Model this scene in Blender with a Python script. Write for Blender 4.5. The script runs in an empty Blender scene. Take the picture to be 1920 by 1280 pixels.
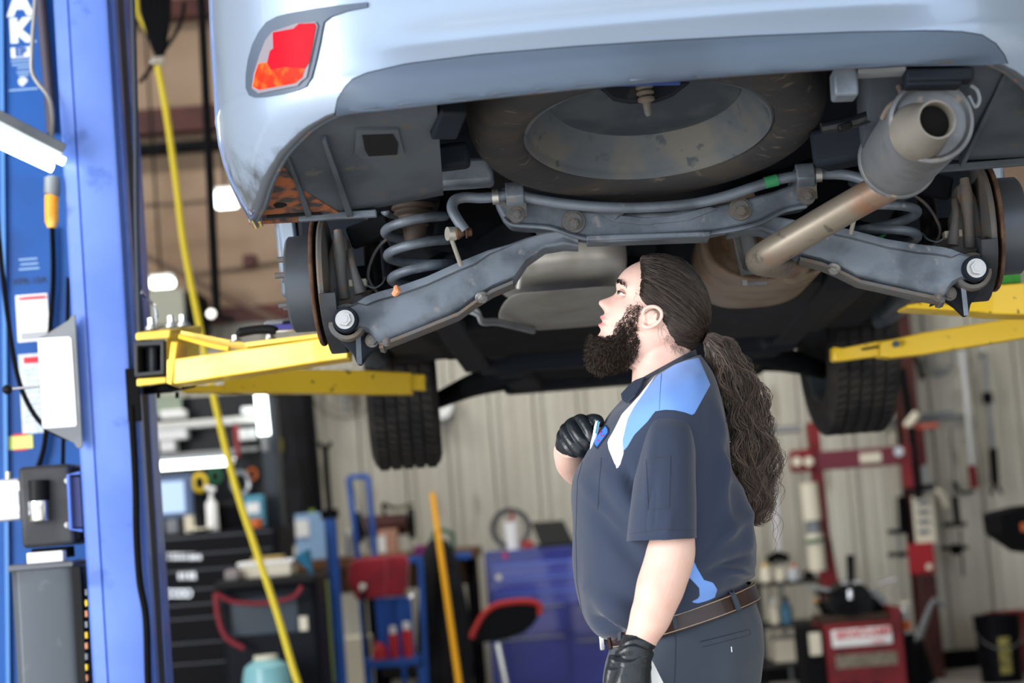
import bpy, bmesh, math, random
from mathutils import Vector, Matrix, noise
from mathutils.bvhtree import BVHTree
from mathutils.geometry import delaunay_2d_cdt
random.seed(7)
R = random.random
def U(a, b): return a + (b - a) * R()
C = bpy.context.scene.collection
SC = bpy.context.scene
V = Vector
# ---------------------------------------------------------------- camera
FP = 3733.0
PITCH = math.atan(331 / FP); ROLL = math.atan(.078)
CAM = V((0, 0, 1.23))
fw = V((0, math.cos(PITCH), math.sin(PITCH)))
uw = V((0, -math.sin(PITCH), math.cos(PITCH))); rw = V((1, 0, 0))
cr = rw * math.cos(ROLL) - uw * math.sin(ROLL)
cu = rw * math.sin(ROLL) + uw * math.cos(ROLL)
cd = bpy.data.cameras.new('camera'); co = bpy.data.objects.new('camera', cd); C.objects.link(co)
cd.sensor_width = 36; cd.lens = FP / 1920 * 36; cd.clip_start = .05; cd.clip_end = 200
m = Matrix.Identity(4)
for i in range(3):
    m[i][0] = cr[i]; m[i][1] = cu[i]; m[i][2] = -fw[i]; m[i][3] = CAM[i]
co.matrix_world = m; SC.camera = co
cd.dof.use_dof = True; cd.dof.focus_distance = 4.06; cd.dof.aperture_fstop = 2.8
# ---------------------------------------------------------------- light, exposure
SC.view_settings.view_transform = 'Standard'; SC.view_settings.look = 'None'
SC.view_settings.gamma = 1; SC.view_settings.use_curve_mapping = False
SC.view_settings.exposure = 0.6
w = bpy.data.worlds.new('sky'); SC.world = w; w.use_nodes = True
bg = w.node_tree.nodes['Background']
bg.inputs[0].default_value = (.80, .89, 1.0, 1); bg.inputs[1].default_value = 1.7
sd = bpy.data.lights.new('sun', 'SUN'); so = bpy.data.objects.new('sun', sd); C.objects.link(so)
sd.energy = 9; sd.angle = math.radians(1.5); sd.color = (1, .95, .88)
so.rotation_euler = V((.3, 1.0, -.9)).to_track_quat('-Z', 'Y').to_euler()
so.location = (-4, -6, 9)
def area(loc, to, sx, sy, e, col):
    d = bpy.data.lights.new('area_lamp', 'AREA'); d.shape = 'RECTANGLE'; d.size = sx; d.size_y = sy; d.energy = e; d.color = col
    o = bpy.data.objects.new('area_lamp', d); C.objects.link(o); o.location = loc
    o.rotation_euler = (V(to) - V(loc)).to_track_quat('-Z', 'Y').to_euler(); return o
area((-5.6, .9, 2.2), (0, 4.4, 1.4), 3.2, 3.4, 340, (1, .97, .94))      # open bay door on the left
for i in range(2):                                                    # added unseen roof lights that brighten the bench wall
    area((-4 + i * 4, 10.5, 5.55), (-4 + i * 4, 11.5, 0), 2.4, .8, 80, (1, .98, .92))
# ---------------------------------------------------------------- helpers
def ray(x, y): return fw + cr * ((x - 960) / FP) - cu * ((y - 640) / FP)
def P(x, y, Y):
    d = ray(x, y); return CAM + d * (Y / d.y)
def Q(p):
    d = p - CAM; z = d.dot(fw)
    return (960 + FP * d.dot(cr) / z, 640 - FP * d.dot(cu) / z)
YAW = .0313
KO = P(1222, 527, 4.3); KO.z = 0
KA = V((math.sin(YAW), math.cos(YAW), 0)); KB = V((math.cos(YAW), -math.sin(YAW), 0))
def K(u, v, z): return KO + KB * u + KA * v + V((0, 0, z))
def PK(x, y, v):
    d = ray(x, y); t = (KO + KA * v - CAM).dot(KA) / d.dot(KA); return CAM + d * t
def uvz(p):
    q = p - KO; return V((q.dot(KB), q.dot(KA), p.z))
def PU(x, y, v): return uvz(PK(x, y, v))

def lin(h):
    r = []
    for i in (0, 2, 4):
        c = int(h[i:i+2], 16) / 255
        r.append(c / 12.92 if c <= .04045 else ((c + .055) / 1.055) ** 2.4)
    return (*r, 1)
MT = {}
def mat(name, c, r=.5, m=0., c2=None, ns=9., lo=.45, hi=.62, bump=0., bs=80., coat=0., e=0., spec=None, c3=None, stretch=None, trans=0., attr=None, grime=None, tone=None, sss=0., sheen=0.):
    if name in MT: return MT[name]
    M = bpy.data.materials.new(name); M.use_nodes = True; MT[name] = M
    nt = M.node_tree; N = nt.nodes; L = nt.links; b = N['Principled BSDF']
    b.inputs['Base Color'].default_value = lin(c); b.inputs['Roughness'].default_value = r
    b.inputs['Metallic'].default_value = m; b.inputs['Coat Weight'].default_value = coat
    b.inputs['Specular IOR Level'].default_value = spec if spec is not None else .3
    if trans: b.inputs['Transmission Weight'].default_value = trans
    if sss:
        b.inputs['Subsurface Weight'].default_value = sss; b.inputs['Subsurface Scale'].default_value = .01
        b.inputs['Subsurface Radius'].default_value = (1, .35, .2)
    if sheen: b.inputs['Sheen Weight'].default_value = sheen
    if e:
        b.inputs['Emission Color'].default_value = lin(c); b.inputs['Emission Strength'].default_value = e
    tc = N.new('ShaderNodeTexCoord'); vec = tc.outputs['Object']
    if stretch:
        mp = N.new('ShaderNodeMapping'); mp.inputs['Scale'].default_value = stretch
        L.new(vec, mp.inputs[0]); vec = mp.outputs[0]
    last = None
    def mix(fac, a, bb):
        x = N.new('ShaderNodeMix'); x.data_type = 'RGBA'
        L.new(fac, x.inputs[0])
        if isinstance(a, str): x.inputs[6].default_value = lin(a)
        else: L.new(a, x.inputs[6])
        x.inputs[7].default_value = lin(bb); return x.outputs[2]
    def nz(scale, lo, hi, det=6):
        n = N.new('ShaderNodeTexNoise'); n.inputs['Scale'].default_value = scale; n.inputs['Detail'].default_value = det
        L.new(vec, n.inputs['Vector'])
        mr = N.new('ShaderNodeMapRange'); mr.inputs[1].default_value = lo; mr.inputs[2].default_value = hi
        L.new(n.outputs[0], mr.inputs[0]); return mr.outputs[0]
    col = c
    if c2: col = mix(nz(ns, lo, hi), col, c2)
    if c3: col = mix(nz(ns * 3.7, .62, .70), col, c3)
    if attr:
        for an, ac in attr:
            at = N.new('ShaderNodeAttribute'); at.attribute_name = an
            mr = N.new('ShaderNodeMapRange'); mr.inputs[1].default_value = -.0006; mr.inputs[2].default_value = .0006
            L.new(at.outputs['Fac'], mr.inputs[0]); col = mix(mr.outputs[0], col, ac)
    if tone:
        at = N.new('ShaderNodeAttribute'); at.attribute_name = 'tone'; col = mix(at.outputs['Fac'], col, tone)
    if grime:
        at = N.new('ShaderNodeAttribute'); at.attribute_name = 'grime'
        n = N.new('ShaderNodeTexNoise'); n.inputs['Scale'].default_value = 28; n.inputs['Detail'].default_value = 8; L.new(vec, n.inputs['Vector'])
        ad = N.new('ShaderNodeMath'); ad.operation = 'ADD'; L.new(at.outputs['Fac'], ad.inputs[0]); L.new(n.outputs[0], ad.inputs[1])
        mr = N.new('ShaderNodeMapRange'); mr.inputs[1].default_value = .85; mr.inputs[2].default_value = 1.3; mr.inputs[4].default_value = .92; L.new(ad.outputs[0], mr.inputs[0])
        col = mix(mr.outputs[0], col, grime)
        mq = N.new('ShaderNodeMapRange'); mq.inputs[3].default_value = r; mq.inputs[4].default_value = .8; L.new(mr.outputs[0], mq.inputs[0]); L.new(mq.outputs[0], b.inputs['Roughness'])
    if not isinstance(col, str): L.new(col, b.inputs['Base Color'])
    if bump:
        n = N.new('ShaderNodeTexNoise'); n.inputs['Scale'].default_value = bs; n.inputs['Detail'].default_value = 5
        L.new(vec, n.inputs['Vector'])
        bp = N.new('ShaderNodeBump'); bp.inputs['Strength'].default_value = bump; bp.inputs['Distance'].default_value = .004
        L.new(n.outputs[0], bp.inputs['Height']); L.new(bp.outputs[0], b.inputs['Normal'])
    return M

LOC = {}
def thing(name, label, cat, loc, group=None):
    o = bpy.data.objects.new(name, None); C.objects.link(o); o.location = loc; o.empty_display_size = .1
    o['label'] = label; o['category'] = cat
    if group: o['group'] = group
    LOC[o] = V(loc); return o
def tag(o, label, cat, group=None):
    o['label'] = label; o['category'] = cat
    if group: o['group'] = group
    return o

class MB:
    def __init__(s): s.v = []; s.f = []
    def add(s, vs, fs):
        n = len(s.v); s.v += [V(q) for q in vs]; s.f += [tuple(i + n for i in f) for f in fs]; return s
    def box(s, c, d, rot=None):
        c = V(c); vs = []
        for x in (-.5, .5):
            for y in (-.5, .5):
                for z in (-.5, .5):
                    q = V((x * d[0], y * d[1], z * d[2]))
                    if rot is not None: q = rot @ q
                    vs.append(c + q)
        return s.add(vs, [(0, 1, 3, 2), (4, 6, 7, 5), (0, 4, 5, 1), (2, 3, 7, 6), (0, 2, 6, 4), (1, 5, 7, 3)])
    def hexa(s, b, t):  # bottom 4, top 4
        return s.add(list(b) + list(t), [(3, 2, 1, 0), (4, 5, 6, 7), (0, 1, 5, 4), (1, 2, 6, 5), (2, 3, 7, 6), (3, 0, 4, 7)])
    def beam(s, p0, p1, w, h, up=V((0, 0, 1)), w1=None, h1=None):
        p0 = V(p0); p1 = V(p1); d = (p1 - p0).normalized(); sd_ = d.cross(up).normalized(); u2 = sd_.cross(d).normalized()
        w1 = w if w1 is None else w1; h1 = h if h1 is None else h1
        a = [p0 + sd_ * (i * w / 2) + u2 * (j * h / 2) for i, j in ((-1, -1), (1, -1), (1, 1), (-1, 1))]
        b = [p1 + sd_ * (i * w1 / 2) + u2 * (j * h1 / 2) for i, j in ((-1, -1), (1, -1), (1, 1), (-1, 1))]
        return s.hexa(a, b)
    def rings(s, rs, cap=True, close=False):
        n = len(rs[0]); base = len(s.v)
        for r_ in rs: s.v += [V(q) for q in r_]
        m_ = len(rs)
        for i in range(m_ if close else m_ - 1):
            a = base + i * n; b = base + ((i + 1) % m_) * n
            for j in range(n):
                k = (j + 1) % n; s.f.append((a + j, a + k, b + k, b + j))
        if cap and not close:
            s.f.append(tuple(base + j for j in reversed(range(n)))); s.f.append(tuple(base + (m_ - 1) * n + j for j in range(n)))
        return s
    def tube(s, pts, r, n=10, sm=0, cap=True, close=False, tip=False):
        pts = [V(q) for q in pts]
        rad = list(r) if hasattr(r, '__len__') else [r] * len(pts)
        if sm and len(pts) > 2: pts, rad = spline(pts, rad, sm)
        rs = []; prev = None
        for i, q in enumerate(pts):
            a = pts[max(i - 1, 0)]; b = pts[min(i + 1, len(pts) - 1)]
            if close: a = pts[i - 1]; b = pts[(i + 1) % len(pts)]
            t = (b - a)
            if t.length < 1e-9: t = V((0, 0, 1))
            t.normalize()
            if prev is None:
                x = t.orthogonal().normalized()
            else:
                x = prev - t * prev.dot(t)
                x = x.normalized() if x.length > 1e-6 else t.orthogonal().normalized()
            prev = x; y = t.cross(x)
            rs.append([q + (x * math.cos(k * 2 * math.pi / n) + y * math.sin(k * 2 * math.pi / n)) * rad[i] for k in range(n)])
        return s.rings(rs, cap, close)
    def cyl(s, p0, p1, r0, r1=None, n=24): return s.tube([p0, p1], [r0, r0 if r1 is None else r1], n)
    def lathe(s, prof, o, ax, n=48, loop=False, flat=None):
        o = V(o); ax = V(ax).normalized(); x = ax.orthogonal().normalized(); y = ax.cross(x)
        rs = [[o + ax * h + (x * math.cos(k * 2 * math.pi / n) + y * math.sin(k * 2 * math.pi / n)) * max(r_, .0004) for k in range(n)] for r_, h in prof]
        nb = len(s.f); m_ = len(rs); s.rings(rs, not loop, loop)
        if not loop:
            a, b = prof[0][0] > .002, prof[-1][0] > .002
            if b: s.f.pop(-1)
            if a: s.f.pop(-1 if b else -2)
        return s
    def prism(s, poly, vec):
        n = len(poly); a = [V(q) for q in poly]; b = [q + V(vec) for q in a]
        return s.add(a + b, [tuple(reversed(range(n))), tuple(range(n, 2 * n))] + [(i, (i + 1) % n, n + (i + 1) % n, n + i) for i in range(n)])
    def ball(s, c, r, n=14, sc=(1, 1, 1), rot=None):
        c = V(c); rs = []
        for i in range(1, n):
            th = math.pi * i / n; ring = []
            for k in range(n * 2):
                q = V((math.sin(th) * math.cos(k * math.pi / n) * sc[0], math.sin(th) * math.sin(k * math.pi / n) * sc[1], math.cos(th) * sc[2])) * r
                if rot is not None: q = rot @ q
                ring.append(c + q)
            rs.append(ring)
        return s.rings(rs)
    def hexb(s, p, ax, r, h, washer=True):
        ax = V(ax).normalized(); p = V(p)
        if washer: s.cyl(p, p + ax * h * .35, r * 1.55, r * 1.5, 24); p = p + ax * h * .3
        s.cyl(p, p + ax * h, r * 1.1, r * 1.08, 6)
        return s.cyl(p + ax * h * .98, p + ax * h * 1.12, r * .62, r * .6, 16)
    def bvh(s): return BVHTree.FromPolygons(s.v, s.f)
    def build(s, name, mt, par=None, sa=38, bev=0, sub=0, bseg=2, kind=None, solid=0, smooth=True, label=None, fixn=True):
        me = bpy.data.meshes.new(name)
        if par is not None: o0 = LOC[par]
        else:
            lo = V([min(q[i] for q in s.v) for i in range(3)]); hi = V([max(q[i] for q in s.v) for i in range(3)])
            o0 = V(((lo.x + hi.x) / 2, (lo.y + hi.y) / 2, lo.z))
        me.from_pydata([q - o0 for q in s.v], [], s.f)
        if fixn:
            bm = bmesh.new(); bm.from_mesh(me); bmesh.ops.recalc_face_normals(bm, faces=bm.faces); bm.to_mesh(me); bm.free()
        if smooth:
            me.shade_smooth()
            if sa < 180: me.set_sharp_from_angle(angle=math.radians(sa))
        me.materials.append(mt)
        o = bpy.data.objects.new(name, me); C.objects.link(o)
        if par is not None: o.parent = par
        else: o.location = o0
        LOC[o] = o0
        if solid:
            d = o.modifiers.new('solid', 'SOLIDIFY'); d.thickness = solid; d.offset = 0
        if bev:
            d = o.modifiers.new('bevel', 'BEVEL'); d.width = bev; d.segments = bseg; d.limit_method = 'ANGLE'; d.angle_limit = math.radians(40)
            d.harden_normals = False
        if sub:
            d = o.modifiers.new('sub', 'SUBSURF'); d.levels = sub; d.render_levels = sub
        if kind: o['kind'] = kind
        if label: o['label'] = label
        return o
# children share their parent's origin, so LOC of a part is its thing's
def spline(pts, rad, k):
    P_, R_ = [], []
    n = len(pts)
    for i in range(n - 1):
        p0 = pts[max(i - 1, 0)]; p1 = pts[i]; p2 = pts[i + 1]; p3 = pts[min(i + 2, n - 1)]
        for j in range(k):
            t = j / k; t2 = t * t; t3 = t2 * t
            P_.append(.5 * ((2 * p1) + (p2 - p0) * t + (2 * p0 - 5 * p1 + 4 * p2 - p3) * t2 + (3 * p1 - p0 - 3 * p2 + p3) * t3))
            R_.append(rad[i] + (rad[i + 1] - rad[i]) * (t2 * (3 - 2 * t)))
    P_.append(pts[-1]); R_.append(rad[-1]); return P_, R_
def lerp_tab(tab, x):
    if x <= tab[0][0]: return tab[0][1]
    for (a, b), (c, d) in zip(tab, tab[1:]):
        if x <= c:
            t = (x - a) / (c - a); return b + (d - b) * t
    return tab[-1][1]
def smooth_tab(tab, x):   # catmull-rom through table
    if x <= tab[0][0]: return tab[0][1]
    n = len(tab)
    for i in range(n - 1):
        if x <= tab[i + 1][0]:
            x1, y1 = tab[i]; x2, y2 = tab[i + 1]
            x0, y0 = tab[i - 1] if i else (2 * x1 - x2, y1); x3, y3 = tab[i + 2] if i + 2 < n else (2 * x2 - x1, y2)
            h = x2 - x1; t = (x - x1) / h; m1 = (y2 - y0) / (x2 - x0) * h; m2 = (y3 - y1) / (x3 - x1) * h
            return (2*t**3-3*t*t+1)*y1 + (t**3-2*t*t+t)*m1 + (-2*t**3+3*t*t)*y2 + (t**3-t*t)*m2
    return tab[-1][1]
def inpoly(x, y, poly):
    c = False; n = len(poly)
    for i in range(n):
        x1, y1 = poly[i]; x2, y2 = poly[(i + 1) % n]
        if (y1 > y) != (y2 > y) and x < (x2 - x1) * (y - y1) / (y2 - y1) + x1: c = not c
    return c
def sdist(x, y, poly):
    d = 1e9; n = len(poly)
    for i in range(n):
        x1, y1 = poly[i]; x2, y2 = poly[(i + 1) % n]
        dx, dy = x2 - x1, y2 - y1; L2 = dx * dx + dy * dy or 1e-9
        t = max(0, min(1, ((x - x1) * dx + (y - y1) * dy) / L2))
        d = min(d, math.hypot(x - x1 - t * dx, y - y1 - t * dy))
    return d if inpoly(x, y, poly) else -d
def cast(bv, x, y, off=0.):
    d = ray(x, y).normalized(); h = bv.ray_cast(CAM, d)
    if h[0] is None: return None
    nr = h[1]
    if nr.dot(d) > 0: nr = -nr
    return h[0] + nr * off, nr
def drape(poly, bv, off=.0008, th=.0012, step=None):
    xs = [q[0] for q in poly]; ys = [q[1] for q in poly]
    step = step or max((max(xs) - min(xs)), (max(ys) - min(ys))) / 12
    pts = []
    n = len(poly)
    for i in range(n):
        a = poly[i]; b = poly[(i + 1) % n]; k = max(1, int(math.hypot(b[0] - a[0], b[1] - a[1]) / step))
        for j in range(k): pts.append(V((a[0] + (b[0] - a[0]) * j / k, a[1] + (b[1] - a[1]) * j / k)))
    nb = len(pts); edges = [(i, (i + 1) % nb) for i in range(nb)]
    y = min(ys) + step / 2
    while y < max(ys):
        x = min(xs) + step / 2
        while x < max(xs):
            if sdist(x, y, poly) > step * .35: pts.append(V((x, y)))
            x += step
        y += step
    r_ = delaunay_2d_cdt(pts, edges, [], 1, 1e-4); vs = r_[0]; fs = r_[2]
    top, bot = [], []; last = None
    cx_ = sum(xs) / n; cy_ = sum(ys) / n
    for q in vs:
        for k in range(16):
            h = cast(bv, q.x + (cx_ - q.x) * k * .05, q.y + (cy_ - q.y) * k * .05)
            if h is not None: break
        if h is None: h = last
        if h is None: continue
        last = h; top.append(h[0] + h[1] * (off + th)); bot.append(h[0] + h[1] * off)
    if len(top) != len(vs): return MB()
    k = len(top); m_ = MB(); F_ = [tuple(f) for f in fs]
    m_.add(top + bot, F_ + [tuple(i + k for i in reversed(f)) for f in F_])
    ed = {}
    for f in F_:
        for i in range(len(f)):
            e = (f[i], f[(i + 1) % len(f)]); ed[e] = 1
    for (a, b) in list(ed):
        if (b, a) not in ed: m_.f.append((b, a, a + k, b + k))
    return m_
def drape_line(pts, bv, r=.0008, off=.0004, step=4, n=5, close=False):
    out = []
    L_ = list(pts) + ([pts[0]] if close else [])
    for a, b in zip(L_, L_[1:]):
        k = max(1, int(math.hypot(b[0] - a[0], b[1] - a[1]) / step))
        for j in range(k):
            h = cast(bv, a[0] + (b[0] - a[0]) * j / k, a[1] + (b[1] - a[1]) * j / k, off)
            if h: out.append(h[0])
    h = cast(bv, L_[-1][0], L_[-1][1], off)
    if h: out.append(h[0])
    return MB().tube(out, r, n) if len(out) > 1 else MB()
def ppm(Y): return FP / Y
def pbx(mb, x0, y0, x1, y1, Y, d, rot=None):
    """box whose near face covers the picture rectangle at depth Y"""
    c = P((x0 + x1) / 2, (y0 + y1) / 2, Y); k = Y / FP
    return mb.box(c + V((0, d / 2, 0)), ((x1 - x0) * k, d, (y1 - y0) * k), rot)
def text(s, size, loc, rot, mt, par, name='lettering', ext=.0008, bold=0):
    cu_ = bpy.data.curves.new(name, 'FONT'); cu_.body = s; cu_.size = size; cu_.extrude = ext; cu_.offset = bold
    cu_.align_x = 'CENTER'; cu_.align_y = 'CENTER'
    o = bpy.data.objects.new(name, cu_)
    C.objects.link(o); dg = bpy.context.evaluated_depsgraph_get()
    me = bpy.data.meshes.new_from_object(o.evaluated_get(dg)); bpy.data.objects.remove(o)
    me.transform(Matrix.Translation(V(loc) - LOC[par]) @ rot.to_matrix().to_4x4())
    me.materials.append(mt) if not me.materials else None
    o = bpy.data.objects.new(name, me); C.objects.link(o); o.parent = par; LOC[o] = LOC[par]
    return o
from mathutils import Euler
FACE = Euler((math.pi / 2, 0, 0))   # text standing upright, read from -Y

# ---------------------------------------------------------------- materials
m_silver = mat('silver_paint', '8798ae', .32, .35, coat=.6, grime='3e4146')
m_silver_shade = mat('silver_paint_shade', '4a586b', .42, .1, c2='424e5f', ns=3)  # darker grey that puts the shade on the silver paint into colour
m_dirt = mat('dirty_plastic', '3c434c', .75, 0, c2='5a4a3d', ns=14, lo=.52, hi=.64, c3='7b4b2c', bump=.3, bs=120)
m_liner = mat('liner_plastic', '434a53', .7, 0, c2='363c44', ns=6, c3='4a4a48', bump=.15, bs=90)
m_rustl = mat('rusty_liner', '39373a', .8, 0, c2='8a5234', ns=30, lo=.44, hi=.56, bump=.4, bs=110)
m_rubber = mat('tyre_rubber', '1f2023', .8, 0, c2='35322f', ns=7, bump=.12, bs=160)
m_rubber2 = mat('spare_rubber', '292a2d', .75, 0, c2='35322f', ns=6, c3='4a4643', bump=.2, bs=110, stretch=(1, 3, 1))
m_rim = mat('dusty_rim', '4c535b', .6, .2, c2='5c5c5a', ns=8, c3='3c434b', bump=.1, bs=90)
m_cast = mat('cast_iron', '5b5c5e', .7, .2, c2='655d55', ns=18, c3='7b573c', bump=.35, bs=130)
m_steel = mat('painted_steel', '67717d', .5, .25, c2='4b535d', ns=10, c3='77777a', bump=.12, bs=120)
m_dark = mat('underbody_black', '0e1014', .8, 0, c2='171b21', ns=5, spec=.1)
m_darkb = mat('underbody_blue', '161c26', .7, 0, c2='14171c', ns=4, c3='2e3033', spec=.15)
m_bolt = mat('zinc_bolt', 'a9aaa9', .38, .8, bump=.1, bs=200)
m_rust = mat('rust', '4a3429', .85, .1, c2='5f4a3c', ns=30, bump=.4, bs=150)
m_exh = mat('exhaust_steel', '7f776c', .42, .4, c2='86604a', ns=7, lo=.48, hi=.66, c3='5d5650', bump=.1, bs=60)
m_muf = mat('muffler_grey', '70747a', .55, .35, c2='5f6165', ns=9, c3='8b8172', bump=.15, bs=70)
m_mufb = mat('muffler_brown', '897867', .42, .4, c2='6c5a4b', ns=9, c3='94704f', bump=.1, bs=70)
m_shield = mat('heat_shield', 'd2d3d2', .42, .45, c2='b5b5b0', ns=6, bump=.25, bs=22)
m_tankp = mat('tank_plate', '8a8a88', .6, .1, c2='777673', ns=5, bump=.1, bs=40)
m_red = mat('lens_red', 'b00d20', .3, 0, spec=.03, c2='a50f22', ns=60)
m_org = mat('lens_orange', 'e02a18', .3, 0, spec=.03, c2='ff5a24', ns=40)
m_lensg = mat('lens_clear', '7a7680', .3, 0, spec=.1)
m_green = mat('green_tape', '2e7d52', .6)
m_copper = mat('rust_flake', 'c98a66', .7)
m_plug = mat('sensor_plug', 'a39d8d', .5)
m_blue = mat('lift_blue', '5375cf', .33, .0, c2='6384d6', ns=2.2, c3='4566b8', coat=.25, bump=.03, bs=30)
m_blue2 = mat('deep_blue', '07509e', .5, .0, c2='06448a', ns=3, spec=.3)
m_yel = mat('lift_yellow', 'f3d25a', .38, 0, c2='e8bd34', ns=5, c3='e2b52e', coat=.25)
m_yel2 = mat('lift_yellow_worn', 'e9c22f', .42, 0, c2='5a4a26', ns=34, lo=.66, hi=.72, coat=.2)
m_black = mat('black_plastic', '101114', .5, spec=.15)
m_blk2 = mat('black_matte', '111215', .85, spec=.08)
m_grey = mat('grey_steel', '7b8086', .5, .2, c2='6d7279', ns=6)
m_chrome = mat('chrome', 'd5d7da', .15, 1.)
m_white = mat('white_paper', 'eef0f2', .6)
m_print = mat('print_grey', 'a9adb2', .6)
m_printd = mat('print_dark', '2a2d33', .6)
m_pred = mat('print_red', 'd8323f', .6)
m_tube = mat('lamp_tube', 'f4fff8', .4, e=5)
m_hose = mat('yellow_hose', 'd9c63c', .5, bump=.1)
m_wood = mat('bench_wood', '6b4a30', .6, c2='4f3724', ns=5, stretch=(1, 8, 8))
m_redp = mat('red_paint', '8d1c22', .42, .05, c2='6d1419', ns=6, coat=.3)
m_redc = mat('red_cloth', '8f1a2c', .8, c2='7a1526', ns=9, sheen=.3)
# ---------------------------------------------------------------- the building
def struct(name, mb, mt, par=None, **k):
    o = mb.build(name, mt, par, smooth=False, **k); 
    if par is None: o['kind'] = 'structure'
    return o
WY = 13.6
m_floor = mat('concrete', 'a3a19c', .55, 0, c2='8f8d89', ns=1.2, c3='5c5a57', bump=.1, bs=30)
m_cream = mat('cream_metal_siding', 'c3c1b6', .5, 0, c2='b3b0a4', ns=2, c3='a19d90', stretch=(1, 1, .25))
m_tan = mat('tan_insulation', '94806e', .8, 0, c2='806b59', ns=1.2, bump=.5, bs=5)
m_brown = mat('red_oxide_steel', '4a2420', .6, 0, c2='3b1c1a', ns=5)
m_ceil = mat('ceiling_insulation', 'b8ad9f', .8, 0, c2='a89a88', ns=1)
struct('floor', MB().box((0, 6, -.05), (16, 17, .1)), m_floor)
struct('trim_1', MB().box((0, -9.5, -.06), (30, 14, .1)), mat('outdoor_apron', '6f6d68', .7, c2='65625e', ns=.7))
struct('ceiling', MB().box((0, 6.2, 5.7), (16, 15.4, .1)), m_ceil)
# ribbed siding: cross-section swept upwards
def siding(x0, x1, z0, z1, y, mt, name, rib=.3):
    mb = MB(); pts = []; x = x0
    while x < x1:
        for dx, dy in ((0, 0), (.003, .03), (.010, .03), (.013, 0), (.02, -.028), (.06, -.028), (.08, 0), (.14, 0), (.148, -.006), (.16, -.006), (.168, 0), (.22, 0), (.228, -.006), (.24, -.006), (.248, 0)):
            pts.append((x + dx, y + dy))
        x += rib
    pts.append((x1 + rib, y))
    pts += [(x1 + rib, y + .07), (x0, y + .07)]
    mb.rings([[V((a, b, z0)) for a, b in pts], [V((a, b, z1)) for a, b in pts]], True)
    return struct(name, mb, mt)
siding(-8, 8, 0.0, 2.75, WY, m_cream, 'wall_back')
struct('wall_back', MB().box((0, WY + .08, 4.2), (16, .1, 2.95)), m_tan)
struct('wall_right', MB().box((8, 6.2, 2.8), (.1, 15.4, 5.7)), m_cream)
struct('wall_left', MB().box((-8, 9, 2.8), (.1, 9.6, 5.7)), m_cream)
struct('wall_front', MB().box((0, -1.5, 5.0), (16, .15, 1.4)), m_cream)
for k, (py, h) in enumerate(((20, .13), (228, .17), (278, .06), (600, .1))):
    z = P(320, py, WY - .1).z
    struct('trim_%d' % (k + 2), MB().box((0, WY - .1, z), (16, .14, h)), m_brown if k != 2 else m_blk2)
struct('trim_6', MB().box((0, WY - .06, .06), (16, .06, .12)), m_blk2)
# steel column of the building with a red oxide coat
a = P(1690, 690, WY - .25); b_ = P(1748, 1250, WY - .25)
cx = (a.x + b_.x) / 2
mb = MB().box((cx, WY - .25, 2.8), (.02, .2, 5.6)).box((cx, WY - .35, 2.8), (.12, .014, 5.6)).box((cx, WY - .15, 2.8), (.12, .014, 5.6))
struct('trim_7', mb, m_brown)

# ---------------------------------------------------------------- the car on the lift
car = thing('car', 'silver car raised on the lift, seen from below and behind', 'car', K(0, 1.3, 1.4))
lipT = [(0, 1.951), (.3, 1.950), (.473, 1.950), (.569, 1.955), (.632, 1.943), (.666, 1.930), (.717, 1.906), (.757, 1.878), (.80, 1.843), (.87, 1.836)]
creT = [(0, 1.984), (.3, 1.987), (.487, 1.998), (.55, 2.003), (.72, 2.02), (.87, 2.03)]
planT = [(0, -.985), (.15, -.983), (.3, -.972), (.42, -.957), (.5, -.94), (.57, -.915), (.63, -.88), (.68, -.84), (.72, -.80), (.76, -.745), (.79, -.69), (.815, -.62), (.835, -.54), (.846, -.45)]
def plan(n=44):
    out = []
    for i in range(n + 1):
        t = i / n; j = t * (len(planT) - 1); k = min(int(j), len(planT) - 2); f = j - k
        pts = [V(planT[max(0, min(len(planT) - 1, q))] + (0,)) for q in (k - 1, k, k + 1, k + 2)]
        p0, p1, p2, p3 = pts
        q = .5 * ((2 * p1) + (p2 - p0) * f + (2 * p0 - 5 * p1 + 4 * p2 - p3) * f * f + (3 * p1 - p0 - 3 * p2 + p3) * f ** 3)
        out.append((q.x, q.y))
    out[0] = (0, planT[0][1])
    return out
pl = plan()
full = [(-a, b) for a, b in reversed(pl[1:])] + pl
def bumper_rows(i):
    u, v = full[i]; a = full[max(i - 1, 0)]; b = full[min(i + 1, len(full) - 1)]
    t = V((b[0] - a[0], b[1] - a[1])).normalized(); n = V((t.y, -t.x))
    au = abs(u); zl = smooth_tab(lipT, au); zc = smooth_tab(creT, au)
    s = min(1, max(0, (au - .5) / .3)); inb = .012 + .045 * s
    soft = 1 - min(1, max(0, (au - .38) / .12))
    rows = [(3.0, .16), (2.7, .07), (2.45, .02), (2.3, .003), (2.2, 0), (2.13, 0), (2.105, .0), (2.08, .006 * soft), (2.06, .014 * soft), (2.045, .011 * soft), (2.03, .004 * soft),
            (zc + .012, 0), (zc + .003, -.001), (zc - .003, .0005)]
    for f in (.2, .4, .6, .8, .93, 1.0):
        rows.append((zc + (zl - zc) * f, inb * f ** 1.9))
    rows += [(zl - .001, inb + .008), (zl + .004, inb + .02)]
    return [K(u - n.x * d, v - n.y * d, z) for z, d in rows]
def grid(mb, cols, th=None):
    n = len(cols[0]); base = len(mb.v)
    for c_ in cols: mb.v += c_
    for i in range(len(cols) - 1):
        for j in range(n - 1):
            a = base + i * n + j; mb.f.append((a, a + 1, a + n + 1, a + n))
    return mb
bm_ = grid(MB(), [bumper_rows(i) for i in range(len(full))])
BUMP = bm_.bvh()
bumper = bm_.build('bumper', m_silver, car, sa=60, label='silver rear bumper with grey road grime')
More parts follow.
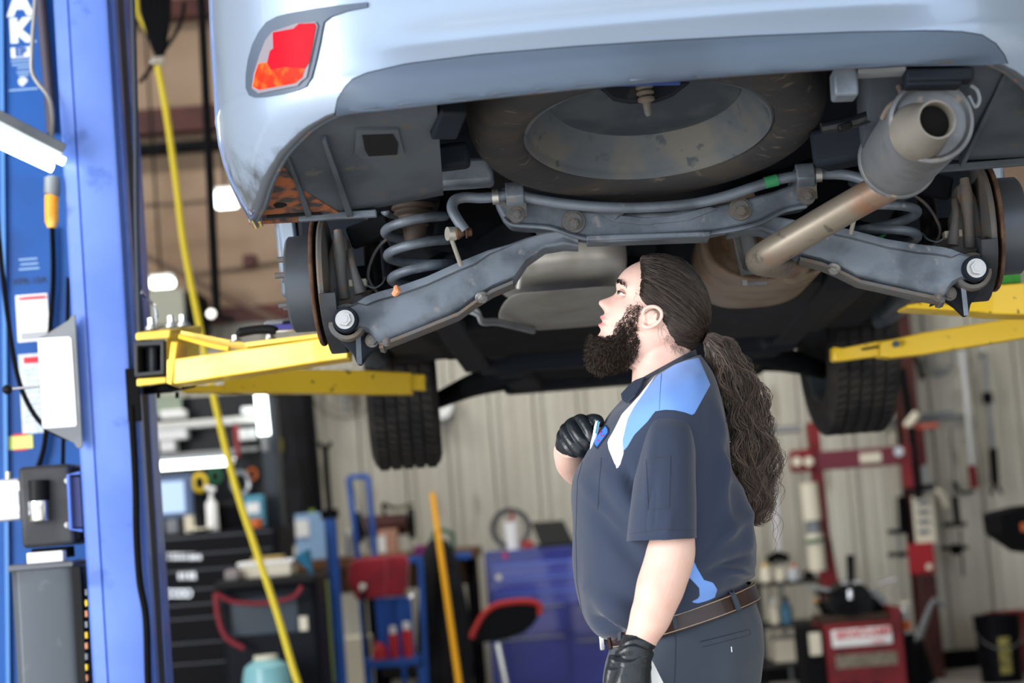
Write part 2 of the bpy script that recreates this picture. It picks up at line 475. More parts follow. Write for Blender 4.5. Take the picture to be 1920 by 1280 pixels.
at = bumper.data.attributes.new('grime', 'FLOAT', 'POINT'); nr = 22; k = 0
for i in range(len(full)):
    au = abs(full[i][0]); s = min(1, max(0, (au - .5) / .3))
    for j in range(nr):
        f = max(0, (j - 13) / 6.) if j < 20 else 1.
        at.data[k].value = 1.4 if j >= 19 else (f ** (7 - 6.2 * s)) * (.75 + .15 * s) if j > 12 else 0.
        k += 1
assert k == len(bumper.data.vertices)
MB().tube([bumper_rows(i)[-2].lerp(bumper_rows(i)[-1], .4) + V((0, 0, .001)) for i in range(4, len(full) - 4)], .0055, 8).build('bumper_lip', m_dirt, car, label='dirty brown lower lip of the bumper')
# lower insert: same surface, shade on the silver put into its grey, between the gap line and the lip
gapL = [(628, 214), (634, 186), (645, 166), (662, 149), (690, 137), (760, 121), (900, 103), (1080, 88), (1250, 77), (1420, 68), (1600, 61), (1760, 58), (1800, 60), (1840, 66), (1866, 82), (1882, 103), (1888, 118)]
liplow = [(1800, 122), (1700, 128), (1600, 133), (1420, 140), (1250, 150), (1080, 164), (900, 185), (760, 199), (690, 208)]
drape(gapL + liplow, BUMP, .0012, .0014, 9).build('lower_bumper_insert', m_silver_shade, car, sa=50,  label='matte lower bumper insert with shade painted into its grey')
mb = MB(); g = drape_line(gapL, BUMP, .0013, .0016, 8); mb.add(g.v, g.f); mb.build('insert_seam', m_blk2, car)
# dirty edge along the lip
# lamp
sur = [(480, 183), (470, 178), (464, 165), (464, 140), (468, 112), (476, 84), (488, 60), (502, 42), (522, 31), (550, 24), (590, 17), (640, 10), (690, 5), (690, 14), (650, 22), (622, 32), (609, 42), (606, 55), (602, 80), (594, 115), (586, 146), (576, 162), (560, 170), (530, 177), (500, 182)]
drape(sur, BUMP, .0, .004, 10).build('lamp_surround', m_silver_shade, car, sa=50)  # same paint as the bumper, its shade put into the colour
lens = thing('tail_lamp_dummy', '', '', (0, 0, 0)) if False else None
red = [(517, 72), (522, 63), (560, 55), (566, 45), (596, 43), (600, 50), (589, 100), (576, 128), (560, 128), (528, 126), (523, 100), (519, 64)]
body_l = [(478, 166), (484, 130), (494, 108), (514, 94), (519, 64), (566, 45), (596, 43), (600, 50), (579, 146), (562, 160), (490, 173)]
lb = drape([(478, 166), (481, 140), (492, 104), (503, 76), (516, 60), (560, 45), (596, 42), (600, 50), (579, 146), (562, 160), (490, 174)], BUMP, .004, .003, 8)
lampo = lb.build('rear_reflector_lamp', m_lensg, car, sa=50, label='red and orange rear fog lamp lens')
drape([(518, 62), (556, 55), (566, 46), (594, 45), (597, 51), (585, 118), (576, 130), (540, 127), (515, 132), (508, 118), (513, 96), (519, 92)], BUMP, .0072, .0015, 7).build('red_lens', m_red, lampo)
drape([(515, 132), (540, 127), (576, 130), (571, 147), (558, 158), (492, 170), (481, 163), (486, 138), (492, 120), (508, 118)], BUMP, .0072, .0015, 7).build('orange_lens', m_org, lampo)
# body sides and roof line (mostly out of the picture)
def vz(pts, u0, u1, name, mt):
    return MB().prism([K(u0, v, z) for v, z in pts], KB * (u1 - u0)).build(name, mt, car, bev=.008)
def arch(vc, r, n=10): return [(vc + r * math.cos(math.pi * (1 - i / n)), 1.78 + r * math.sin(math.pi * (1 - i / n))) for i in range(n + 1)]
side = [(-.20, 2.2)] + arch(0, .36)[4:] + [(.40, 1.80), (2.27, 1.76)] + arch(2.67, .37) + [(3.1, 1.75), (3.4, 1.9), (3.45, 2.3), (2.6, 2.5), (-.36, 2.6), (-.30, 2.3)]
for s in (-1, 1): vz(side, s * .85, s * .81, 'side_panel', m_silver)
MB().hexa([K(-.74, -.5, 2.3), K(.74, -.5, 2.3), K(.8, 3.4, 2.3), K(-.8, 3.4, 2.3)], [K(-.62, -.5, 2.96), K(.62, -.5, 2.96), K(.66, 2.4, 2.9), K(-.66, 2.4, 2.9)]).build('cabin_shell', m_dark, car)
# floor pan
floorT = [(-.93, 2.06), (-.6, 2.07), (-.2, 2.05), (.1, 2.0), (.35, 1.98), (.6, 1.95), (.9, 1.91), (1.2, 1.86), (1.5, 1.79), (2.1, 1.76), (2.3, 1.78), (3.2, 1.85)]
cols = []
for i in range(25):
    u = -.74 + 1.48 * i / 24; col = []
    for j in range(60):
        v0 = -.93 if abs(u) < .4 else lerp_tab([(.4, -.9), (.56, -.8), (.65, -.7), (.75, -.45)], abs(u))
        v = v0 + (3.17 - v0) * j / 59; z = smooth_tab(floorT, v)
        z += .02 * math.exp(-((abs(u) - .45) / .05) ** 2) * -1 + .07 * math.exp(-(u / .13) ** 2) * (1 if v > .5 else 0)
        z += .006 * math.sin(v * 22) * (abs(u) < .4)
        col.append(K(u, v, z))
    cols.append(col)
grid(MB(), cols).build('floor_pan', m_darkb, car, sa=60)
for s in (-1, 1):
    MB().hexa([K(s * .80, .42, 1.80), K(s * .87, .42, 1.80), K(s * .87, 2.25, 1.765), K(s * .80, 2.25, 1.765)], [K(s * .74, .42, 2.1), K(s * .88, .42, 2.1), K(s * .88, 2.25, 2.1), K(s * .74, 2.25, 2.1)]).build('sill', m_steel, car, bev=.01)
    # chassis rails under the floor
    MB().beam(K(s * .56, -.2, 2.0), K(s * .52, .9, 1.80), .09, .09).beam(K(s * .52, .9, 1.80), K(s * .5, 2.2, 1.745), .09, .06).build('chassis_rail', m_darkb, car, bev=.01)
    # inner wheel housing
    rs = []
    for i in range(13):
        a = math.radians(12 + 130 * i / 12)
        rs.append([K(s * u, math.cos(a) * .36, 1.78 + math.sin(a) * .36) for u in (.80, .58, .57, .79)])
    MB().rings(rs).build('wheel_housing', m_dark, car)
    vv = []
    MB().hexa([K(s * .60, .30, 1.82), K(s * .80, .30, 1.82), K(s * .80, .6, 1.80), K(s * .60, .6, 1.78)], [K(s * .6, .25, 2.1), K(s * .8, .25, 2.1), K(s * .8, .6, 2.1), K(s * .6, .6, 2.1)]).build('housing_panel', m_darkb, car, bev=.01)

# corner liners under the bumper (left one traced, right one mirrored)
outT = [(-.93, .36), (-.91, .49), (-.88, .56), (-.86, .59), (-.83, .625), (-.73, .697), (-.62, .745), (-.48, .79), (-.41, .803)]
def liner(s):
    cols = []
    for j in range(14):
        v = -.915 + .495 * j / 13; uo = lerp_tab(outT, v); ui = .385 + .06 * (v + .9)
        zo = min(smooth_tab(lipT, uo), 1.957) + .006; zi = 1.972 - .1 * max(0, (v + .85) / .45)
        if v > -.6: zo = 1.851 + (-.42 - v) * .17
        col = []
        for i in range(15):
            f = i / 14
            if i == 0: col.append(K(s * ui, v, zi + .14)); continue
            f = (i - 1) / 13; z = zi + (zo - zi) * f ** 1.2 - .008 * math.sin(math.pi * f)
            col.append(K(s * (ui + (uo - ui) * f), v, z))
        cols.append(col)
    return grid(MB(), cols)
LL = liner(-1); LB = LL.bvh()
ll = LL.build('corner_liner', m_liner, car, sa=50, solid=.004, label='grey plastic liner under the left bumper corner, rusty outer end')
lr = liner(1).build('corner_liner', m_liner, car, sa=50, solid=.004)
def lp(*p, th=.012, mt=m_liner, off=.0022, name='liner_rib', st=None): return drape(list(p), LB, off, th, st).build(name, mt, ll, sa=50)
lp((604, 252), (611, 250), (662, 396), (650, 398), th=.014)
lp((533, 276), (538, 276), (584, 396), (573, 398), th=.008)
lp((492, 335), (508, 312), (530, 305), (562, 350), (640, 398), (484, 405), th=.0015, mt=m_rustl, name='rust_patch')
lp((668, 236), (745, 236), (757, 282), (745, 292), (680, 292), (664, 280), th=.006, name='tow_hook_surround')
lp((678, 245), (735, 243), (745, 260), (743, 281), (690, 284), (683, 272), th=.0015, off=.0085, mt=mat('hole_shade', '050507', .95), name='tow_hook_opening')  # black patches stand in for the shade inside the liner openings
lp((512, 380), (520, 376), (534, 377), (538, 381), (528, 385), (516, 385), th=.001, off=.004, mt=MT['hole_shade'], name='drain_hole')
lp((500, 399), (600, 393), (604, 397), (500, 404), th=.001, off=.0045, mt=MT['hole_shade'], name='liner_slot')
g = MB()
for a, b in (((468, 414), (560, 409)), ((560, 409), (706, 400))):
    g = MB().beam(PK(*a, -.425), PK(*b, -.425), .02, .014); g.build('liner_flange', m_rustl if a[0] == 468 else m_steel, ll, bev=.002)
for s in (1,):
    MB().beam(K(.80, -.425, 1.845), K(.53, -.425, 1.845), .02, .014).build('liner_flange', m_liner, lr, bev=.002)
    MB().beam(K(.62, -.84, 1.955), K(.60, -.45, 1.85), .01, .02).build('liner_rib', m_liner, lr, bev=.002)

# ---- spare wheel slung under the boot floor
TL = math.radians(12.5)
sax = (KA * math.sin(TL) * -1 + V((0, 0, -1)) * math.cos(TL)).normalized()   # points down and back
sc_ = K(.001, -.40, 2.058)
sp = [(.245, -.085), (.25, -.10), (.31, -.112), (.338, -.10), (.352, -.07), (.357, -.03), (.357, .03), (.352, .068), (.345, .085), (.333, .1), (.31, .108), (.285, .109), (.262, .104), (.252, .096), (.246, .088), (.2445, .078), (.2445, .0)]
spare = MB().lathe(sp, sc_, sax, 96, True).build('spare_tyre', m_rubber2, car, sa=60, label='full-size spare wheel slung flat under the boot')
rimp = [(.247, .078), (.2475, .090), (.243, .094), (.239, .09), (.237, .082), (.232, .072), (.224, .066), (.220, .054), (.212, .047), (.208, .036), (.200, .030), (.196, .020), (.190, .015), (.18, .010), (0, -.05), (.2, -.06), (.246, -.08), (.247, -.05)]
MB().lathe(rimp, sc_, sax, 96, False).build('spare_rim', m_rim, spare, sa=50)
MB().lathe([(.191, .0155), (.189, .0185), (.183, .0175), (.16, .022), (.13, .024), (.10, .019), (.06, .016), (0, .014)], sc_, sax, 72).build('spare_disc', mat('disc_dark', '30373f', .7, 0, c2='3d434a', ns=12, bump=.2, bs=120), spare, sa=50)
hb = sc_ + sax * -.03
mb = MB().cyl(hb, hb + V((0, 0, -.012)), .034, .03, 8)
mb.build('hoist_cup', m_darkb, spare)
bt = PK(1208, 163, -.56); bb = PK(1217, 223, -.56)
dd = (bb - bt).normalized()
mb = MB().lathe([(.012, -.02), (.017, .002), (.012, .006), (.017, .010), (.017, .014), (.011, .017), (.0165, .022), (.0165, .027), (.008, .031), (.007, .052), (.003, .058)], bt, dd, 20)
mb.build('hoist_bolt', m_cast, spare)
mb = MB().prism([PK(1115, 155, -.55), PK(1150, 186, -.55), PK(1180, 192, -.55), PK(1230, 190, -.55), PK(1262, 178, -.55), PK(1295, 152, -.55)], KA * .02)
mb.build('hoist_bracket', m_darkb, spare, bev=.004)
MB().beam(PK(1140, 155, -.80), PK(1275, 152, -.80), .01, .012).build('hoist_crossbar', mat('blue_primer', '243f7a', .5), spare)

# ---- rear muffler and exhaust
mc0 = K(.48, -.82, 1.868); mc1 = K(.48, -.44, 1.868)
ax = (mc1 - mc0).normalized(); L_ = (mc1 - mc0).length
mprof = [(.0, .012), (.036, .010), (.052, .006), (.062, .008), (.068, -.002), (.074, 0), (.0755, .004), (.074, .01), (.074, L_ - .012), (.077, L_ - .01), (.079, L_ - .003), (.077, L_), (.06, L_ - .004), (0, L_)]
muf = MB().lathe(mprof, mc0, ax, 64).build('rear_muffler', m_muf, car, sa=45, label='grey drum muffler at the right end of the exhaust')
tp0 = PK(1722, 248, -.81); tp1 = PK(1757, 224, -.90)
td = (tp1 - tp0).normalized(); tl = (tp1 - tp0).length
MB().lathe([(.054, 0), (.050, .012), (.044, .03), (.036, tl - .014), (.0345, tl), (.031, tl), (.030, tl - .006), (.030, .0), (.0, -.0)], tp0, td, 40).build('tailpipe', mat('tailpipe_grey', '77746e', .45, .3, c2='66625c', ns=9), muf, sa=45)
MB().tube([PK(1672, 345, -.43), PK(1615, 375, -.37), PK(1540, 418, -.30), PK(1465, 462, -.24), PK(1434, 481, -.20), PK(1426, 488, -.15), PK(1440, 492, -.04), PK(1478, 497, .12), PK(1484, 502, .27)], .0315, 28, 7).build('exhaust_pipe', m_exh, car, label='brown heat-stained exhaust pipe')
MB().cyl(tp0 + td * .012, tp0 + td * (tl - .022), .0298, n=32).build('tailpipe_bore', mat('bore_shade', '060606', .95), muf)  # black plug puts the shade inside the pipe into colour
MB().tube([PK(1685, 160, -.8), PK(1690, 182, -.8), PK(1668, 200, -.78), PK(1655, 222, -.76)], .006, 10, 5).build('muffler_hanger', m_cast, muf)
MB().tube([PK(1700, 170, -.78), PK(1712, 188, -.80), PK(1760, 190, -.80), PK(1790, 205, -.80)], .006, 10, 5).build('muffler_hanger', m_cast, muf)
cx0 = PU(1437, 450, .28)
def oval(v, s=1., du=0, dz=0, n=64):
    r_ = []
    for k in range(n):
        a = 2 * math.pi * k / n; c, s_ = math.cos(a), math.sin(a)
        r_.append(K(.300 + du + .160 * s * math.copysign(abs(c) ** .72, c), v, 1.843 + dz + .112 * s * math.copysign(abs(s_) ** .85, s_)))
    return r_
mm = MB().rings([oval(.30, .0001), oval(.30, .5), oval(.296, .72), oval(.283, .8), (oval(.281, .88)), oval(.272, .93), oval(.268, .97), oval(.268, 1.0), oval(.274, 1.012), oval(.280, 1.0), oval(.31, .995), oval(.92, .995), oval(.95, .9), oval(.96, .1)])
MUFB = mm.bvh()
mmo = mm.build('middle_muffler', m_mufb, car, sa=50, label='large oval brown muffler ahead of the rear axle')
drape([(1372, 440), (1412, 437), (1440, 519), (1438, 528), (1392, 530)], MUFB, .003, .004, 12).build('muffler_strap', m_grey, mmo)
for q in ((1378, 442, 1396, 526), (1404, 440, 1432, 522)):
    drape([(q[0] - 3, q[1]), (q[0] + 4, q[1]), (q[2] + 6, q[3]), (q[2] - 3, q[3])], MUFB, .006, .005, 14).build('strap_rib', m_bolt, mmo)
MB().tube([PK(1500, 470, .2), PK(1490, 500, .30), PK(1485, 505, .33)], .035, 24, 5).build('muffler_neck', m_mufb, mmo)
# ---- heat shield and tank
def sbox(c, d, e=3.5, n=26, mb=None):
    mb = mb or MB(); rs = []
    for i in range(1, n):
        th = math.pi * i / n; st, ct = math.sin(th), math.cos(th); ring = []
        zz = math.copysign(abs(ct) ** (2 / e), ct); rr = abs(st) ** (2 / e)
        for k in range(2 * n):
            ph = math.pi * k / n; c_, s_ = math.cos(ph), math.sin(ph)
            ring.append(K(c[0] + d[0] / 2 * rr * math.copysign(abs(c_) ** (2 / e), c_), c[1] + d[1] / 2 * rr * math.copysign(abs(s_) ** (2 / e), s_), c[2] + d[2] / 2 * zz))
        rs.append(ring)
    return mb.rings(rs)
sbox((-.20, .75, 1.875), (.34, .66, .16), 4).build('heat_shield', m_shield, car, sa=80, label='shiny silver heat shield')
MB().tube([PK(962, 470, .42), PK(975, 505, .42), PK(972, 540, .44)], .006, 8, 4).build('shield_edge', m_shield, car)
g = [[PK(952, 548, .48), PK(928, 590, .62), PK(934, 606, .75), PK(985, 618, .95)], [PK(1000, 546, .48), PK(1000, 575, .62), PK(1005, 600, .8), PK(1010, 620, .98)], [PK(1080, 540, .48), PK(1080, 570, .65), PK(1075, 598, .85), PK(1050, 617, 1.0)], [PK(1190, 530, .48), PK(1190, 560, .7), PK(1190, 590, .95), PK(1190, 605, 1.1)]]
grid(MB(), g).build('tank_undertray', m_tankp, car, sa=60, solid=.006, sub=2, label='grey tank undertray')
for k in range(2):
    MB().tube([PK(880, 575 + 9 * k, .5), PK(896, 583 + 8 * k, .5), PK(905, 600 + 6 * k, .52), PK(935, 601 + 6 * k, .6), PK(1000, 618 + 4 * k, .9)], .006, 10, 5).build('brake_line', m_grey, car)
# ---- rear subframe crossmember
poly = [(942, 352), (960, 347), (984, 350), (992, 372), (1040, 381), (1100, 394), (1170, 399), (1250, 397), (1330, 386), (1400, 371), (1450, 358), (1486, 345), (1488, 314), (1508, 308), (1530, 312), (1533, 345), (1528, 372), (1510, 384), (1470, 392), (1420, 416), (1335, 434), (1200, 444), (1120, 447), (1078, 440), (1030, 424), (985, 423), (955, 420), (940, 404), (925, 375)]
ou = [PU(x, y, -.13) for x, y in poly]
mb = MB().prism([K(*q) for q in ou], KA * .11)
cmb = mb; cm = mb.build('rear_subframe', m_steel, car, bev=.007, bseg=3, label='grey steel rear subframe across the car')
CMB = mb.bvh()
g = MB().tube([PK(x, y, -.137) for x, y in ((945, 408), (962, 421), (1030, 427), (1080, 443), (1125, 450), (1200, 447), (1335, 437), (1420, 420), (1468, 396), (1512, 386))], .005, 8, 4); g.build('subframe_flange', m_steel, cm)
drape([(1125, 388), (1160, 404), (1210, 410), (1270, 404), (1330, 388), (1345, 392), (1290, 414), (1210, 422), (1150, 416), (1112, 396)], CMB, 0, .005, 14).build('subframe_pressing', m_steel, cm)
MB().beam(PK(1100, 452, -.1), PK(1330, 444, -.1), .1, .012).build('subframe_plate', m_steel, cm, bev=.003)
for x, y in ((1076, 416), (1388, 392)):
    c = PK(x, y, -.131); MB().cyl(c, c - KA * .004, .025, .024, 28).build('cam_plate', m_cast, cm)
    mb = MB().cyl(c - KA * .004, c - KA * .008, .0185, .018, 28); mb.hexb(c - KA * .008 + V((0, 0, -.006)), -KA, .0095, .009, False); mb.build('cam_bolt', m_cast, cm)
# anti-roll bar with clamps
bar = [(872, 432), (858, 412), (848, 392), (852, 376), (872, 370), (900, 371), (928, 369), (965, 364), (1000, 372), (1060, 382), (1130, 388), (1200, 389), (1290, 383), (1360, 368), (1430, 345), (1480, 332), (1534, 327), (1580, 327), (1618, 336), (1640, 352), (1630, 376), (1614, 390)]
bv_ = [-.20, -.20, -.19, -.18, -.17, -.165] + [-.165] * 12 + [-.18, -.19, -.20, -.20]
bp = [PK(x, y, v) for (x, y), v in zip(bar, bv_)]
arb = MB().tube(bp, [.0115] * len(bp), 14, 5).build('anti_roll_bar', m_steel, car)
MB().cyl(PK(1434, 343, -.166), PK(1458, 337, -.166), .0127, n=16).build('paint_mark', m_green, arb)
for x, y in ((929, 369), (1534, 327)):
    MB().cyl(PK(x - 6, y + .5, -.165), PK(x + 6, y - .5, -.165), .0165, n=24).build('bar_collar', m_bolt, arb)
for x, y, s in ((966, 366, -1), (1508, 332, 1)):
    c = PK(x, y, -.15)
    cl = MB()
    pr = []
    for k in range(9):
        a = math.pi * k / 8; pr.append((-.026 * math.cos(a) - .0 , .02 + .024 * math.sin(a)))
    for q in ((-.018), (.018)): pass
    cl.prism([c + KB * -.019 + V((0, 0, z)) - KA * d for d, z in ((0, .028), (.022, .026), (.034, .012), (.036, -.008), (.024, -.022), (.012, -.028), (.010, -.05), (0, -.05))], KB * .038)
    clo = cl.build('bar_clamp', m_steel, cm, bev=.003)
    MB().beam(c + V((-.021, -.012, -.034)), c + V((.021, -.012, -.034)), .014, .03).cyl(c + V((0, -.012, -.045)), c + V((0, -.022, -.045)), .017, .016, 20).hexb(c + V((0, -.02, -.045)), -KA, .008, .008).build('clamp_bolt', m_cast, cm)
# ---- suspension, mirrored left and right
def side_parts(s):
    def MK(x, y, v):
        q = PU(x, y, v)
        if s > 0: q.x = -q.x + .013; q.z -= .0
        return K(*q)
    def MU(u, v, z): return K(-u + .013 if s > 0 else u, v, z)
    sx = 1 if s < 0 else -1
    st = [(642, 582, 641, 618), (655, 574, 662, 616), (672, 566, 676, 617), (686, 557, 692, 624), (700, 551, 703, 637), (715, 546, 713, 645), (745, 538, 757, 628), (800, 519, 805, 609), (860, 492, 862, 586), (890, 480, 895, 562), (915, 470, 925, 543), (958, 457, 965, 526), (985, 447, 987, 492), (1020, 437, 1021, 468), (1055, 432, 1058, 462), (1084, 449, 1084, 463)]
    rs = []
    for i, (a, b, c, d) in enumerate(st):
        t = i / (len(st) - 1); v0 = -.135 + .03 * t
        T = MK(a, b, v0); B = MK(c, d, v0); D = B - T; L = D.length; f = .017 / L * min(1, max(0, (i - 2) / 1.)) * min(1, max(0, (10.5 - i) / 1.)); f = max(f, .03)
        o = .012 if 2 <= i <= 10 else .002
        ring = [(0, .075), (0, -.004), (.01, -o), (f * .5, -o - .001), (f, -o), (f + .03, 0), (.4, .004), (.7, .001), (.86, .004), (.95, .012), (1, .03), (1, .075)]
        rs.append([T + D * p + KA * q for p, q in ring])
    arm = MB().rings(rs).build('lower_control_arm', m_steel, car, sa=32, bev=.0012, label='grey pressed steel lower control arm')
    lo = [MK(c - 2, d + 3, -.11) for a, b, c, d in st[4:12]]; lo[0] = MK(720, 650, -.11)
    rs = [[q + KA * a + V((0, 0, b)) for a, b in ((-.012, .004), (.06, .004), (.06, -.006), (.02, -.012), (-.012, -.004))] for q in lo]
    MB().rings(rs).build('arm_lower_lip', m_cast, arm, bev=.001)
    c = MK(648, 600, -.145)
    MB().lathe([(.0, -.012), (.026, -.012), (.0275, -.006), (.0275, .01), (.0, .01)], c, KA, 32).build('arm_bushing', m_darkb, arm)
    MB().hexb(c - KA * .010, -KA, .0135, .013).build('arm_bolt', m_bolt, arm)
    MB().hexb(MK(902, 556, -.12), (MK(902, 556, -.12) - MK(890, 540, -.12)).normalized() * .6 - KA * .6, .009, .01).build('arm_bolt', m_bolt, arm)
    MB().hexb(MK(724, 641, -.14), -KA, .006, .008).build('arm_bolt', m_cast, arm)
    if s < 0: MB().tube([MK(738, 552, -.15), MK(745, 545, -.155), MK(742, 537, -.15)], [.006, .009, .005], 8, 2).build('rust_flake', m_copper, arm)
    # knuckle
    pk = [(616, 472), (624, 446), (634, 436), (646, 440), (652, 468), (664, 498), (668, 540), (688, 560), (694, 585), (690, 612), (672, 628), (650, 634), (628, 622), (616, 596), (613, 540)]
    kn = MB().prism([MK(x, y, -.06) for x, y in pk], KA * .09).build('wheel_knuckle', m_cast, car, bev=.01, bseg=3)
    MB().tube([MK(634, 432, -.07), MK(636, 470, -.075), MK(640, 520, -.07), MK(645, 560, -.065)], [.010, .014, .011, .013], 12, 4).build('knuckle_rib', m_cast, kn)
    MB().tube([MK(655, 470, -.05), MK(662, 500, -.07), MK(676, 550, -.07)], [.009, .008, .014], 10, 4).build('knuckle_rib', m_cast, kn)
    c = MK(652, 604, -.10)
    MB().lathe([(.03, -.02), (.038, -.02), (.041, -.01), (.041, .07), (.034, .075), (.0, .075)], c, KA, 32).build('knuckle_boss', m_cast, kn)
    MB().prism([MK(*q, -.08) for q in ((637, 622), (690, 618), (725, 640), (735, 655), (705, 650), (690, 665), (676, 684), (670, 684), (662, 664), (640, 642))], KA * .03).build('lower_bracket', m_darkb, kn, bev=.003)
    MB().beam(MK(671, 620, -.10), MK(674, 683, -.09), .01, .006).build('bracket_fin', m_steel, kn)
    MB().hexb(MK(698, 638, -.09), -KA, .010, .008).build('bracket_bolt', m_cast, kn)
    # rotor
    cz = 1.775; c0 = MU(-.785, 0, cz); axu = KB * sx
    rot = MB().lathe([(.0, -.0), (.035, .0), (.036, -.004), (.10, -.001), (.105, .004), (.106, .058), (.0, .06)], c0, axu, 72).build('brake_drum', mat('drum_steel', '4a5058', .42, .5, c2='3b4046', ns=4), car, sa=40)
    MB().lathe([(.10, .056), (.138, .058), (.1395, .060), (.1395, .064), (.138, .066), (.0, .067)], c0, axu, 72).build('brake_disc', m_rust, rot, sa=40)
    MB().lathe([(.0, .074), (.134, .074), (.136, .078), (.134, .086), (.10, .092), (.0, .094)], c0, axu, 60).build('backing_plate', m_cast, rot, sa=40)
    for k in range(5):
        a = 2 * math.pi * k / 5 + .35; q = c0 + KA * (.057 * math.cos(a)) + V((0, 0, .057 * math.sin(a)))
        MB().cyl(q, q - axu * .026, .0065, n=12).build('wheel_stud', m_cast, rot)
    rs = []
    for k in range(15):
        a = math.radians(196 + 148 * k / 14); rr = .155 + .004 * math.sin(k)
        rs.append([c0 + axu * h + KA * (r_ * math.cos(a)) + V((0, 0, r_ * math.sin(a))) for r_, h in ((rr, .078), (rr, .112), (rr - .05, .112), (rr - .05, .106), (rr - .006, .105), (rr - .006, .078))])
    MB().rings(rs).build('splash_shield', m_dark if False else mat('shield_dark', '34383e', .6, .2, c2='2a2c30', ns=9), rot, sa=30)
    # spring
    pts = []
    for i in range(0, 150):
        t = i / 149; a = t * 3.15 * 2 * math.pi + 2.0; rr = .064 + .004 * math.sin(t * 3)
        pts.append(MU(-.498 - .006 * t + rr * math.cos(a), -.02 + rr * math.sin(a), 1.755 + .165 * t))
    MB().tube(pts, .0104, 12).build('coil_spring', m_steel, car, sa=180)
    cs = MU(-.505, -.02, 1.93)
    seat = MB().lathe([(.0, .03), (.05, .03), (.060, .02), (.063, .008), (.058, .0), (.05, -.002), (.03, -.004), (.0, -.004)], cs, (0, 0, 1), 40).build('spring_seat', m_dark, car)
    MB().lathe([(.046, 0), (.048, -.008), (.04, -.012), (.044, -.018), (.034, -.024), (.03, -.04), (.032, -.046), (.027, -.05), (.024, -.075), (.02, -.085), (.0, -.086)], cs - V((0, 0, .004)), (0, 0, 1), 32).build('bump_stop', mat('bump_rubber', '3a312c', .7, c2='4a4038', ns=9), seat)
    MB().lathe([(.0, 0), (.02, .0), (.0205, .13), (.012, .135), (.011, .2)], MK(702, 545, .10), (0, .05, 1), 24).build('shock_absorber', m_black, car)
    MB().beam(MK(655, 448, .02), MK(730, 420, .02), .03, .05).beam(MK(660, 520, .03), MK(700, 516, .03), .03, .045).build('suspension_bracket', m_dark, car, bev=.006)
    MB().beam(MK(700, 560, .12), MK(880, 470, .22), .05, .05).build('trailing_link', m_darkb, car, bev=.012)
    MB().beam(MK(850, 520, .10), MK(1000, 430, .05), .03, .10).beam(MK(820, 400, .08), MK(1000, 440, .1), .03, .16).build('body_mount', m_dark, car, bev=.01)
    MB().tube([MK(718, 560, -.03), MK(690, 520, -.02), MK(705, 470, 0), MK(735, 440, 0)], .0035, 8, 5).build('sensor_wire', m_cast, car)
    pg = MB().beam(MK(655, 532, -.05), MK(688, 530, -.05), .03, .016)
    pg.beam(MK(672, 524, -.06), MK(672, 540, -.06), .012, .012).build('sensor_plug', m_plug, car, bev=.002)
    MB().tube([MK(686, 533, -.05), MK(700, 540, -.05), MK(716, 532, -.03), MK(722, 520, 0)], .002, 8, 4).build('sensor_wire', m_grey, car)
    # stabiliser link
    c = MK(846, 438, -.2)
    lk = MB().cyl(c - KB * sx * .008 - KA * .004, c + KB * sx * .008 + KA * .004, .0145, n=24)
    lk.tube([c + V((0, 0, -.012)), MK(864, 497, -.15)], .0048, 10).build('stabiliser_link', mat('link_alloy', 'b0afa6', .45, .6), car)
    MB().lathe([(.0, 0), (.010, 0), (.014, .006), (.009, .014), (.006, .02)], c + KB * sx * .008, KB * sx, 18).hexb(c + KB * sx * .03, KB * sx, .008, .010).build('link_joint', m_rust, car)
side_parts(-1); side_parts(1)
# under-boot rails and pipes
mb = MB().beam(PK(806, 330, -.25), PK(925, 322, -.25), .08, .055)
mb.build('boot_rail', m_steel, car, bev=.01)
MB().beam(PK(815, 298, -.4), PK(880, 290, -.4), .05, .05).build('boot_rail', m_darkb, car, bev=.01)
MB().beam(PK(850, 200, -.8), PK(830, 250, -.72), .05, .03).build('bumper_stay', m_darkb, car, bev=.005)
MB().beam(PK(1530, 285, -.35), PK(1650, 262, -.4), .09, .075).build('boot_rail', m_darkb, car, bev=.012)
MB().tube([PK(1540, 240, -.6), PK(1600, 228, -.6), PK(1650, 213, -.6), PK(1720, 205, -.55)], .0115, 14, 4).build('fuel_pipe', mat('black_gloss', '1a1d22', .25), car)
MB().beam(PK(1582, 232, -.61), PK(1586, 244, -.61), .026, .026).build('pipe_clip', m_black, car, bev=.003)
MB().beam(PK(1560, 160, -.85), PK(1605, 158, -.85), .06, .05).build('bumper_stay', m_steel, car, bev=.005)
MB().beam(PK(1606, 139, -.86), PK(1694, 134, -.86), .05, .006).build('bumper_plate', m_grey, car)
mb = MB().beam(PK(1696, 145, -.86), PK(1822, 142, -.86), .05, .022).beam(PK(1696, 155, -.85), PK(1800, 154, -.85), .05, .02).build('bumper_bracket', m_darkb, car, bev=.004)
MB().tube([PK(1820, 160, -.8), PK(1832, 170, -.8), PK(1836, 188, -.8), PK(1828, 200, -.8), PK(1816, 180, -.8)], .004, 8, 4, close=False).build('tow_loop', m_grey, car)
MB().tube([PK(1545, 420, .2), PK(1655, 425, .15), PK(1640, 450, .12), PK(1560, 452, .2)], .004, 8, 5).build('sensor_wire', m_green, car)
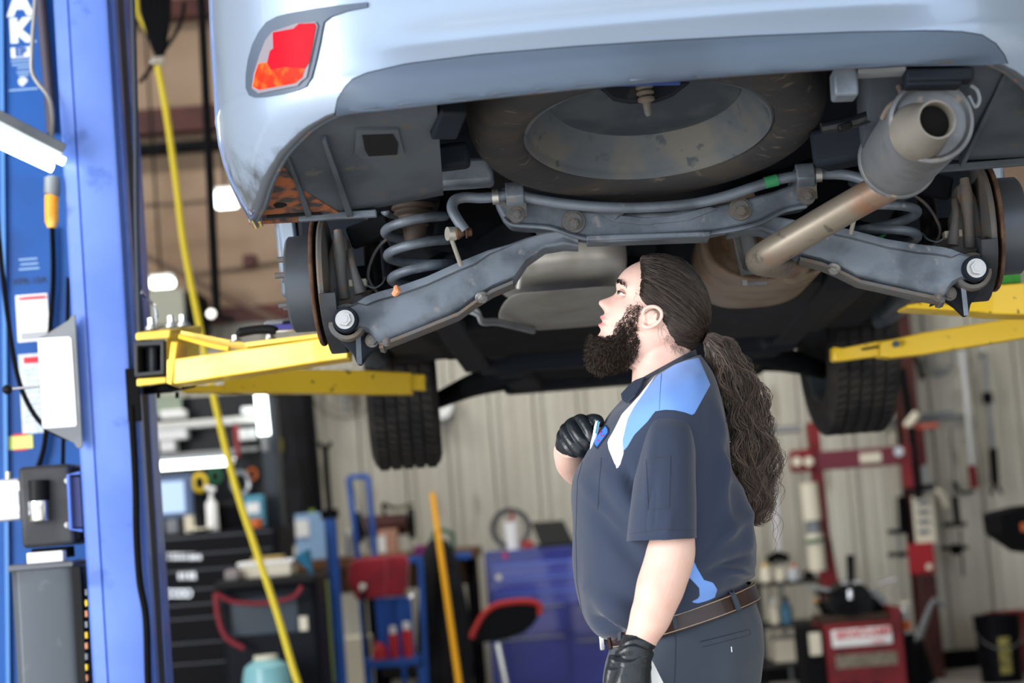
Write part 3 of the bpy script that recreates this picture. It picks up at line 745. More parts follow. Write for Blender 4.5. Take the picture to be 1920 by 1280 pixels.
# front subframe, engine tray
for (a, b, w_, h_) in (((-.5, 2.2, 1.74), (.55, 2.2, 1.74), .10, .07), ((-.45, 2.9, 1.74), (.5, 2.9, 1.74), .2, .12), ((-.4, 2.2, 1.74), (-.35, 2.95, 1.72), .12, .08), ((.45, 2.2, 1.74), (.4, 2.95, 1.72), .12, .08)):
    MB().beam(K(*a), K(*b), w_, h_).build('front_subframe', m_darkb, car, bev=.02)
for s in (-1, 1):
    MB().tube([K(s * .36, 2.35, 1.735), K(s * .5, 2.4, 1.70), K(s * .68, 2.67, 1.66)], [.045, .04, .03], 12, 4).tube([K(s * .36, 2.9, 1.735), K(s * .55, 2.75, 1.70), K(s * .68, 2.67, 1.66)], [.035, .03, .03], 12, 4).build('front_control_arm', m_dark, car)
MB().hexa([K(-.42, 2.25, 1.72), K(.45, 2.25, 1.72), K(.42, 3.2, 1.70), K(-.4, 3.2, 1.70)], [K(-.5, 2.25, 2.1), K(.5, 2.25, 2.1), K(.5, 3.2, 2.2), K(-.5, 3.2, 2.2)]).build('engine_block', m_dark, car, bev=.03)
MB().hexa([K(-.62, 1.15, 1.76), K(.0, 1.25, 1.76), K(.02, 1.9, 1.735), K(-.6, 1.9, 1.735)], [K(-.65, 1.1, 2.0), K(.05, 1.2, 2.0), K(.05, 1.95, 2.0), K(-.65, 1.95, 2.0)]).build('fuel_tank', m_dark, car, bev=.03)
MB().hexa([K(.08, .9, 1.78), K(.65, .8, 1.78), K(.60, 1.9, 1.73), K(.10, 1.9, 1.73)], [K(.05, .8, 2.0), K(.7, .7, 2.0), K(.65, 2.0, 2.0), K(.08, 2.0, 2.0)]).build('underfloor_tray', m_darkb, car, bev=.03)
for s in (-1, 1):   # front wheels
    c = K(s * .78 - .012, 2.67, 1.775); al = .07; ax = (KB * math.cos(al) + KA * math.sin(al)) * (-s); KW = KA * math.cos(al) - KB * math.sin(al)
    w2 = .118; pr = [(.22, -w2 + .01), (.25, -w2), (.30, -w2 - .004), (.325, -w2 + .004), (.337, -w2 + .016)]
    x = -w2 + .02
    grooves = (-.062, -.021, .021, .062)
    tp = []
    for gx in grooves: tp += [(.343, gx - .005), (.334, gx - .004), (.334, gx + .004), (.343, gx + .005)]
    pr += [(.341, -.100)] + tp + [(.341, .100)] + [(a, -b) for a, b in reversed(pr)]
    tw = MB().lathe(pr + [(.215, 0)], c, ax, 110, True).build('front_tyre', m_rubber, car, sa=40, label='treaded front tyre' )
    # tread blocks as sipes
    mb = MB()
    for k in range(64):
        a = 2 * math.pi * k / 64
        if math.sin(a) > .5: continue
        for g0, g1 in ((-.098, -.068), (.068, .098), (-.056, -.027), (.027, .056), (-.015, .015)):
            a2 = a + .03
            q0 = c + ax * g0 + (KW * math.cos(a) + V((0, 0, math.sin(a)))) * .342
            q1 = c + ax * g1 + (KW * math.cos(a2) + V((0, 0, math.sin(a2)))) * .342
            nrm = (KW * math.cos(a) + V((0, 0, math.sin(a))))
            mb.beam(q0, q1, .0035, .004, nrm)
    mb.build('tread_sipes', m_blk2, tw, kind='stuff')
    MB().lathe([(.222, .108), (.226, .112), (.216, .104), (.208, .06), (.2, -.02), (.18, -.05), (.06, -.06), (.0, -.06), (0, -.08), (.222, -.10)], c, ax, 60).build('wheel_rim', m_rim, tw)
# ---------------------------------------------------------------- two-post lift, left side
lift = thing('lift_column', 'light blue lift post with yellow swing arms, left of the car', 'car lift', (-1.08, 5.55, 0))
def swp(pts, z0, z1, name, mt, par=None, **k):
    return MB().rings([[V((x, y, z0)) for x, y in pts], [V((x, y, z1)) for x, y in pts]]).build(name, mt, par, **k)
xl, xr = -1.196, -1.045
post = [(xl + .008, 5.70), (xl, 5.69), (xl, 5.415), (xl + .008, 5.404), (xl + .040, 5.400), (xl + .0435, 5.406), (xl + .047, 5.400), (xr - .012, 5.396), (xr - .001, 5.400), (xr, 5.41), (xr, 5.445), (xr - .008, 5.445), (xr - .010, 5.412), (xl + .012, 5.42), (xl + .012, 5.69)]
swp(post, 0, 3.7, 'column_shell', m_blue, lift, sa=30)
swp([(xr - .010, 5.45), (xr + .012, 5.45), (xr + .012, 5.50), (xr - .010, 5.50)], 0, 3.7, 'column_lip', m_blue, lift, bev=.003)
swp([(xr + .006, 5.5), (xr + .012, 5.5), (xr + .012, 5.585), (xr + .006, 5.585)], 0, 3.7, 'column_track', mat('track_dark', '1b2434', .5), lift)
swp([(xr - .02, 5.59), (xr + .014, 5.59), (xr + .014, 5.70), (xl + .01, 5.70), (xl + .01, 5.69), (xr - .02, 5.69)], 0, 3.7, 'column_flange', m_blue, lift, bev=.003)
MB().box((-1.09, 5.55, .012), (.36, .44, .024)).build('base_plate', m_blue, lift, bev=.004)
# rubber cover strip beside the front face
MB().tube([P(248, -20, 5.395), P(254, 200, 5.395), P(256, 420, 5.395), P(262, 640, 5.395), P(262, 700, 5.395)], .0075, 8, 4).build('column_cable', mat('cable_grey', '2b3340', .6), lift)
pbx(MB(), 237, 690, 262, 790, 5.385, .012).build('wear_pad', m_blk2, lift, bev=.002)
MB().tube([P(246, 760, 5.388), P(254, 900, 5.388), P(256, 1000, 5.388), P(262, 1090, 5.388), P(274, 1160, 5.388), P(278, 1290, 5.388), P(288, 1500, 5.388)], .009, 10, 5).build('column_cable', m_blk2, lift)
# carriage yoke
yk = MB()
a = [P(254, 622, 5.26), P(330, 615, 5.26), P(378, 612, 5.5), P(300, 616, 5.62)]
yoke = MB().hexa([P(254, 638, 5.26), P(318, 634, 5.26), P(378, 626, 5.5), P(290, 632, 5.62)], [P(254, 624, 5.26), P(320, 617, 5.26), P(378, 610, 5.5), P(290, 616, 5.62)])
yo = yoke.build('yoke_plate', m_yel, lift, bev=.004)
MB().hexa([P(256, 724, 5.26), P(312, 718, 5.26), P(330, 716, 5.5), P(280, 722, 5.62)], [P(256, 710, 5.26), P(312, 706, 5.26), P(330, 702, 5.5), P(280, 708, 5.62)]).build('yoke_plate', m_yel, lift, bev=.004)
o_ = [P(x, y, 5.255) for x, y in ((250, 640), (308, 637), (308, 702), (252, 706))]; i_ = [P(x, y, 5.255) for x, y in ((258, 649), (301, 646), (301, 694), (259, 698))]
mb = MB(); dv = V((0, .20, 0))
mb.v = o_ + i_ + [q + dv for q in o_] + [q + dv for q in i_]
for k in range(4):
    j = (k + 1) % 4; mb.f += [(k, j, 4 + j, 4 + k), (8 + k, 12 + k, 12 + j, 8 + j), (k, 8 + k, 8 + j, j), (4 + k, 4 + j, 12 + j, 12 + k)]
mb.f.append((12, 13, 14, 15))
mb.build('pivot_tube', mat('tube_steel', '3b3e42', .5, .4), lift, bev=.003)
MB().cyl(P(284, 646, 5.33), P(285, 700, 5.33), .016, n=20).build('pivot_pin', mat('tube_steel2', '55585d', .4, .6), lift)
MB().prism([P(312, 634, 5.27), P(330, 622, 5.27), P(374, 640, 5.42), P(372, 668, 5.42), P(312, 676, 5.27)], (0, .012, 0)).build('yoke_gusset', m_yel, lift, bev=.002)
for x, y in ((285, 618), (322, 614), (344, 612)):
    c = P(x, y, 5.36)
    MB().cyl(c, c + V((0, 0, .008)), .019, n=20).cyl(c + V((0, 0, .008)), c + V((0, 0, .014)), .014, n=20).cyl(c + V((0, 0, .014)), c + V((0, 0, .032)), .012, n=6).build('pin_nut', m_bolt, lift)
MB().tube([P(258, 540, 5.42), P(272, 556, 5.40), P(292, 578, 5.36), P(293, 612, 5.36)], .004, 8, 3).build('release_lever', m_chrome, lift)
for x in (297, 332): MB().cyl(P(x, 735, 5.5), P(x, 746, 5.5), .005, n=10).build('hanging_bolt', m_blk2, lift)
MB().beam(P(290, 728, 5.45), P(345, 724, 5.5), .16, .02).build('yoke_underside', m_blk2, lift, bev=.004)
# near swing arm
def wbeam(pts, thick, name, mt, par, bev=.004):
    """box beam between picture outlines: pts = (x, ytop, ybottom, Y)"""
    rs = []
    for x, yt, yb, Y in pts:
        a = P(x, yt, Y); b = P(x, yb, Y); rs.append([a, b, b + V((0, thick, 0)), a + V((0, thick, 0))])
    return MB().rings(rs).build(name, mt, par, bev=bev, sa=30)
arm1 = wbeam([(312, 674, 718, 5.10), (330, 672, 719, 5.08), (420, 659, 706, 5.04), (500, 648, 694, 5.00), (600, 633, 678, 4.96), (652, 630, 671, 4.94)], .13, 'swing_arm', m_yel, lift)
MB().tube([P(336, 630, 5.10), P(400, 648, 5.08), P(430, 654, 5.06)], .007, 8, 2).beam(P(345, 628, 5.16), P(470, 652, 5.12), .05, .02).build('arm_brace', m_yel, lift)
MB().prism([P(320, 640, 5.08), P(334, 640, 5.08), P(322, 722, 5.08), P(312, 718, 5.08)], (0, .15, 0)).build('arm_heel', m_yel, lift, bev=.003)
MB().beam(P(470, 648, 5.06), P(640, 627, 5.0), .08, .012).build('arm_top_plate', m_yel, lift, bev=.002)
for x, y in ((442, 636), (506, 632)):
    c = P(x, y + 4, 5.05); MB().hexb(c, (0, 0, 1), .010, .012).build('arm_bolt', m_bolt, lift)
# far swing arm reaching towards the front wheel
wbeam([(420, 706, 734, 5.86), (475, 698, 736, 5.95), (560, 692, 736, 6.05), (690, 694, 738, 6.2), (772, 698, 738, 6.3)], .10, 'swing_arm', m_yel2, lift)
wbeam([(340, 722, 735, 5.78), (430, 721, 736, 5.88)], .08, 'arm_strut', m_yel2, lift)
wbeam([(740, 700, 728, 6.28), (797, 701, 731, 6.34)], .08, 'arm_extension', m_yel2, lift)
# sign plate fixed to the post
sg = MB().prism([P(x, y, 5.37) for x, y in ((137, 588), (141, 590), (155, 835), (150, 842), (143, 838), (138, 830), (92, 808), (78, 800), (70, 640), (72, 632), (84, 628), (128, 600))], (0, .006, 0))
SGB = sg.bvh(); sgo = sg.build('sign_plate', m_grey, lift, bev=.002)
drape([(71, 638), (73, 634), (130, 631), (134, 635), (144, 796), (141, 799), (84, 803), (80, 799)], SGB, .001, .0015, 30).build('instruction_card', m_white, sgo)
for pl_ in ([(74, 679), (98, 677), (98, 679), (74, 681)], [(102, 672), (134, 670), (134, 671), (102, 673)], [(102, 677), (134, 675), (134, 676), (102, 678)], [(110, 658), (126, 648), (127, 650), (111, 660)], [(88, 768), (136, 763), (136, 764), (88, 769)], [(78, 740), (134, 736), (134, 737), (78, 741)]):
    drape(pl_, SGB, .0026, .0006, 20).build('card_print', m_print, sgo)
MB().tube([P(20, 729, 5.32), P(76, 724, 5.34)], .004, 10).ball(P(15, 730, 5.32), .0115, 10).build('lock_lever', m_chrome, lift)
MB().ball(P(14, 730, 5.318), .0135, 12).build('lever_knob', m_black, lift)

# ---------------------------------------------------------------- tools lying on the near arm
sc2 = thing('screwdriver', 'black-handled screwdriver lying on the yellow arm', 'screwdriver', P(480, 625, 5.03))
MB().tube([P(444, 622, 5.02), P(449, 623, 5.02), P(460, 621, 5.02), P(480, 618, 5.02), (P(505, 617, 5.02)), P(517, 620, 5.02), P(519, 621, 5.02)], [.006, .0125, .012, .0115, .0125, .011, .005], 16, 3).build('handle', m_black, sc2)
MB().tube([P(518, 621, 5.02), P(604, 617, 5.02)], .003, 8).build('blade', m_chrome, sc2)
bx2 = thing('tool_case', 'small purple and black case on the yellow arm', 'case', P(525, 618, 5.14))
MB().hexa([P(494, 620, 5.12), P(585, 617, 5.12), P(590, 615, 5.3), P(500, 617, 5.3)], [P(494, 610, 5.12), P(560, 606, 5.12), P(590, 604, 5.3), P(500, 606, 5.3)]).build('case_base', mat('purple_plastic', '4b4697', .5), bx2, bev=.003)
MB().hexa([P(494, 610, 5.12), P(530, 608, 5.12), P(560, 604, 5.3), P(500, 606, 5.3)], [P(496, 602, 5.12), P(532, 600, 5.12), P(560, 597, 5.3), P(503, 600, 5.3)]).build('case_lid', m_grey, bx2, bev=.003)

# ---------------------------------------------------------------- two-post lift, right side
lr_ = thing('lift_column', 'blue lift post outside the frame with two yellow arms under the right side', 'car lift', (1.78, 5.55, 0))
swp([(-a + .60 + .0, b) for a, b in reversed(post)], 0, 3.7, 'column_shell', m_blue, lr_, sa=30)
MB().box((1.78, 5.55, .012), (.36, .44, .024)).build('base_plate', m_blue, lr_, bev=.004)
MB().box((1.72, 5.5, 1.60), (.12, .3, .5)).build('carriage', m_blue, lr_, bev=.01)
wbeam([(1650, 641, 668, 5.98), (1672, 636, 670, 5.96), (1690, 632, 668, 5.95), (1730, 623, 664, 5.92), (1920, 592, 633, 5.75), (2120, 560, 606, 5.60)], .09, 'swing_arm', m_yel2, lr_)
wbeam([(1561, 651, 674, 6.1), (1566, 650, 677, 6.1), (1580, 652, 676, 6.08), (1640, 640, 668, 6.02), (1700, 632, 660, 6.0)], .06, 'arm_extension', m_yel2, lr_)
MB().beam(P(1616, 655, 6.03), P(1656, 649, 6.0), .02, .005).build('extension_slot', m_blk2, lr_)
c = P(1679, 645, 5.94); MB().cyl(c, c + V((0, -.012, 0)), .010, n=16).build('arm_pin', mat('pin_blue', '46535f', .4, .5), lr_)
wbeam([(1700, 570, 577, 5.02), (1835, 552, 584, 5.0), (1862, 534, 588, 4.98), (1920, 530, 590, 4.98), (2140, 520, 590, 5.3)], .13, 'swing_arm', m_yel2, lr_)
MB().box(P(1890, 518, 5.02) + V((0, .03, 0)), (.06, .08, .042)).build('lift_pad', mat('green_pad', '3a9a35', .6, c2='2f7f2c', ns=20), lr_, bev=.004)

# ---------------------------------------------------------------- neighbouring lift post with its power unit
nb = thing('lift_column', 'deep blue lift post with white lettering, at the far left edge', 'car lift', (-1.55, 6.2, 0))
NY = 5.98
x0 = P(-60, 640, NY).x; x1 = P(150, 640, NY).x
MB().box(((x0 + x1) / 2, NY + .15, 1.85), (x1 - x0, .3, 3.7)).build('column_shell', m_blue2, nb, bev=.006)
for px in (6,):
    MB().beam(P(2, -40, NY - .01), P(16, 1300, NY - .01), .012, .012).build('column_edge', mat('edge_blue', '4f86c8', .4), nb)
MB().box(((x0 + x1) / 2, NY + .1, .012), (.55, .5, .024)).build('base_plate', m_blue2, nb)
m_let = mat('white_lettering', 'dfe8ee', .5)
rollE = Euler((math.pi / 2, 0, 0))
def lab(s, px, py, hpx, bold=.0, mt=m_let, par=nb, Y=NY - .001, name='lettering', ext=.0006):
    text(s, hpx * Y / FP * 1.42, P(px, py, Y), rollE, mt, par, name, ext, bold)
lab('A', 37, 8, 46, .006); lab('K', 38, 59, 42, .007)
pbx(MB(), 20, 88, 58, 108, NY - .002, .002).build('logo_plate', m_let, nb)
lab('EP', 39, 98, 15, .002, mt=m_blue2, Y=NY - .003)
for y, a, b in ((112, 20, 58), (119, 22, 58), (125, 32, 56), (133, 31, 56), (139, 34, 54)):
    pbx(MB(), a, y, b, y + 3, NY - .002, .002).build('lettering_line', mat('pale_lettering', '8fb0cf', .5), nb)
MB().cyl(P(43, 153, NY), P(43, 153, NY - .003), .0145, n=24).build('seal_emblem', m_let, nb)
pbx(MB(), 16, 166, 72, 169, NY - .002, .002).build('lettering_line', MT['pale_lettering'], nb)
for k, (a, b) in enumerate(((35, 70), (38, 72), (35, 74))): pbx(MB(), a, 484 + 9 * k, b, 487 + 9 * k, NY - .002, .002).build('lettering_line', MT['pale_lettering'], nb)
lab('XPR-10A', 56, 527, 12, .0, mt=m_printd)
c1 = pbx(MB(), 31, 551, 91, 640, NY - .003, .003).build('warning_card', m_white, nb)
pbx(MB(), 34, 555, 87, 562, NY - .0045, .002).build('card_heading', mat('pink_print', 'e08a90', .6), nb)
pbx(MB(), 39, 622, 88, 636, NY - .0045, .002).build('card_footer', m_print, nb)
for k in range(5): pbx(MB(), 38, 572 + 9 * k, 86, 573.5 + 9 * k, NY - .0045, .002).build('card_print', m_print, nb)
lab('! WARNING', 60, 558, 6, .0, mt=m_pred, Y=NY - .007)
c2_ = pbx(MB(), 38, 662, 92, 812, NY - .003, .003).build('warning_card', mat('pale_card', 'cfdae2', .6, c2='b9c8d4', ns=40), nb)
pbx(MB(), 44, 668, 90, 680, NY - .0045, .002).build('card_heading', m_pred, nb)
for k in range(10): pbx(MB(), 46, 690 + 11 * k, 88, 692 + 11 * k, NY - .0045, .002).build('card_print', m_print, nb)
drapeY = pbx(MB(), 13, 816, 62, 842, NY - .003, .003).build('round_sticker', mat('yellow_sticker', 'd9e07f', .5), nb, bev=.02)
pbx(MB(), 24, 813, 50, 817, NY - .0045, .002).build('sticker_band', m_pred, nb); pbx(MB(), 26, 841, 52, 844, NY - .0045, .002).build('sticker_band', m_pred, nb)
# cables on its face
MB().tube([P(74, -30, NY - .03), P(84, 80, NY - .03), P(92, 170, NY - .03), P(97, 250, NY - .03)], .016, 10, 4).build('cable_duct', mat('duct', '4a4450', .5), nb)
MB().tube([P(98, 425, NY - .02), P(100, 520, NY - .02), P(94, 620, NY - .02), P(92, 720, NY - .02), P(84, 830, NY - .02), P(70, 880, NY - .02)], .008, 10, 5).build('power_cable', m_blk2, nb)
MB().tube([P(-6, 400, 5.6), P(10, 560, 5.6), P(32, 700, 5.55), P(60, 770, 5.5), P(92, 805, 5.4), P(130, 822, 5.38)], .007, 10, 5).build('hydraulic_hose', m_blk2, nb)
MB().tube([P(128, 520, 5.8), P(126, 620, 5.8), P(120, 780, 5.75), P(118, 870, 5.7)], .006, 10, 4).build('hydraulic_hose', m_blk2, nb)
# power unit
pu = thing('power_unit', 'black hydraulic power unit with grey tank, bottom left', 'pump', (-1.27, 5.6, .6))
pub = pbx(MB(), 37, 872, 136, 1024, 5.45, .16).build('motor_housing', mat('housing_black', '2b2d32', .5, c2='3b3d42', ns=7), pu, bev=.012, bseg=3)
pbx(MB(), 118, 876, 150, 1016, 5.47, .14).build('switch_box', m_black, pu, bev=.008)
MB().lathe([(0, 0), (.027, 0), (.029, .005), (.029, .055), (.0, .06)], P(75, 977, 5.44), (0, 0, 1), 28).build('capacitor_end', m_chrome, pu)
MB().cyl(P(73, 938, 5.44), P(72, 900, 5.44), .0285, n=28).build('capacitor', m_black, pu)
MB().tube([P(150, 886, 5.42), P(128, 890, 5.42), P(133, 992, 5.42), P(155, 994, 5.42)], .005, 8).build('handle_bracket', m_blue, pu)
pbx(MB(), 132, 894, 152, 988, 5.43, .006).build('bracket_plate', mat('dull_blue', '2a3568', .5), pu)
for y in (901, 984): MB().hexb(P(126, y, 5.45), (0, -1, 0), .005, .012).build('housing_bolt', m_bolt, pu)
pbx(MB(), -14, 898, 38, 976, 5.47, .1).build('valve_block', mat('alloy_block', 'c9cbd0', .35, .5), pu, bev=.006)
for y in (903, 962): pbx(MB(), -14, y, 37, y + 20 if y < 950 else y - 16, 5.462, .006).build('block_band', m_white, pu, bev=.004)
MB().cyl(P(16, 898, 5.5), P(16, 884, 5.5), .010, n=12).build('valve_stem', m_bolt, pu)
MB().box(P(100, 1036, 5.52), (.10, .08, .03)).build('pump_neck', m_blk2, pu)
pbx(MB(), 50, 1034, 118, 1055, 5.44, .05).build('filler_label', m_white, pu, bev=.003)
pbx(MB(), 14, 1055, 138, 1068, 5.42, .22).build('tank_lid', mat('lid_grey', '5b5f66', .4, .3), pu, bev=.005)
tk = [P(22, 1068, 5.45), P(32, 1068, 5.425), P(118, 1066, 5.425), P(140, 1064, 5.44), P(162, 1060, 5.47), P(162, 1060, 5.64), P(22, 1068, 5.64)]
zb = .42
MB().rings([[V((q.x + .0, q.y, zb)) for q in tk], [V((q.x, q.y, tk[1].z)) for q in tk]]).build('oil_tank', mat('tank_grey', '555c65', .45, .1, c2='3d4148', ns=3, c3='6b7178'), pu, bev=.004)
pbx(MB(), 140, 1062, 158, 1300, 5.41, .03).build('tank_side', m_black, pu, bev=.003)
for k in range(9):
    MB().box(P(163, 1110 + 20 * k, 5.42), (.006, .02, .016)).build('cable_clip', m_yel2 if k % 3 == 1 else m_copper if k % 3 else m_grey, pu)
# strip light slung in front of the blue post
sl = thing('strip_light', 'lit fluorescent strip light hanging slanted at the far left', 'light', P(50, 270, 5.3))
a, b = P(-40, 205, 5.22), P(114, 284, 5.34)
MB().beam(a, b, .07, .03).build('light_housing', m_grey, sl, bev=.003)
MB().cyl(P(-40, 232, 5.2), P(120, 303, 5.32), .012, n=16).build('lamp_tube', m_tube, sl)
MB().cyl(P(-40, 252, 5.28), P(98, 316, 5.40), .012, n=16).build('lamp_tube', m_tube, sl)
tag(MB().tube([P(68, -40, 5.4), P(66, 0, 5.4), P(60, 90, 5.4), P(62, 140, 5.4), P(90, 180, 5.38), P(98, 215, 5.36), P(97, 262, 5.34)], .0065, 10, 6).build('metal_conduit', mat('conduit', '9a9a9a', .35, .6)), 'flexible metal conduit feeding the slanted strip light', 'cable')
wl = thing('inspection_lamp', 'yellow-handled inspection lamp hanging below the strip light', 'lamp', P(97, 425, 5.4))
MB().tube([P(98, 330, 5.4), P(98, 333, 5.4), P(98, 362, 5.4), P(97, 366, 5.4)], [.010, .022, .023, .02], 18).build('lamp_collar', m_grey, wl)
MB().tube([P(97, 366, 5.4), P(97, 372, 5.4), P(97, 415, 5.4), P(97, 427, 5.4)], [.019, .020, .019, .012], 18).build('lamp_handle', mat('amber', 'e0952c', .45, c2='f0b95c', ns=20), wl)
MB().tube([P(97, 427, 5.4), P(99, 500, 5.5), P(98, 590, 5.7)], .005, 8, 3).build('lamp_cable', m_blk2, wl)
# yellow hose and its reel
hs = thing('hose_reel', 'black hose reel with clamp hanging from the ceiling', 'reel', P(300, 60, 8.4))
for k in range(5):
    MB().tube([P(262 + 13 * k, -60, 8.4), P(270 + 11 * k, 20, 8.4), P(287 + 5 * k, 80, 8.4), P(298 + k, 104, 8.4)], .016, 8, 4).build('hose_loop', m_blk2, hs)
MB().tube([P(262, -40, 8.45), P(258, 20, 8.45), P(276, 60, 8.45), P(300, 108, 8.45)], .008, 8, 4).build('hose_loop', m_hose, hs)
MB().tube([P(346, 4, 8.4), P(336, 50, 8.4), P(300, 105, 8.4), P(262, 155, 8.4)], .009, 8, 4).build('support_wire', m_blk2, hs)
MB().box(P(296, 113, 8.4), (.06, .03, .03)).build('hose_clamp', m_chrome, hs, bev=.004)
MB().cyl(P(300, -60, 8.4), P(305, -330, 8.4), .02, n=12).build('reel_bracket', m_blk2, hs)
tag(MB().tube([P(295, 122, 8.36), P(310, 200, 8.4), P(330, 340, 8.35), P(345, 460, 8.3), P(372, 600, 8.2), P(400, 740, 8.1), P(440, 905, 8.0), P(480, 1030, 7.9), P(520, 1150, 7.8), P(562, 1290, 7.7), P(640, 1500, 7.6)], .0140, 10, 6).build('air_hose', m_hose), 'long yellow air hose running from ceiling down to floor', 'hose')
# ---------------------------------------------------------------- the mechanic
YM = 4.10
man = thing('person', 'bearded mechanic with long ponytail and navy work shirt looking up', 'person', V((P(1280, 1280, YM).x, YM, 0)))
m_skin = mat('skin', 'ddbaad', .55, 0, c2='d6aa9d', ns=18, lo=.4, hi=.7, sss=.06, attr=[('lip', 'c97f7c')], bump=.05, bs=300)
m_navy = mat('navy_shirt', '29344a', .85, 0, sheen=.25, bump=.12, bs=900, attr=[('blue', '6f9be6'), ('white', 'eef1f6')])
m_navc = mat('navy_collar', '232a3a', .85, sheen=.2, bump=.1, bs=800)
m_trou = mat('charcoal_trousers', '37404d', .85, sheen=.2, bump=.1, bs=900)
m_glove = mat('black_nitrile', '1b2026', .33, coat=.15, bump=.5, bs=70)
m_hair = mat('dark_hair', '1d1715', .4, tone='4b3f38', spec=.45)
m_pony = mat('ponytail_hair', '2f2521', .4, tone='7a695d', spec=.5)
m_beard = mat('beard_hair', '14100e', .5, tone='46372d', spec=.3)
HF = (-.93, -.367); HU = (.367, -.93)
def hpx(a, b): return (1215 + a * HF[0] + b * HU[0], 603 + a * HF[1] + b * HU[1])
def H(a, b, w):
    x, y = hpx(a, b); return P(x, y, YM) + V((0, w / 910, 0))
def hloc(x, y):
    dx, dy = x - 1215, y - 603; return (dx * HF[0] + dy * HF[1], dx * HU[0] + dy * HU[1])
frT = [(-92, 48), (-82, 64), (-74, 73), (-60, 78), (-48, 76), (-39, 79), (-30, 79), (-20, 80), (-8, 79), (5, 77), (20, 74), (30, 75), (40, 80), (48, 82), (62, 81), (80, 73), (98, 57), (112, 36), (121, 14), (126, -6)]
bkT = [(-92, -40), (-60, -52), (-40, -70), (-20, -86), (0, -96), (20, -100), (50, -97), (80, -82), (100, -60), (115, -38), (126, -16)]
wdT = [(-92, 34), (-74, 42), (-60, 50), (-40, 57), (-20, 63), (0, 67), (20, 70), (50, 72), (80, 66), (100, 53), (115, 33), (126, 8)]
noseT = [(-18, 0), (-13, 3), (-9, 9), (-4, 19), (2, 23), (8, 19), (14, 13), (22, 6), (30, 1), (36, 0)]
def head_mesh(off=0., hairpoly=None, nb=110, nt=120):
    rs = []; info = []
    for i in range(nb + 1):
        b = -92 + 218 * (i / nb)
        b2 = b
        af, ab, W = smooth_tab(frT, b), smooth_tab(bkT, b), smooth_tab(wdT, b)
        ac = ab + (af - ab) * .44; ring = []
        for k in range(nt):
            th = 2 * math.pi * k / nt; c, s = math.cos(th), math.sin(th)
            A = (af - ac) if c > 0 else (ac - ab)
            a = ac + A * math.copysign(abs(c) ** .9, c); w = W * math.copysign(abs(s) ** .86, s)
            if c > 0: w *= 1 - (.16 if b > 0 else .16 + .14 * min(1, -b / 60)) * c
            if c > .2 and hairpoly is None:
                sg = 9 + max(0, (10 - b)) * .25
                g = math.exp(-(w / min(sg, 13)) ** 2)
                a += smooth_tab(noseT, b) * g if -18 < b < 36 else 0
                a += 3 * math.exp(-((b + 4) / 6) ** 2) * math.exp(-((abs(w) - 12) / 5) ** 2)
                lw = math.exp(-(w / 19) ** 2)
                a += (8.5 * math.exp(-((b + 24) / 4.6) ** 2) + 6.5 * math.exp(-((b + 39.5) / 4.5) ** 2) - 2 * math.exp(-((b + 33) / 2.) ** 2)) * lw
                a -= 6 * math.exp(-((b - 27) / 9) ** 2) * math.exp(-((abs(w) - 29) / 13) ** 2)
                a += 2.5 * math.exp(-((b - 45) / 6) ** 2) * math.exp(-((abs(w) - 26) / 16) ** 2)
                w *= 1 + .04 * math.exp(-((b + 2) / 14) ** 2)
            o_ = off
            if hairpoly is not None:
                sd_ = sdist(a, b, hairpoly); o_ = -6 + (off + 6) * max(0, min(1, (sd_ + 2) / 9))
                o_ += 1.2 * math.sin(w * .5 + a * .12) * (sd_ > 4)
            cc = V((a - (ac), 0 if i < nb - 20 else (b - 60) * .9, w)); cc = cc.normalized() * o_ if cc.length > 0 else cc
            ring.append(H(a + cc.x, b + cc.y, w + cc.z))
        rs.append(ring)
    return rs
bod = MB().rings(head_mesh())
# ears
for s in (-1, 1):
    yo_ = s * 70 / 910
    def E_(x, y, o=0): return P(x, y, YM) + V((0, yo_ + s * o, 0))
    bod.tube([E_(1201, 600, .004), E_(1203, 589, .010), E_(1212, 583.5, .014), E_(1224, 584, .018), E_(1233, 591, .02), E_(1235, 601, .019), E_(1230, 611, .016), E_(1221, 618, .012), E_(1211, 621, .008), E_(1203, 618, .004), E_(1200, 612, .002)], [.0035, .004, .0042, .0042, .0042, .004, .004, .0042, .005, .005, .004], 8, 4)
    bod.tube([E_(1226, 594, .012), E_(1224, 604, .013), E_(1216, 612, .009)], [.0025, .0032, .003], 8, 3)
    bod.ball(E_(1218, 602, .001), .0175, 10, (.9, .40, 1.0)); bod.ball(E_(1204, 606, .004), .005, 8)
def ringFB(F_, B_, hw, n=72, ex=.88, yc=YM, shrink=0.):
    a = P(*F_, yc); b = P(*B_, yc); c = (a + b) / 2; h = (a - b) / 2
    h = h * (1 - shrink / max(h.length, .01)); hw = hw - shrink; out = []
    for k in range(n):
        th = 2 * math.pi * k / n; co_, si = math.cos(th), math.sin(th)
        out.append(c + h * math.copysign(abs(co_) ** ex, co_) + V((0, hw * math.copysign(abs(si) ** ex, si), 0)))
    return out
bod.rings([ringFB((1190, 640), (1285, 620), .052), ringFB((1186, 690), (1294, 655), .060), ringFB((1184, 726), (1308, 680), .070), ringFB((1180, 760), (1320, 700), .09)])
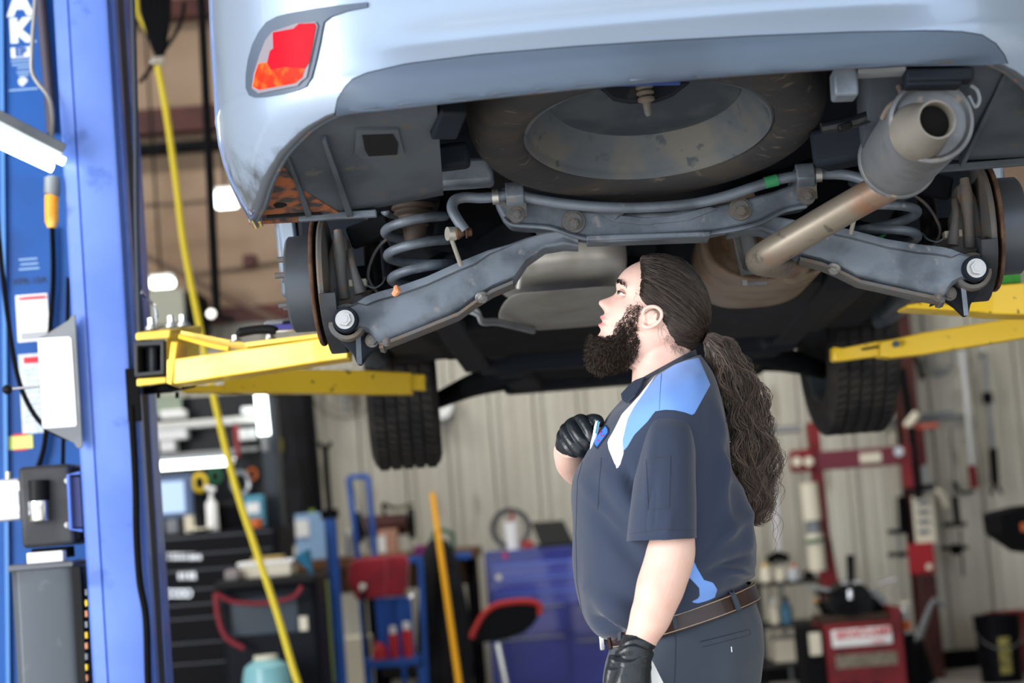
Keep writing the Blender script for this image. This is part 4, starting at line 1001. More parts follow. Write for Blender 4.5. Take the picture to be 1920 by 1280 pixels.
tor = [((1222, 700), (1314, 664), .070), ((1196, 722), (1328, 684), .115), ((1172, 748), (1340, 708), .165), ((1142, 780), (1349, 742), .200), ((1120, 815), (1358, 785), .215), ((1100, 850), (1368, 828), .218), ((1080, 890), (1376, 870), .215), ((1075, 930), (1385, 912), .212), ((1076, 970), (1396, 952), .208), ((1075, 1010), (1408, 992), .206), ((1075, 1050), (1413, 1030), .205), ((1079, 1092), (1412, 1058), .205), ((1086, 1130), (1402, 1082), .20), ((1097, 1164), (1392, 1094), .19), ((1114, 1188), (1400, 1097), .178), ((1135, 1196), (1406, 1106), .17)]
bod.rings([ringFB(F_, B_, h, 48, 1, YM, .03) for F_, B_, h in tor])
# left arm hangs down, right arm folded to the chest
bod.tube([P(1262, 800, 3.95), P(1262, 900, 3.90), P(1263, 985, 3.88), P(1257, 1040, 3.87), P(1240, 1095, 3.86), P(1222, 1150, 3.855), P(1203, 1195, 3.85), P(1196, 1215, 3.85)], [.050, .042, .0405, .0475, .0470, .0405, .0315, .029], 28, 6)
bod.tube([P(1215, 800, 4.27), P(1150, 850, 4.33), P(1098, 875, 4.34), P(1080, 868, 4.28), P(1072, 852, 4.20), P(1068, 832, 4.13)], [.055, .048, .044, .042, .038, .030], 24, 6)
def remesh(mb, vox, sm=3):
    me = bpy.data.meshes.new('t'); me.from_pydata(mb.v, [], mb.f)
    bm = bmesh.new(); bm.from_mesh(me); bmesh.ops.recalc_face_normals(bm, faces=bm.faces); bm.to_mesh(me); bm.free()
    o = bpy.data.objects.new('t', me); C.objects.link(o)
    d = o.modifiers.new('r', 'REMESH'); d.mode = 'VOXEL'; d.voxel_size = vox; d.use_smooth_shade = True
    if sm: d = o.modifiers.new('s', 'SMOOTH'); d.iterations = sm; d.factor = .5
    dg = bpy.context.evaluated_depsgraph_get(); e = o.evaluated_get(dg); mm_ = e.to_mesh()
    r_ = MB(); r_.v = [V(v.co) for v in mm_.vertices]; r_.f = [tuple(p.vertices) for p in mm_.polygons]
    e.to_mesh_clear(); bpy.data.objects.remove(o); bpy.data.meshes.remove(me)
    return r_
body = remesh(bod, .0027, 2)
HB = body.bvh()
bo = body.build('body', m_skin, man, sa=180, fixn=False, label='pale skin of head, neck and arms')
at = bo.data.attributes.new('lip', 'FLOAT', 'POINT')
vals = []
for v in body.v:
    x, y = Q(V((v.x, YM, v.z))); a, b = hloc(x, y); w = (v.y - YM) * 910
    if a > 60 and -50 < b < -12 and abs(w) < 30:
        d = 1 - min(abs(b + 25.5) / 4.5, abs(b + 38) / 5.5) - (w / 24) ** 2
        vals.append(max(-.001, min(.001, d * .001)))
    else: vals.append(-.001)
at.data.foreach_set('value', vals)
# eyes and brows
for s in (-1, 1):
    ec = H(64, 26.5, s * 27)
    eb = MB().ball(ec, .0105, 12).build('eyeball', mat('eye_white', 'e6dedb', .2, coat=.5), bo)
    fd = (H(80, 29, s * 38) - ec).normalized()
    MB().lathe([(.0052, .0086), (.0050, .0100), (.0036, .0107), (.0, .0109)], ec, fd, 20).build('iris', mat('iris_green', '5d6a50', .2, coat=.6), bo)
    MB().lathe([(.0024, .0107), (.0022, .0111), (.0, .0112)], ec, fd, 16).build('pupil', m_black, bo)
    for up_, dz in ((1, 6), (-1, -5)):
        pts = [H(64 + 13 * math.cos(t) * .9, 27 + dz * math.sin(t * 1) ** .5 * 1.0 if math.sin(t) > 0 else 27, s * (30 + 13 * math.cos(t * 1) * 0 - 11 * math.cos(t))) for t in [math.pi * k / 6 for k in range(1, 6)]]
        pts = [H(69.5 - 7 * abs(math.cos(t)) - .05 * dz * dz * math.sin(t), 27 + dz * .8 * math.sin(t), s * (29.5 - 11 * math.cos(t))) for t in [math.pi * k / 8 for k in range(9)]]
        U3 = (H(0, 10, 0) - H(0, 0, 0)).normalized() * up_; F3 = (H(10, 0, s * 4) - H(0, 0, 0)).normalized(); S3 = U3.cross(F3)
        U4 = (U3 - F3 * .12).normalized(); F4 = (F3 - U4 * F3.dot(U4)).normalized(); S4 = U4.cross(F4); rr = .0116; mxa = 80 if up_ > 0 else 76
        lid = [[ec + (U4 * math.cos(math.radians(ph)) + (F4 * math.cos(q) + S4 * math.sin(q)) * math.sin(math.radians(ph))) * rr for q in [2 * math.pi * k / 24 for k in range(24)]] for ph in (4, 20, 36, 50, mxa - 6, mxa)]
        MB().rings(lid).build('eyelid', m_skin, bo)
        if up_ > 0: MB().tube([lid[-1][k % 24] + F4 * .0006 for k in range(-6, 7)], .0009, 6).build('eyelashes', m_beard, bo)
    mb = MB()
    for k in range(70):
        t = R(); w = s * (13 + 30 * t); b = 44 + 3 * math.sin(t * 2.6) - 5 * t + U(-1.6, 1.6)
        st_ = H(86, b, w); dr = (H(40, b - 2, w * .9) - st_).normalized(); h = HB.ray_cast(st_, dr)
        if h[0] is None: continue
        p0 = h[0]; p1 = p0 + (H(0, 6, s * 9) - H(0, 0, 0)) - dr * .001
        mb.tube([p0, (p0 + p1) / 2 - dr * .0008, p1], [.0004, .00035, .0002], 3)
    mb.build('eyebrow', m_beard, bo, fixn=False)

# hair: scalp mass, strands to the tie, ponytail
hp = [(57, 98), (50, 80), (43, 61), (39, 45), (35, 32), (18, 20), (4, 24), (-10, 28), (-20, 14), (-24, 4), (-42, -12), (-62, -24), (-90, -27), (-150, -40), (-150, 170), (57, 170)]
cap = MB().rings(head_mesh(6.5, hp))
CB = cap.bvh()
hair = cap.build('hair', m_hair, man, sa=180, label='dark brown hair pulled back')
TI = (-113, 13, 0)
def strand(mb, pts, r0, r1=None, n=3):
    k = len(pts); r1 = r0 * .5 if r1 is None else r1
    mb.tube(pts, [r0 + (r1 - r0) * (i / (k - 1)) ** 2 for i in range(k)], n, cap=False)
    if not hasattr(mb, 'tone'): mb.tone = []
    mb.tone += [R() ** 2] * (len(mb.v) - len(mb.tone))
def toned(o, mb):
    at = o.data.attributes.new('tone', 'FLOAT', 'POINT'); at.data.foreach_set('value', mb.tone)
Cn = V((-18, 45, 0)); CW = H(*Cn)
T3 = V(TI)
def hp3(q): return H(q.x, q.y, q.z)
mb = MB(); cnt = 0
random.seed(11)
while cnt < 3600:
    if R() < .45:
        i = int(U(0, 12)); t = R(); a = hp[i][0] + (hp[i + 1][0] - hp[i][0]) * t; b = hp[i][1] + (hp[i + 1][1] - hp[i][1]) * t
        a += U(-9, 3); b += U(-3, 5)
    else: a, b = U(-110, 57), U(-25, 126)
    if sdist(a, b, hp) < -3.5: continue
    W = smooth_tab(wdT, min(b, 124)); af, ab = smooth_tab(frT, b), smooth_tab(bkT, b)
    if not ab < a < af: continue
    ac = ab + (af - ab) * .44; A = (af - ac) if a > ac else (ac - ab)
    c = min(1, abs((a - ac) / A)); w = W * max(0, 1 - c * c) ** .5 * random.choice((-1, -1, 1))
    S = V((a, b, w)); pts = []; lay = U(-.5, 2.5) / 910; K_ = 13; ph = U(0, 6); am = U(0, 2.2); bad = False
    for k in range(K_):
        t = k / (K_ - 1); q = S.lerp(T3, t)
        q = q + V((0, (10 if b > 60 else 3) * math.sin(math.pi * t) * .6, 0))
        q.z += am * math.sin(t * 6 + ph) * (1 - t); q.y += am * math.sin(t * 5 + ph * 2) * (1 - t)
        if t > .93: q = q.lerp(T3 + V((0, U(-5, 5), U(-8, 8))), .6)
        wq = hp3(q); d = (wq - CW); ln = d.length; d.normalize()
        h = CB.ray_cast(CW, d)
        if h[0] is not None: wq = h[0] + d * (lay + .0008 - (.004 if k == 0 else 0))
        pts.append(wq)
    strand(mb, pts, U(.0005, .0009), .0005); cnt += 1
for k in range(46):   # loose wisps at nape and temple
    x, y = random.choice(((1250, 632), (1262, 645), (1275, 652), (1240, 612), (1197, 545), (1200, 570)))
    x += U(-8, 8); y += U(-6, 6); h = cast(HB, x, y)
    if not h: continue
    p = h[0]; L0 = U(.01, .028); ph = U(0, 6); dx = U(-.4, .9)
    strand(mb, [p + V((dx * L0 * t + .002 * math.sin(ph + t * 7), -.002 - .003 * math.sin(t * 3), -L0 * t + .0015 * math.cos(ph + t * 8))) for t in [j / 7 for j in range(8)]], .00028, .00015)
toned(mb.build('hair_strands', m_hair, hair, sa=180, fixn=False), mb)
tie = MB()
tc_ = P(1326, 637, YM); td_ = (P(1340, 648, YM) - P(1310, 628, YM)).normalized()
for o_ in (-.003, .003): tie.lathe([(.011, -.003), (.0145, -.003), (.016, 0), (.0145, .003), (.011, .003)], tc_ + td_ * o_, td_, 24, True)
tie.build('hair_tie', m_black, hair)
cl = [(1322, 634, 9), (1334, 641, 17), (1352, 662, 27), (1370, 700, 34), (1386, 745, 37), (1398, 795, 40), (1408, 845, 41), (1415, 890, 38), (1416, 930, 33), (1413, 965, 24), (1410, 985, 16)]
cp, crd = spline([P(x, y, YM - .03) for x, y, r_ in cl], [r_ / 915 for x, y, r_ in cl], 4)
NC = len(cp)
cf = [((cp[min(i + 1, NC - 1)] - cp[max(i - 1, 0)]).normalized()) for i in range(NC)]
mb = MB()
rs = []
for i in range(NC - 12):
    t = cf[i]; x = t.cross(V((0, 1, 0))).normalized(); y = V((0, 1, 0)); r_ = crd[i] * .6 * (1 - .5 * max(0, (i - NC * .6) / NC))
    rs.append([cp[i] + (x * math.cos(a) + y * math.sin(a) * .9) * r_ * (1 + .10 * math.sin(a * 5 + i * .35)) for a in [2 * math.pi * k / 30 for k in range(30)]])
pony = MB().rings(rs).build('ponytail', m_pony, man, sa=180, label='long wavy brown ponytail tied low')
clumps = [(U(0, 6.28), U(0, 6.28), U(5.5, 8.5), math.sqrt(U(.05, 1)), U(0, 6.28)) for _ in range(46)]
for k in range(2100):
    p1, p2, fr, rr, an = random.choice(clumps)
    rr = min(1.04, rr + U(-.16, .16)); an += U(-.28, .28); end = NC - 1 - int(abs(random.gauss(0, 1)) * 13) if R() < .8 else int(U(12, NC - 1))
    end = max(10, end); pts = []; st0 = 0 if R() < .9 else int(U(0, 8)); am = U(.25, .6)
    for i in range(st0, end + 1):
        t = i / (NC - 1); f = cf[i]; x = f.cross(V((0, 1, 0))).normalized(); g = min(1, t * 3)
        wv = math.sin(p1 + t * fr * 3.2) * .26 + math.sin(p2 + t * fr * 6.3 + k * .002) * .10
        wd = math.cos(p2 + t * fr * 3.2) * .2
        r_ = crd[i] * (1 + (.10 if rr > .9 else 0)); 
        pts.append(cp[i] + x * r_ * (rr * math.cos(an) + wv * g * am * 2.4) + V((0, 1, 0)) * r_ * .9 * (rr * math.sin(an) + wd * g * am * 2))
    if len(pts) > 5: strand(mb, pts, U(.0005, .0008), .0003)
for k in range(60):   # stray curls
    i0 = int(U(10, NC - 4)); p = cp[i0]; s_ = random.choice((-1, 1, 1)); f = cf[i0]; x = f.cross(V((0, 1, 0))).normalized() 
    L0 = U(.04, .10); ph = U(0, 6); pts = []
    if x.x < 0: x = -x
    for j in range(16):
        t = j / 15; pts.append(p + x * s_ * (crd[i0] * .95 + .014 * math.sin(t * 3)) + V((.005 * math.sin(ph + t * 9), -.02, -L0 * t + .003 * math.cos(ph + t * 8))))
    strand(mb, pts, .0005, .0003)
toned(mb.build('ponytail_strands', m_pony, pony, sa=180, fixn=False), mb)
# beard
bpx = [(1186, 568), (1203, 566), (1200, 580), (1193, 592), (1194, 615), (1197, 641), (1192, 664), (1176, 684), (1148, 695), (1122, 698), (1103, 688), (1098, 666), (1103, 641), (1108, 626), (1117, 629), (1135, 630), (1151, 628), (1160, 607), (1173, 592)]
bcx, bcy = 1150, 656
rs = []
for i in range(1, 16):
    ph = math.pi * i / 16; ring = []
    for k in range(48):
        th = 2 * math.pi * k / 48
        # radial boundary of the outline
        d = V((math.cos(th), math.sin(th))); lo_, hi_ = 0, 120
        for _ in range(12):
            m_ = (lo_ + hi_) / 2
            if inpoly(bcx + d.x * m_, bcy + d.y * m_, bpx): lo_ = m_
            else: hi_ = m_
        r_ = lo_ * .93 * math.sin(ph) ** .75; wv = 1 + .05 * math.sin(th * 9 + i)
        xx, yy = bcx + d.x * r_ * wv, bcy + d.y * r_ * wv
        ring.append(P(xx, yy, YM) + V((0, -math.cos(ph) * .056, 0)))
    rs.append(ring)
bdm = MB().rings(rs); BB = bdm.bvh()
beard = bdm.build('beard', m_beard, man, sa=180, label='full dark curly beard')
mb = MB()
for k in range(6500):
    x, y = U(1090, 1205), U(570, 702); sd_ = sdist(x, y, bpx)
    if sd_ < -3: continue
    e = 1 if R() < .78 else -1
    h = cast(BB, x, y) or cast(HB, x, y)
    if not h: continue
    p, nr = h
    hb_ = cast(HB, x, y)
    if hb_ and (hb_[0] - CAM).length < (p - CAM).length: p, nr = hb_
    if e < 0: p = V((p.x, 2 * YM - p.y, p.z)); nr = V((nr.x, -nr.y, nr.z))
    up = max(0, min(1, (y - 600) / 60)); L0 = U(.006, .012) + .006 * up
    dr = (nr * .5 + V((-.25, 0, -.75)) + V((U(-.5, .5), U(-.3, .3), U(-.4, .4)))).normalized()
    sd2 = dr.orthogonal().normalized(); s3 = dr.cross(sd2); ph = U(0, 6); cr_ = U(.0008, .0022)
    strand(mb, [p - nr * .001 + dr * L0 * t + (sd2 * math.cos(ph + t * 7) + s3 * math.sin(ph + t * 7)) * cr_ * min(1, t * 3) for t in [j / 6 for j in range(7)]], .0005 if y > 600 else .0004, .00025)
for k in range(700):  # fringe around the outline
    i = int(U(2, 13)); t = R(); x = bpx[i][0] + (bpx[(i + 1)][0] - bpx[i][0]) * t; y = bpx[i][1] + (bpx[i + 1][1] - bpx[i][1]) * t
    p = P(x + (bcx - x) * .12, y + (bcy - y) * .12, YM + U(-.03, .03)); o_ = (P(x, y, YM) - P(bcx, bcy, YM)).normalized()
    dr = (o_ + V((U(-.5, .5), U(-.5, .5), U(-.6, .3)))).normalized(); sd2 = dr.orthogonal().normalized(); s3 = dr.cross(sd2); ph = U(0, 6); L0 = U(.006, .016)
    strand(mb, [p + dr * L0 * t + (sd2 * math.cos(ph + t * 8) + s3 * math.sin(ph + t * 8)) * .0014 for t in [j / 6 for j in range(7)]], .00045, .0002)
toned(mb.build('beard_strands', m_beard, beard, sa=180, fixn=False), mb)

# shirt
yoke = [(1310, 670), (1332, 721), (1300, 779), (1284, 773), (1266, 769), (1247, 768), (1228, 771), (1214, 790), (1189, 815), (1169, 850), (1167, 825), (1177, 784), (1189, 762), (1211, 731), (1232, 704), (1270, 680)]
whit = [(1232, 700), (1200, 738), (1186, 755), (1166, 776), (1149, 810), (1139, 827), (1141, 841), (1150, 863), (1159, 884), (1165, 862), (1169, 850), (1167, 825), (1177, 784), (1189, 762), (1211, 731)]
blow = [(1285, 1025), (1299, 1047), (1307, 1065), (1320, 1087), (1337, 1092), (1345, 1105), (1340, 1120), (1326, 1126), (1307, 1131), (1296, 1128), (1312, 1120), (1311, 1102), (1302, 1092), (1292, 1082), (1284, 1060)]
def resample(rs, k):
    out = []
    n = len(rs)
    for i in range(n - 1):
        for j in range(k):
            t = j / k; r_ = []
            for q in range(len(rs[0])):
                p0, p1, p2, p3 = rs[max(i - 1, 0)][q], rs[i][q], rs[i + 1][q], rs[min(i + 2, n - 1)][q]
                r_.append(.5 * ((2 * p1) + (p2 - p0) * t + (2 * p0 - 5 * p1 + 4 * p2 - p3) * t * t + (3 * p1 - p0 - 3 * p2 + p3) * t ** 3))
            out.append(r_)
    out.append(rs[-1]); return out
def wrinkle(mb, amp, foldf, seed=0):
    bm = bmesh.new(); vs = [bm.verts.new(v) for v in mb.v]
    for f in mb.f:
        try: bm.faces.new([vs[i] for i in f])
        except ValueError: pass
    bmesh.ops.recalc_face_normals(bm, faces=bm.faces); bm.normal_update()
    for v, bv in zip(range(len(mb.v)), vs):
        p = mb.v[v]; mb.v[v] = p + bv.normal * (amp * noise.noise(V((p.x * 9 + seed, p.y * 7, p.z * 4))) + amp * .5 * noise.noise(V((p.x * 22, p.y * 16, p.z * 9 + seed))) + foldf(p))
    bm.free(); return mb
def fold(lines):
    L3 = [(P(x0, y0, YM), P(x1, y1, YM), w, a) for x0, y0, x1, y1, w, a in lines]
    def f(p):
        s = 0
        for a, b, w, am in L3:
            ab = V((b.x - a.x, 0, b.z - a.z)); ap = V((p.x - a.x, 0, p.z - a.z)); t = max(0, min(1, ap.dot(ab) / ab.length_squared))
            d = (ap - ab * t).length; s += am * math.exp(-(d / w) ** 2) * math.sin(math.pi * (.1 + .8 * t)) * (1 if p.y < YM else .3)
        return s
    return f
fl0 = fold([(1161, 886, 1186, 945, .006, -.004), (1186, 945, 1178, 1010, .008, .003), (1090, 900, 1150, 990, .009, .003), (1340, 900, 1352, 1010, .008, .003), (1368, 830, 1384, 900, .007, -.003), (1345, 985, 1300, 1040, .007, -.003), (1400, 1045, 1345, 1075, .006, .003), (1120, 1130, 1180, 1172, .007, .003), (1165, 885, 1190, 930, .010, -.005), (1120, 880, 1200, 990, .022, .006), (1110, 960, 1210, 1080, .018, -.005), (1330, 820, 1372, 900, .012, -.006), (1345, 850, 1330, 960, .014, .006), (1375, 900, 1395, 1050, .012, .006), (1320, 1020, 1390, 960, .014, .007), (1310, 1070, 1400, 1040, .012, -.008), (1340, 1060, 1405, 1075, .008, .007), (1100, 1100, 1190, 1150, .02, .008), (1110, 1150, 1170, 1185, .01, -.008), (1150, 1110, 1230, 1160, .014, -.007), (1330, 760, 1345, 900, .012, .006), (1095, 900, 1110, 1000, .02, .004)])
fl = lambda p: fl0(p) * 2.3
NR = 132
rs = resample([ringFB(F_, B_, h, NR, .90) for F_, B_, h in tor], 8)
sh = wrinkle(MB().rings(rs), .0065, fl)
def paint(mb, o, polys):
    for nm, pg in polys:
        at = o.data.attributes.new(nm, 'FLOAT', 'POINT'); vals = []
        for v in mb.v:
            q = v if v.y < YM else V((v.x, 2 * YM - v.y, v.z)); x, y = Q(q)
            vals.append(max(-.02, min(.02, sdist(x, y, pg) * .001)))
        at.data.foreach_set('value', vals)
SB = sh.bvh()
shirt = sh.build('shirt', m_navy, man, sa=180, label='navy work shirt with blue yoke and white piping')
blb = MB()
def both(pg, name): return (name, pg)
# the blue attribute holds yoke and hem panel together
def paint2(mb, o):
    a1 = o.data.attributes.new('blue', 'FLOAT', 'POINT'); a2 = o.data.attributes.new('white', 'FLOAT', 'POINT'); v1, v2 = [], []
    for v in mb.v:
        q = v if v.y < YM else V((v.x, 2 * YM - v.y, v.z)); x, y = Q(q)
        v1.append(max(-.02, min(.02, max(sdist(x, y, yoke), sdist(x, y, blow)) * .001))); v2.append(max(-.02, min(.02, sdist(x, y, whit) * .001)))
    a1.data.foreach_set('value', v1); a2.data.foreach_set('value', v2)
paint2(sh, shirt)
def sleeve(side):
    def ring(x0, y0, x1, y1, yc, hy, sh_=0.):
        r_ = []
        for k in range(72):
            th = 2 * math.pi * k / 72; c, s = math.cos(th), math.sin(th)
            a = P(x0, y0, yc); b = P(x1, y1, yc); m_ = (a + b) / 2; h = (a - b) / 2; h = h * (1 - sh_ / h.length)
            q = m_ + h * math.copysign(abs(c) ** .9, c) + V((0, (hy - sh_) * math.copysign(abs(s) ** .9, s), 0))
            if side > 0: q = V((q.x + (-.02), 2 * YM - q.y, q.z))
            r_.append(q)
        return r_
    o_ = [(1245, 766, 1288, 770, 3.985, .012), (1226, 772, 1298, 780, 3.955, .045), (1212, 795, 1300, 806, 3.935, .066), (1200, 850, 1303, 850, 3.915, .076), (1190, 900, 1304, 905, 3.90, .078), (1182, 950, 1306, 955, 3.89, .078), (1175, 1014, 1307, 1008, 3.88, .078)]
    rs = resample([ring(*q) for q in o_], 7)
    inn = [ring(*q, .003) for q in reversed(o_[3:])]
    mb = MB().rings(rs + inn, True)
    f2 = fold([(1215, 800, 1195, 960, .008, .005), (1290, 790, 1300, 1000, .006, .005), (1240, 960, 1230, 1005, .008, .004), (1270, 780, 1280, 860, .01, .003), (1200, 1000, 1210, 900, .007, -.004)]) if side < 0 else (lambda p: 0)
    wrinkle(mb, .0028, f2, 5 + side)
    if side > 0:
        for i, v in enumerate(mb.v): pass
    return mb
sl_ = sleeve(-1); SLB = sl_.bvh()
slo = sl_.build('sleeve', m_navy, shirt, sa=60); paint2(sl_, slo)
# right sleeve follows the raised arm behind the chest
mb = MB().tube([P(1262, 790, 4.20), P(1225, 812, 4.26), P(1185, 835, 4.31), P(1150, 852, 4.33)], [.075, .078, .075, .068], 30, 5)
srr = mb.build('sleeve', m_navy, shirt, sa=60); paint2(mb, srr)
def dl(pts, bv, par, name='seam', r=.0009, mt=None, close=False): 
    m_ = drape_line(pts, bv, r, .0002, 5, 5, close)
    if m_.v: m_.build(name, mt or m_navc, par)
dl([(1212, 861), (1257, 854), (1254, 953), (1216, 956)], SLB, slo, 'sleeve_pocket', .0008, close=True)
dl([(1213, 866), (1257, 859)], SLB, slo, 'pocket_seam', .0006)
dl([(1180, 1001), (1240, 992), (1302, 994)], SLB, slo, 'hem_seam', .0006)
dl([(1228, 772), (1247, 769), (1266, 770), (1284, 774), (1300, 780)], SB, shirt, 'yoke_seam')
dl([(1128, 858), (1124, 900), (1121, 955)], SB, shirt, 'pocket_seam')
dl([(1240, 700), (1238, 730), (1236, 768)], SB, shirt, 'yoke_seam', .0006, mat('blue_thread', '5580c8', .8))
dl([(1092, 866), (1083, 900), (1080, 1000), (1082, 1090), (1092, 1150)], SB, shirt, 'placket_seam', .0008)
# collar
t1, t2, b1, b2 = [ringFB(F_, B_, h, 72, .95) for F_, B_, h in (((1186, 726), (1297, 658), .064), ((1180, 722), (1304, 655), .070), ((1164, 756), (1312, 686), .104), ((1168, 758), (1306, 690), .094))]
CM = MB(); rs = [t1, t2, b1, b2]
g = MB(); g.rings(rs, False, True); CLB = g.bvh()
col = g.build('collar', m_navc, shirt, sa=70, bev=.0015)
drape([(1184, 725), (1197, 719), (1214, 713), (1206, 730), (1195, 746), (1180, 760), (1172, 755), (1164, 747), (1172, 736)], SB, .006, .004, 6).build('collar_point', mat('navy_collar_tip', '2d374b', .85), shirt)
# name patch
pt = drape([(1137, 797), (1142, 803), (1143, 812), (1121, 842), (1116, 838), (1113, 826), (1116, 822)], SB, .001, .0012, 5)
pto = pt.build('name_patch', mat('patch_border', '1e2a4c', .8), shirt)
drape([(1137, 800), (1141, 806), (1141, 811), (1121, 838), (1117, 834), (1115, 827)], SB, .0022, .0008, 5).build('patch_field', mat('patch_blue', '3f78dd', .8), pto)
mr_ = mat('patch_red', 'd0406a', .8)
for pts in ([(1127, 809), (1130, 808), (1131, 812), (1128, 814), (1126, 811), (1127, 809)], [(1128, 820), (1130, 817), (1131, 820), (1134, 816), (1134, 819)], [(1122, 828), (1124, 825), (1125, 829), (1127, 826)]):
    drape_line(pts, SB, .0007, .0036, 3).build('patch_stitching', mr_, pto)
# trousers and belt
tro = [((1137, 1196), (1404, 1104), .160), ((1144, 1216), (1415, 1130), .166), ((1135, 1240), (1427, 1165), .174), ((1129, 1275), (1431, 1215), .178), ((1131, 1325), (1425, 1275), .178), ((1142, 1370), (1412, 1345), .174)]
tb = MB().rings([ringFB(F_, B_, h, 48, .9) for F_, B_, h in tro])
hx = P(1280, 1300, YM).x
for yo_ in (-.098, .098):
    tb.tube([V((hx - .005, YM + yo_ * .8, .82)), V((hx - .01, YM + yo_, .70)), V((hx - .01, YM + yo_, .5)), V((hx + .01, YM + yo_, .28)), V((hx + .015, YM + yo_, .09))], [.115, .105, .082, .072, .068], 28, 5)
tr = remesh(tb, .008, 4)
wrinkle(tr, .005, fold([(1200, 1230, 1190, 1290, .014, -.006), (1330, 1250, 1400, 1230, .012, .004), (1300, 1200, 1290, 1290, .01, .004)]), 3)
TB = tr.bvh(); tro_ = tr.build('trousers', m_trou, man, sa=180, fixn=False, label='charcoal work trousers')
dl([(1313, 1203), (1405, 1180)], TB, tro_, 'pocket_welt', .0011); dl([(1316, 1213), (1407, 1190), (1405, 1180)], TB, tro_, 'pocket_welt', .0007)
dl([(1262, 1172), (1267, 1200), (1266, 1240), (1264, 1290)], TB, tro_, 'side_seam', .0009)
dl([(1371, 1212), (1372, 1222)], TB, tro_, 'bar_tack', .0012, m_white)
m_leath = mat('brown_leather', '2b1c1a', .3, c2='362320', ns=9, coat=.15, bump=.15, bs=60)
bt1 = ringFB((1126, 1186), (1413, 1088), .176, 96, .92); bt2 = ringFB((1142, 1213), (1424, 1121), .180, 96, .92)
bi1 = ringFB((1132, 1184), (1407, 1090), .170, 96, .92); bi2 = ringFB((1148, 1212), (1418, 1123), .173, 96, .92)
blm = MB().rings([bi1, bt1, bt2, bi2], False, True); BLB = blm.bvh(); belt = blm.build('belt', m_leath, man, sa=50, bev=.001, label='dark brown leather belt with pale stitching')
for f in (.10, .90):
    pts = [a.lerp(b, f) for a, b in zip(bt1, bt2)]
    cc = sum(pts, V()) / len(pts); pts = [q + (q - cc).normalized() * .0008 for q in pts]
    MB().tube(pts, .0007, 5, close=True).build('stitching', mat('thread', 'b7a58c', .8), belt)
for pg in ([(1258, 1146), (1265, 1144), (1272, 1176), (1265, 1179)], [(1366, 1108), (1373, 1105), (1388, 1144), (1381, 1148)], [(1162, 1170), (1168, 1168), (1167, 1198), (1161, 1200)]):
    drape(pg, BLB, .001, .004, 5).build('belt_loop', m_trou, tro_)
MB().box(P(1128, 1197, YM - .03), (.012, .05, .045)).build('belt_buckle', m_chrome, belt, bev=.003)
MB().tube([P(1142, 1196, 3.99), P(1146, 1216, 3.98)], .004, 8).build('belt_keeper', m_leath, belt)
for yo_ in (-.098, .098):
    sh_ = MB(); rs = []
    for xo, w_, zt in ((.11, .03, .07), (.09, .045, .10), (.03, .05, .115), (-.05, .052, .09), (-.13, .05, .06), (-.17, .03, .04)):
        rs.append([V((hx + xo, YM + yo_ + w_ * c, z)) for c, z in ((-1, .004), (-1, zt * .6), (-.5, zt), (.5, zt), (1, zt * .6), (1, .004))])
    sh_.rings(rs).build('work_boot', m_black, man, bev=.008, label='black work boot')
# gloves
def finger(mb, pts, r):
    mb.tube(pts, [r * 1.05, r * 1.02, r, r * .96, r * .85][:len(pts)] if len(pts) <= 5 else r, 14, 4)
    mb.ball(pts[-1], r * (.85 if len(pts) == 5 else .95), 8); return mb
gl = MB()
Y0 = 3.845
gl.tube([P(1200, 1190, 3.853), P(1199, 1200, 3.852), P(1192, 1222, Y0), P(1184, 1246, Y0), P(1178, 1280, Y0), P(1174, 1310, Y0)], [.0335, .0325, .034, .039, .043, .040], 28, 5)
gl.tube([P(1160, 1236, Y0 - .01), P(1150, 1262, Y0 - .02), P(1144, 1290, Y0 - .02), P(1146, 1318, Y0 - .015)], [.020, .017, .014, .0125], 14, 5).ball(P(1146, 1318, Y0 - .015), .0125, 8)
for i, (x, dy, L0) in enumerate(((1150, -.028, .070), (1166, -.010, .080), (1184, .010, .075), (1202, .026, .060))):
    k0 = P(x, 1318, Y0 + dy * .5); 
    gl.tube([P((x + 1176) / 2, 1285, Y0), k0, k0 + V((.004, dy * .2, -L0 * .5)), k0 + V((.012, dy * .1 - .01, -L0 * .85)), k0 + V((.024, dy * .1 - .018, -L0))], [.014, .0125, .0115, .0105, .009], 14, 4).ball(k0 + V((.024, dy * .1 - .018, -L0)), .009, 8)
gm = remesh(gl, .0022, 2)
def gf(p):
    x, y = Q(p); s = 0
    for yy, am in ((1206, .0016), (1213, -.0014), (1219, .0016), (1229, -.0012), (1236, .0012), (1250, .0008)):
        s += am * math.exp(-((y - yy + 7 * math.sin(x * .07 + yy)) / 3.2) ** 2)
    return s
wrinkle(gm, .0014, gf, 9)
gm.build('glove', m_glove, man, sa=180, fixn=False, label='black glove on the hanging left hand')
cuffp = [P(1200, 1190, 3.853), P(1199, 1200, 3.852)]
g2 = MB()
g2.ball(P(1083, 806, 4.105), .031, 14, (1.05, .95, .95))
g2.tube([P(1068, 838, 4.135), P(1070, 826, 4.125), P(1078, 808, 4.11)], [.031, .030, .030], 22, 4)
for pts, r_ in (([(1082, 790, 4.09), (1091, 787, 4.066), (1102, 803, 4.05), (1109, 820, 4.045), (1112, 828, 4.05)], .0125), ([(1072, 797, 4.09), (1074, 800, 4.064), (1086, 819, 4.048), (1098, 832, 4.045), (1105, 838, 4.05)], .0125), ([(1062, 803, 4.10), (1060, 808, 4.072), (1072, 829, 4.055), (1084, 844, 4.052), (1092, 850, 4.056)], .0120), ([(1056, 812, 4.11), (1053, 821, 4.085), (1062, 836, 4.068), (1071, 846, 4.064), (1079, 850, 4.068)], .0112)):
    finger(g2, [P(*q) for q in pts], r_)
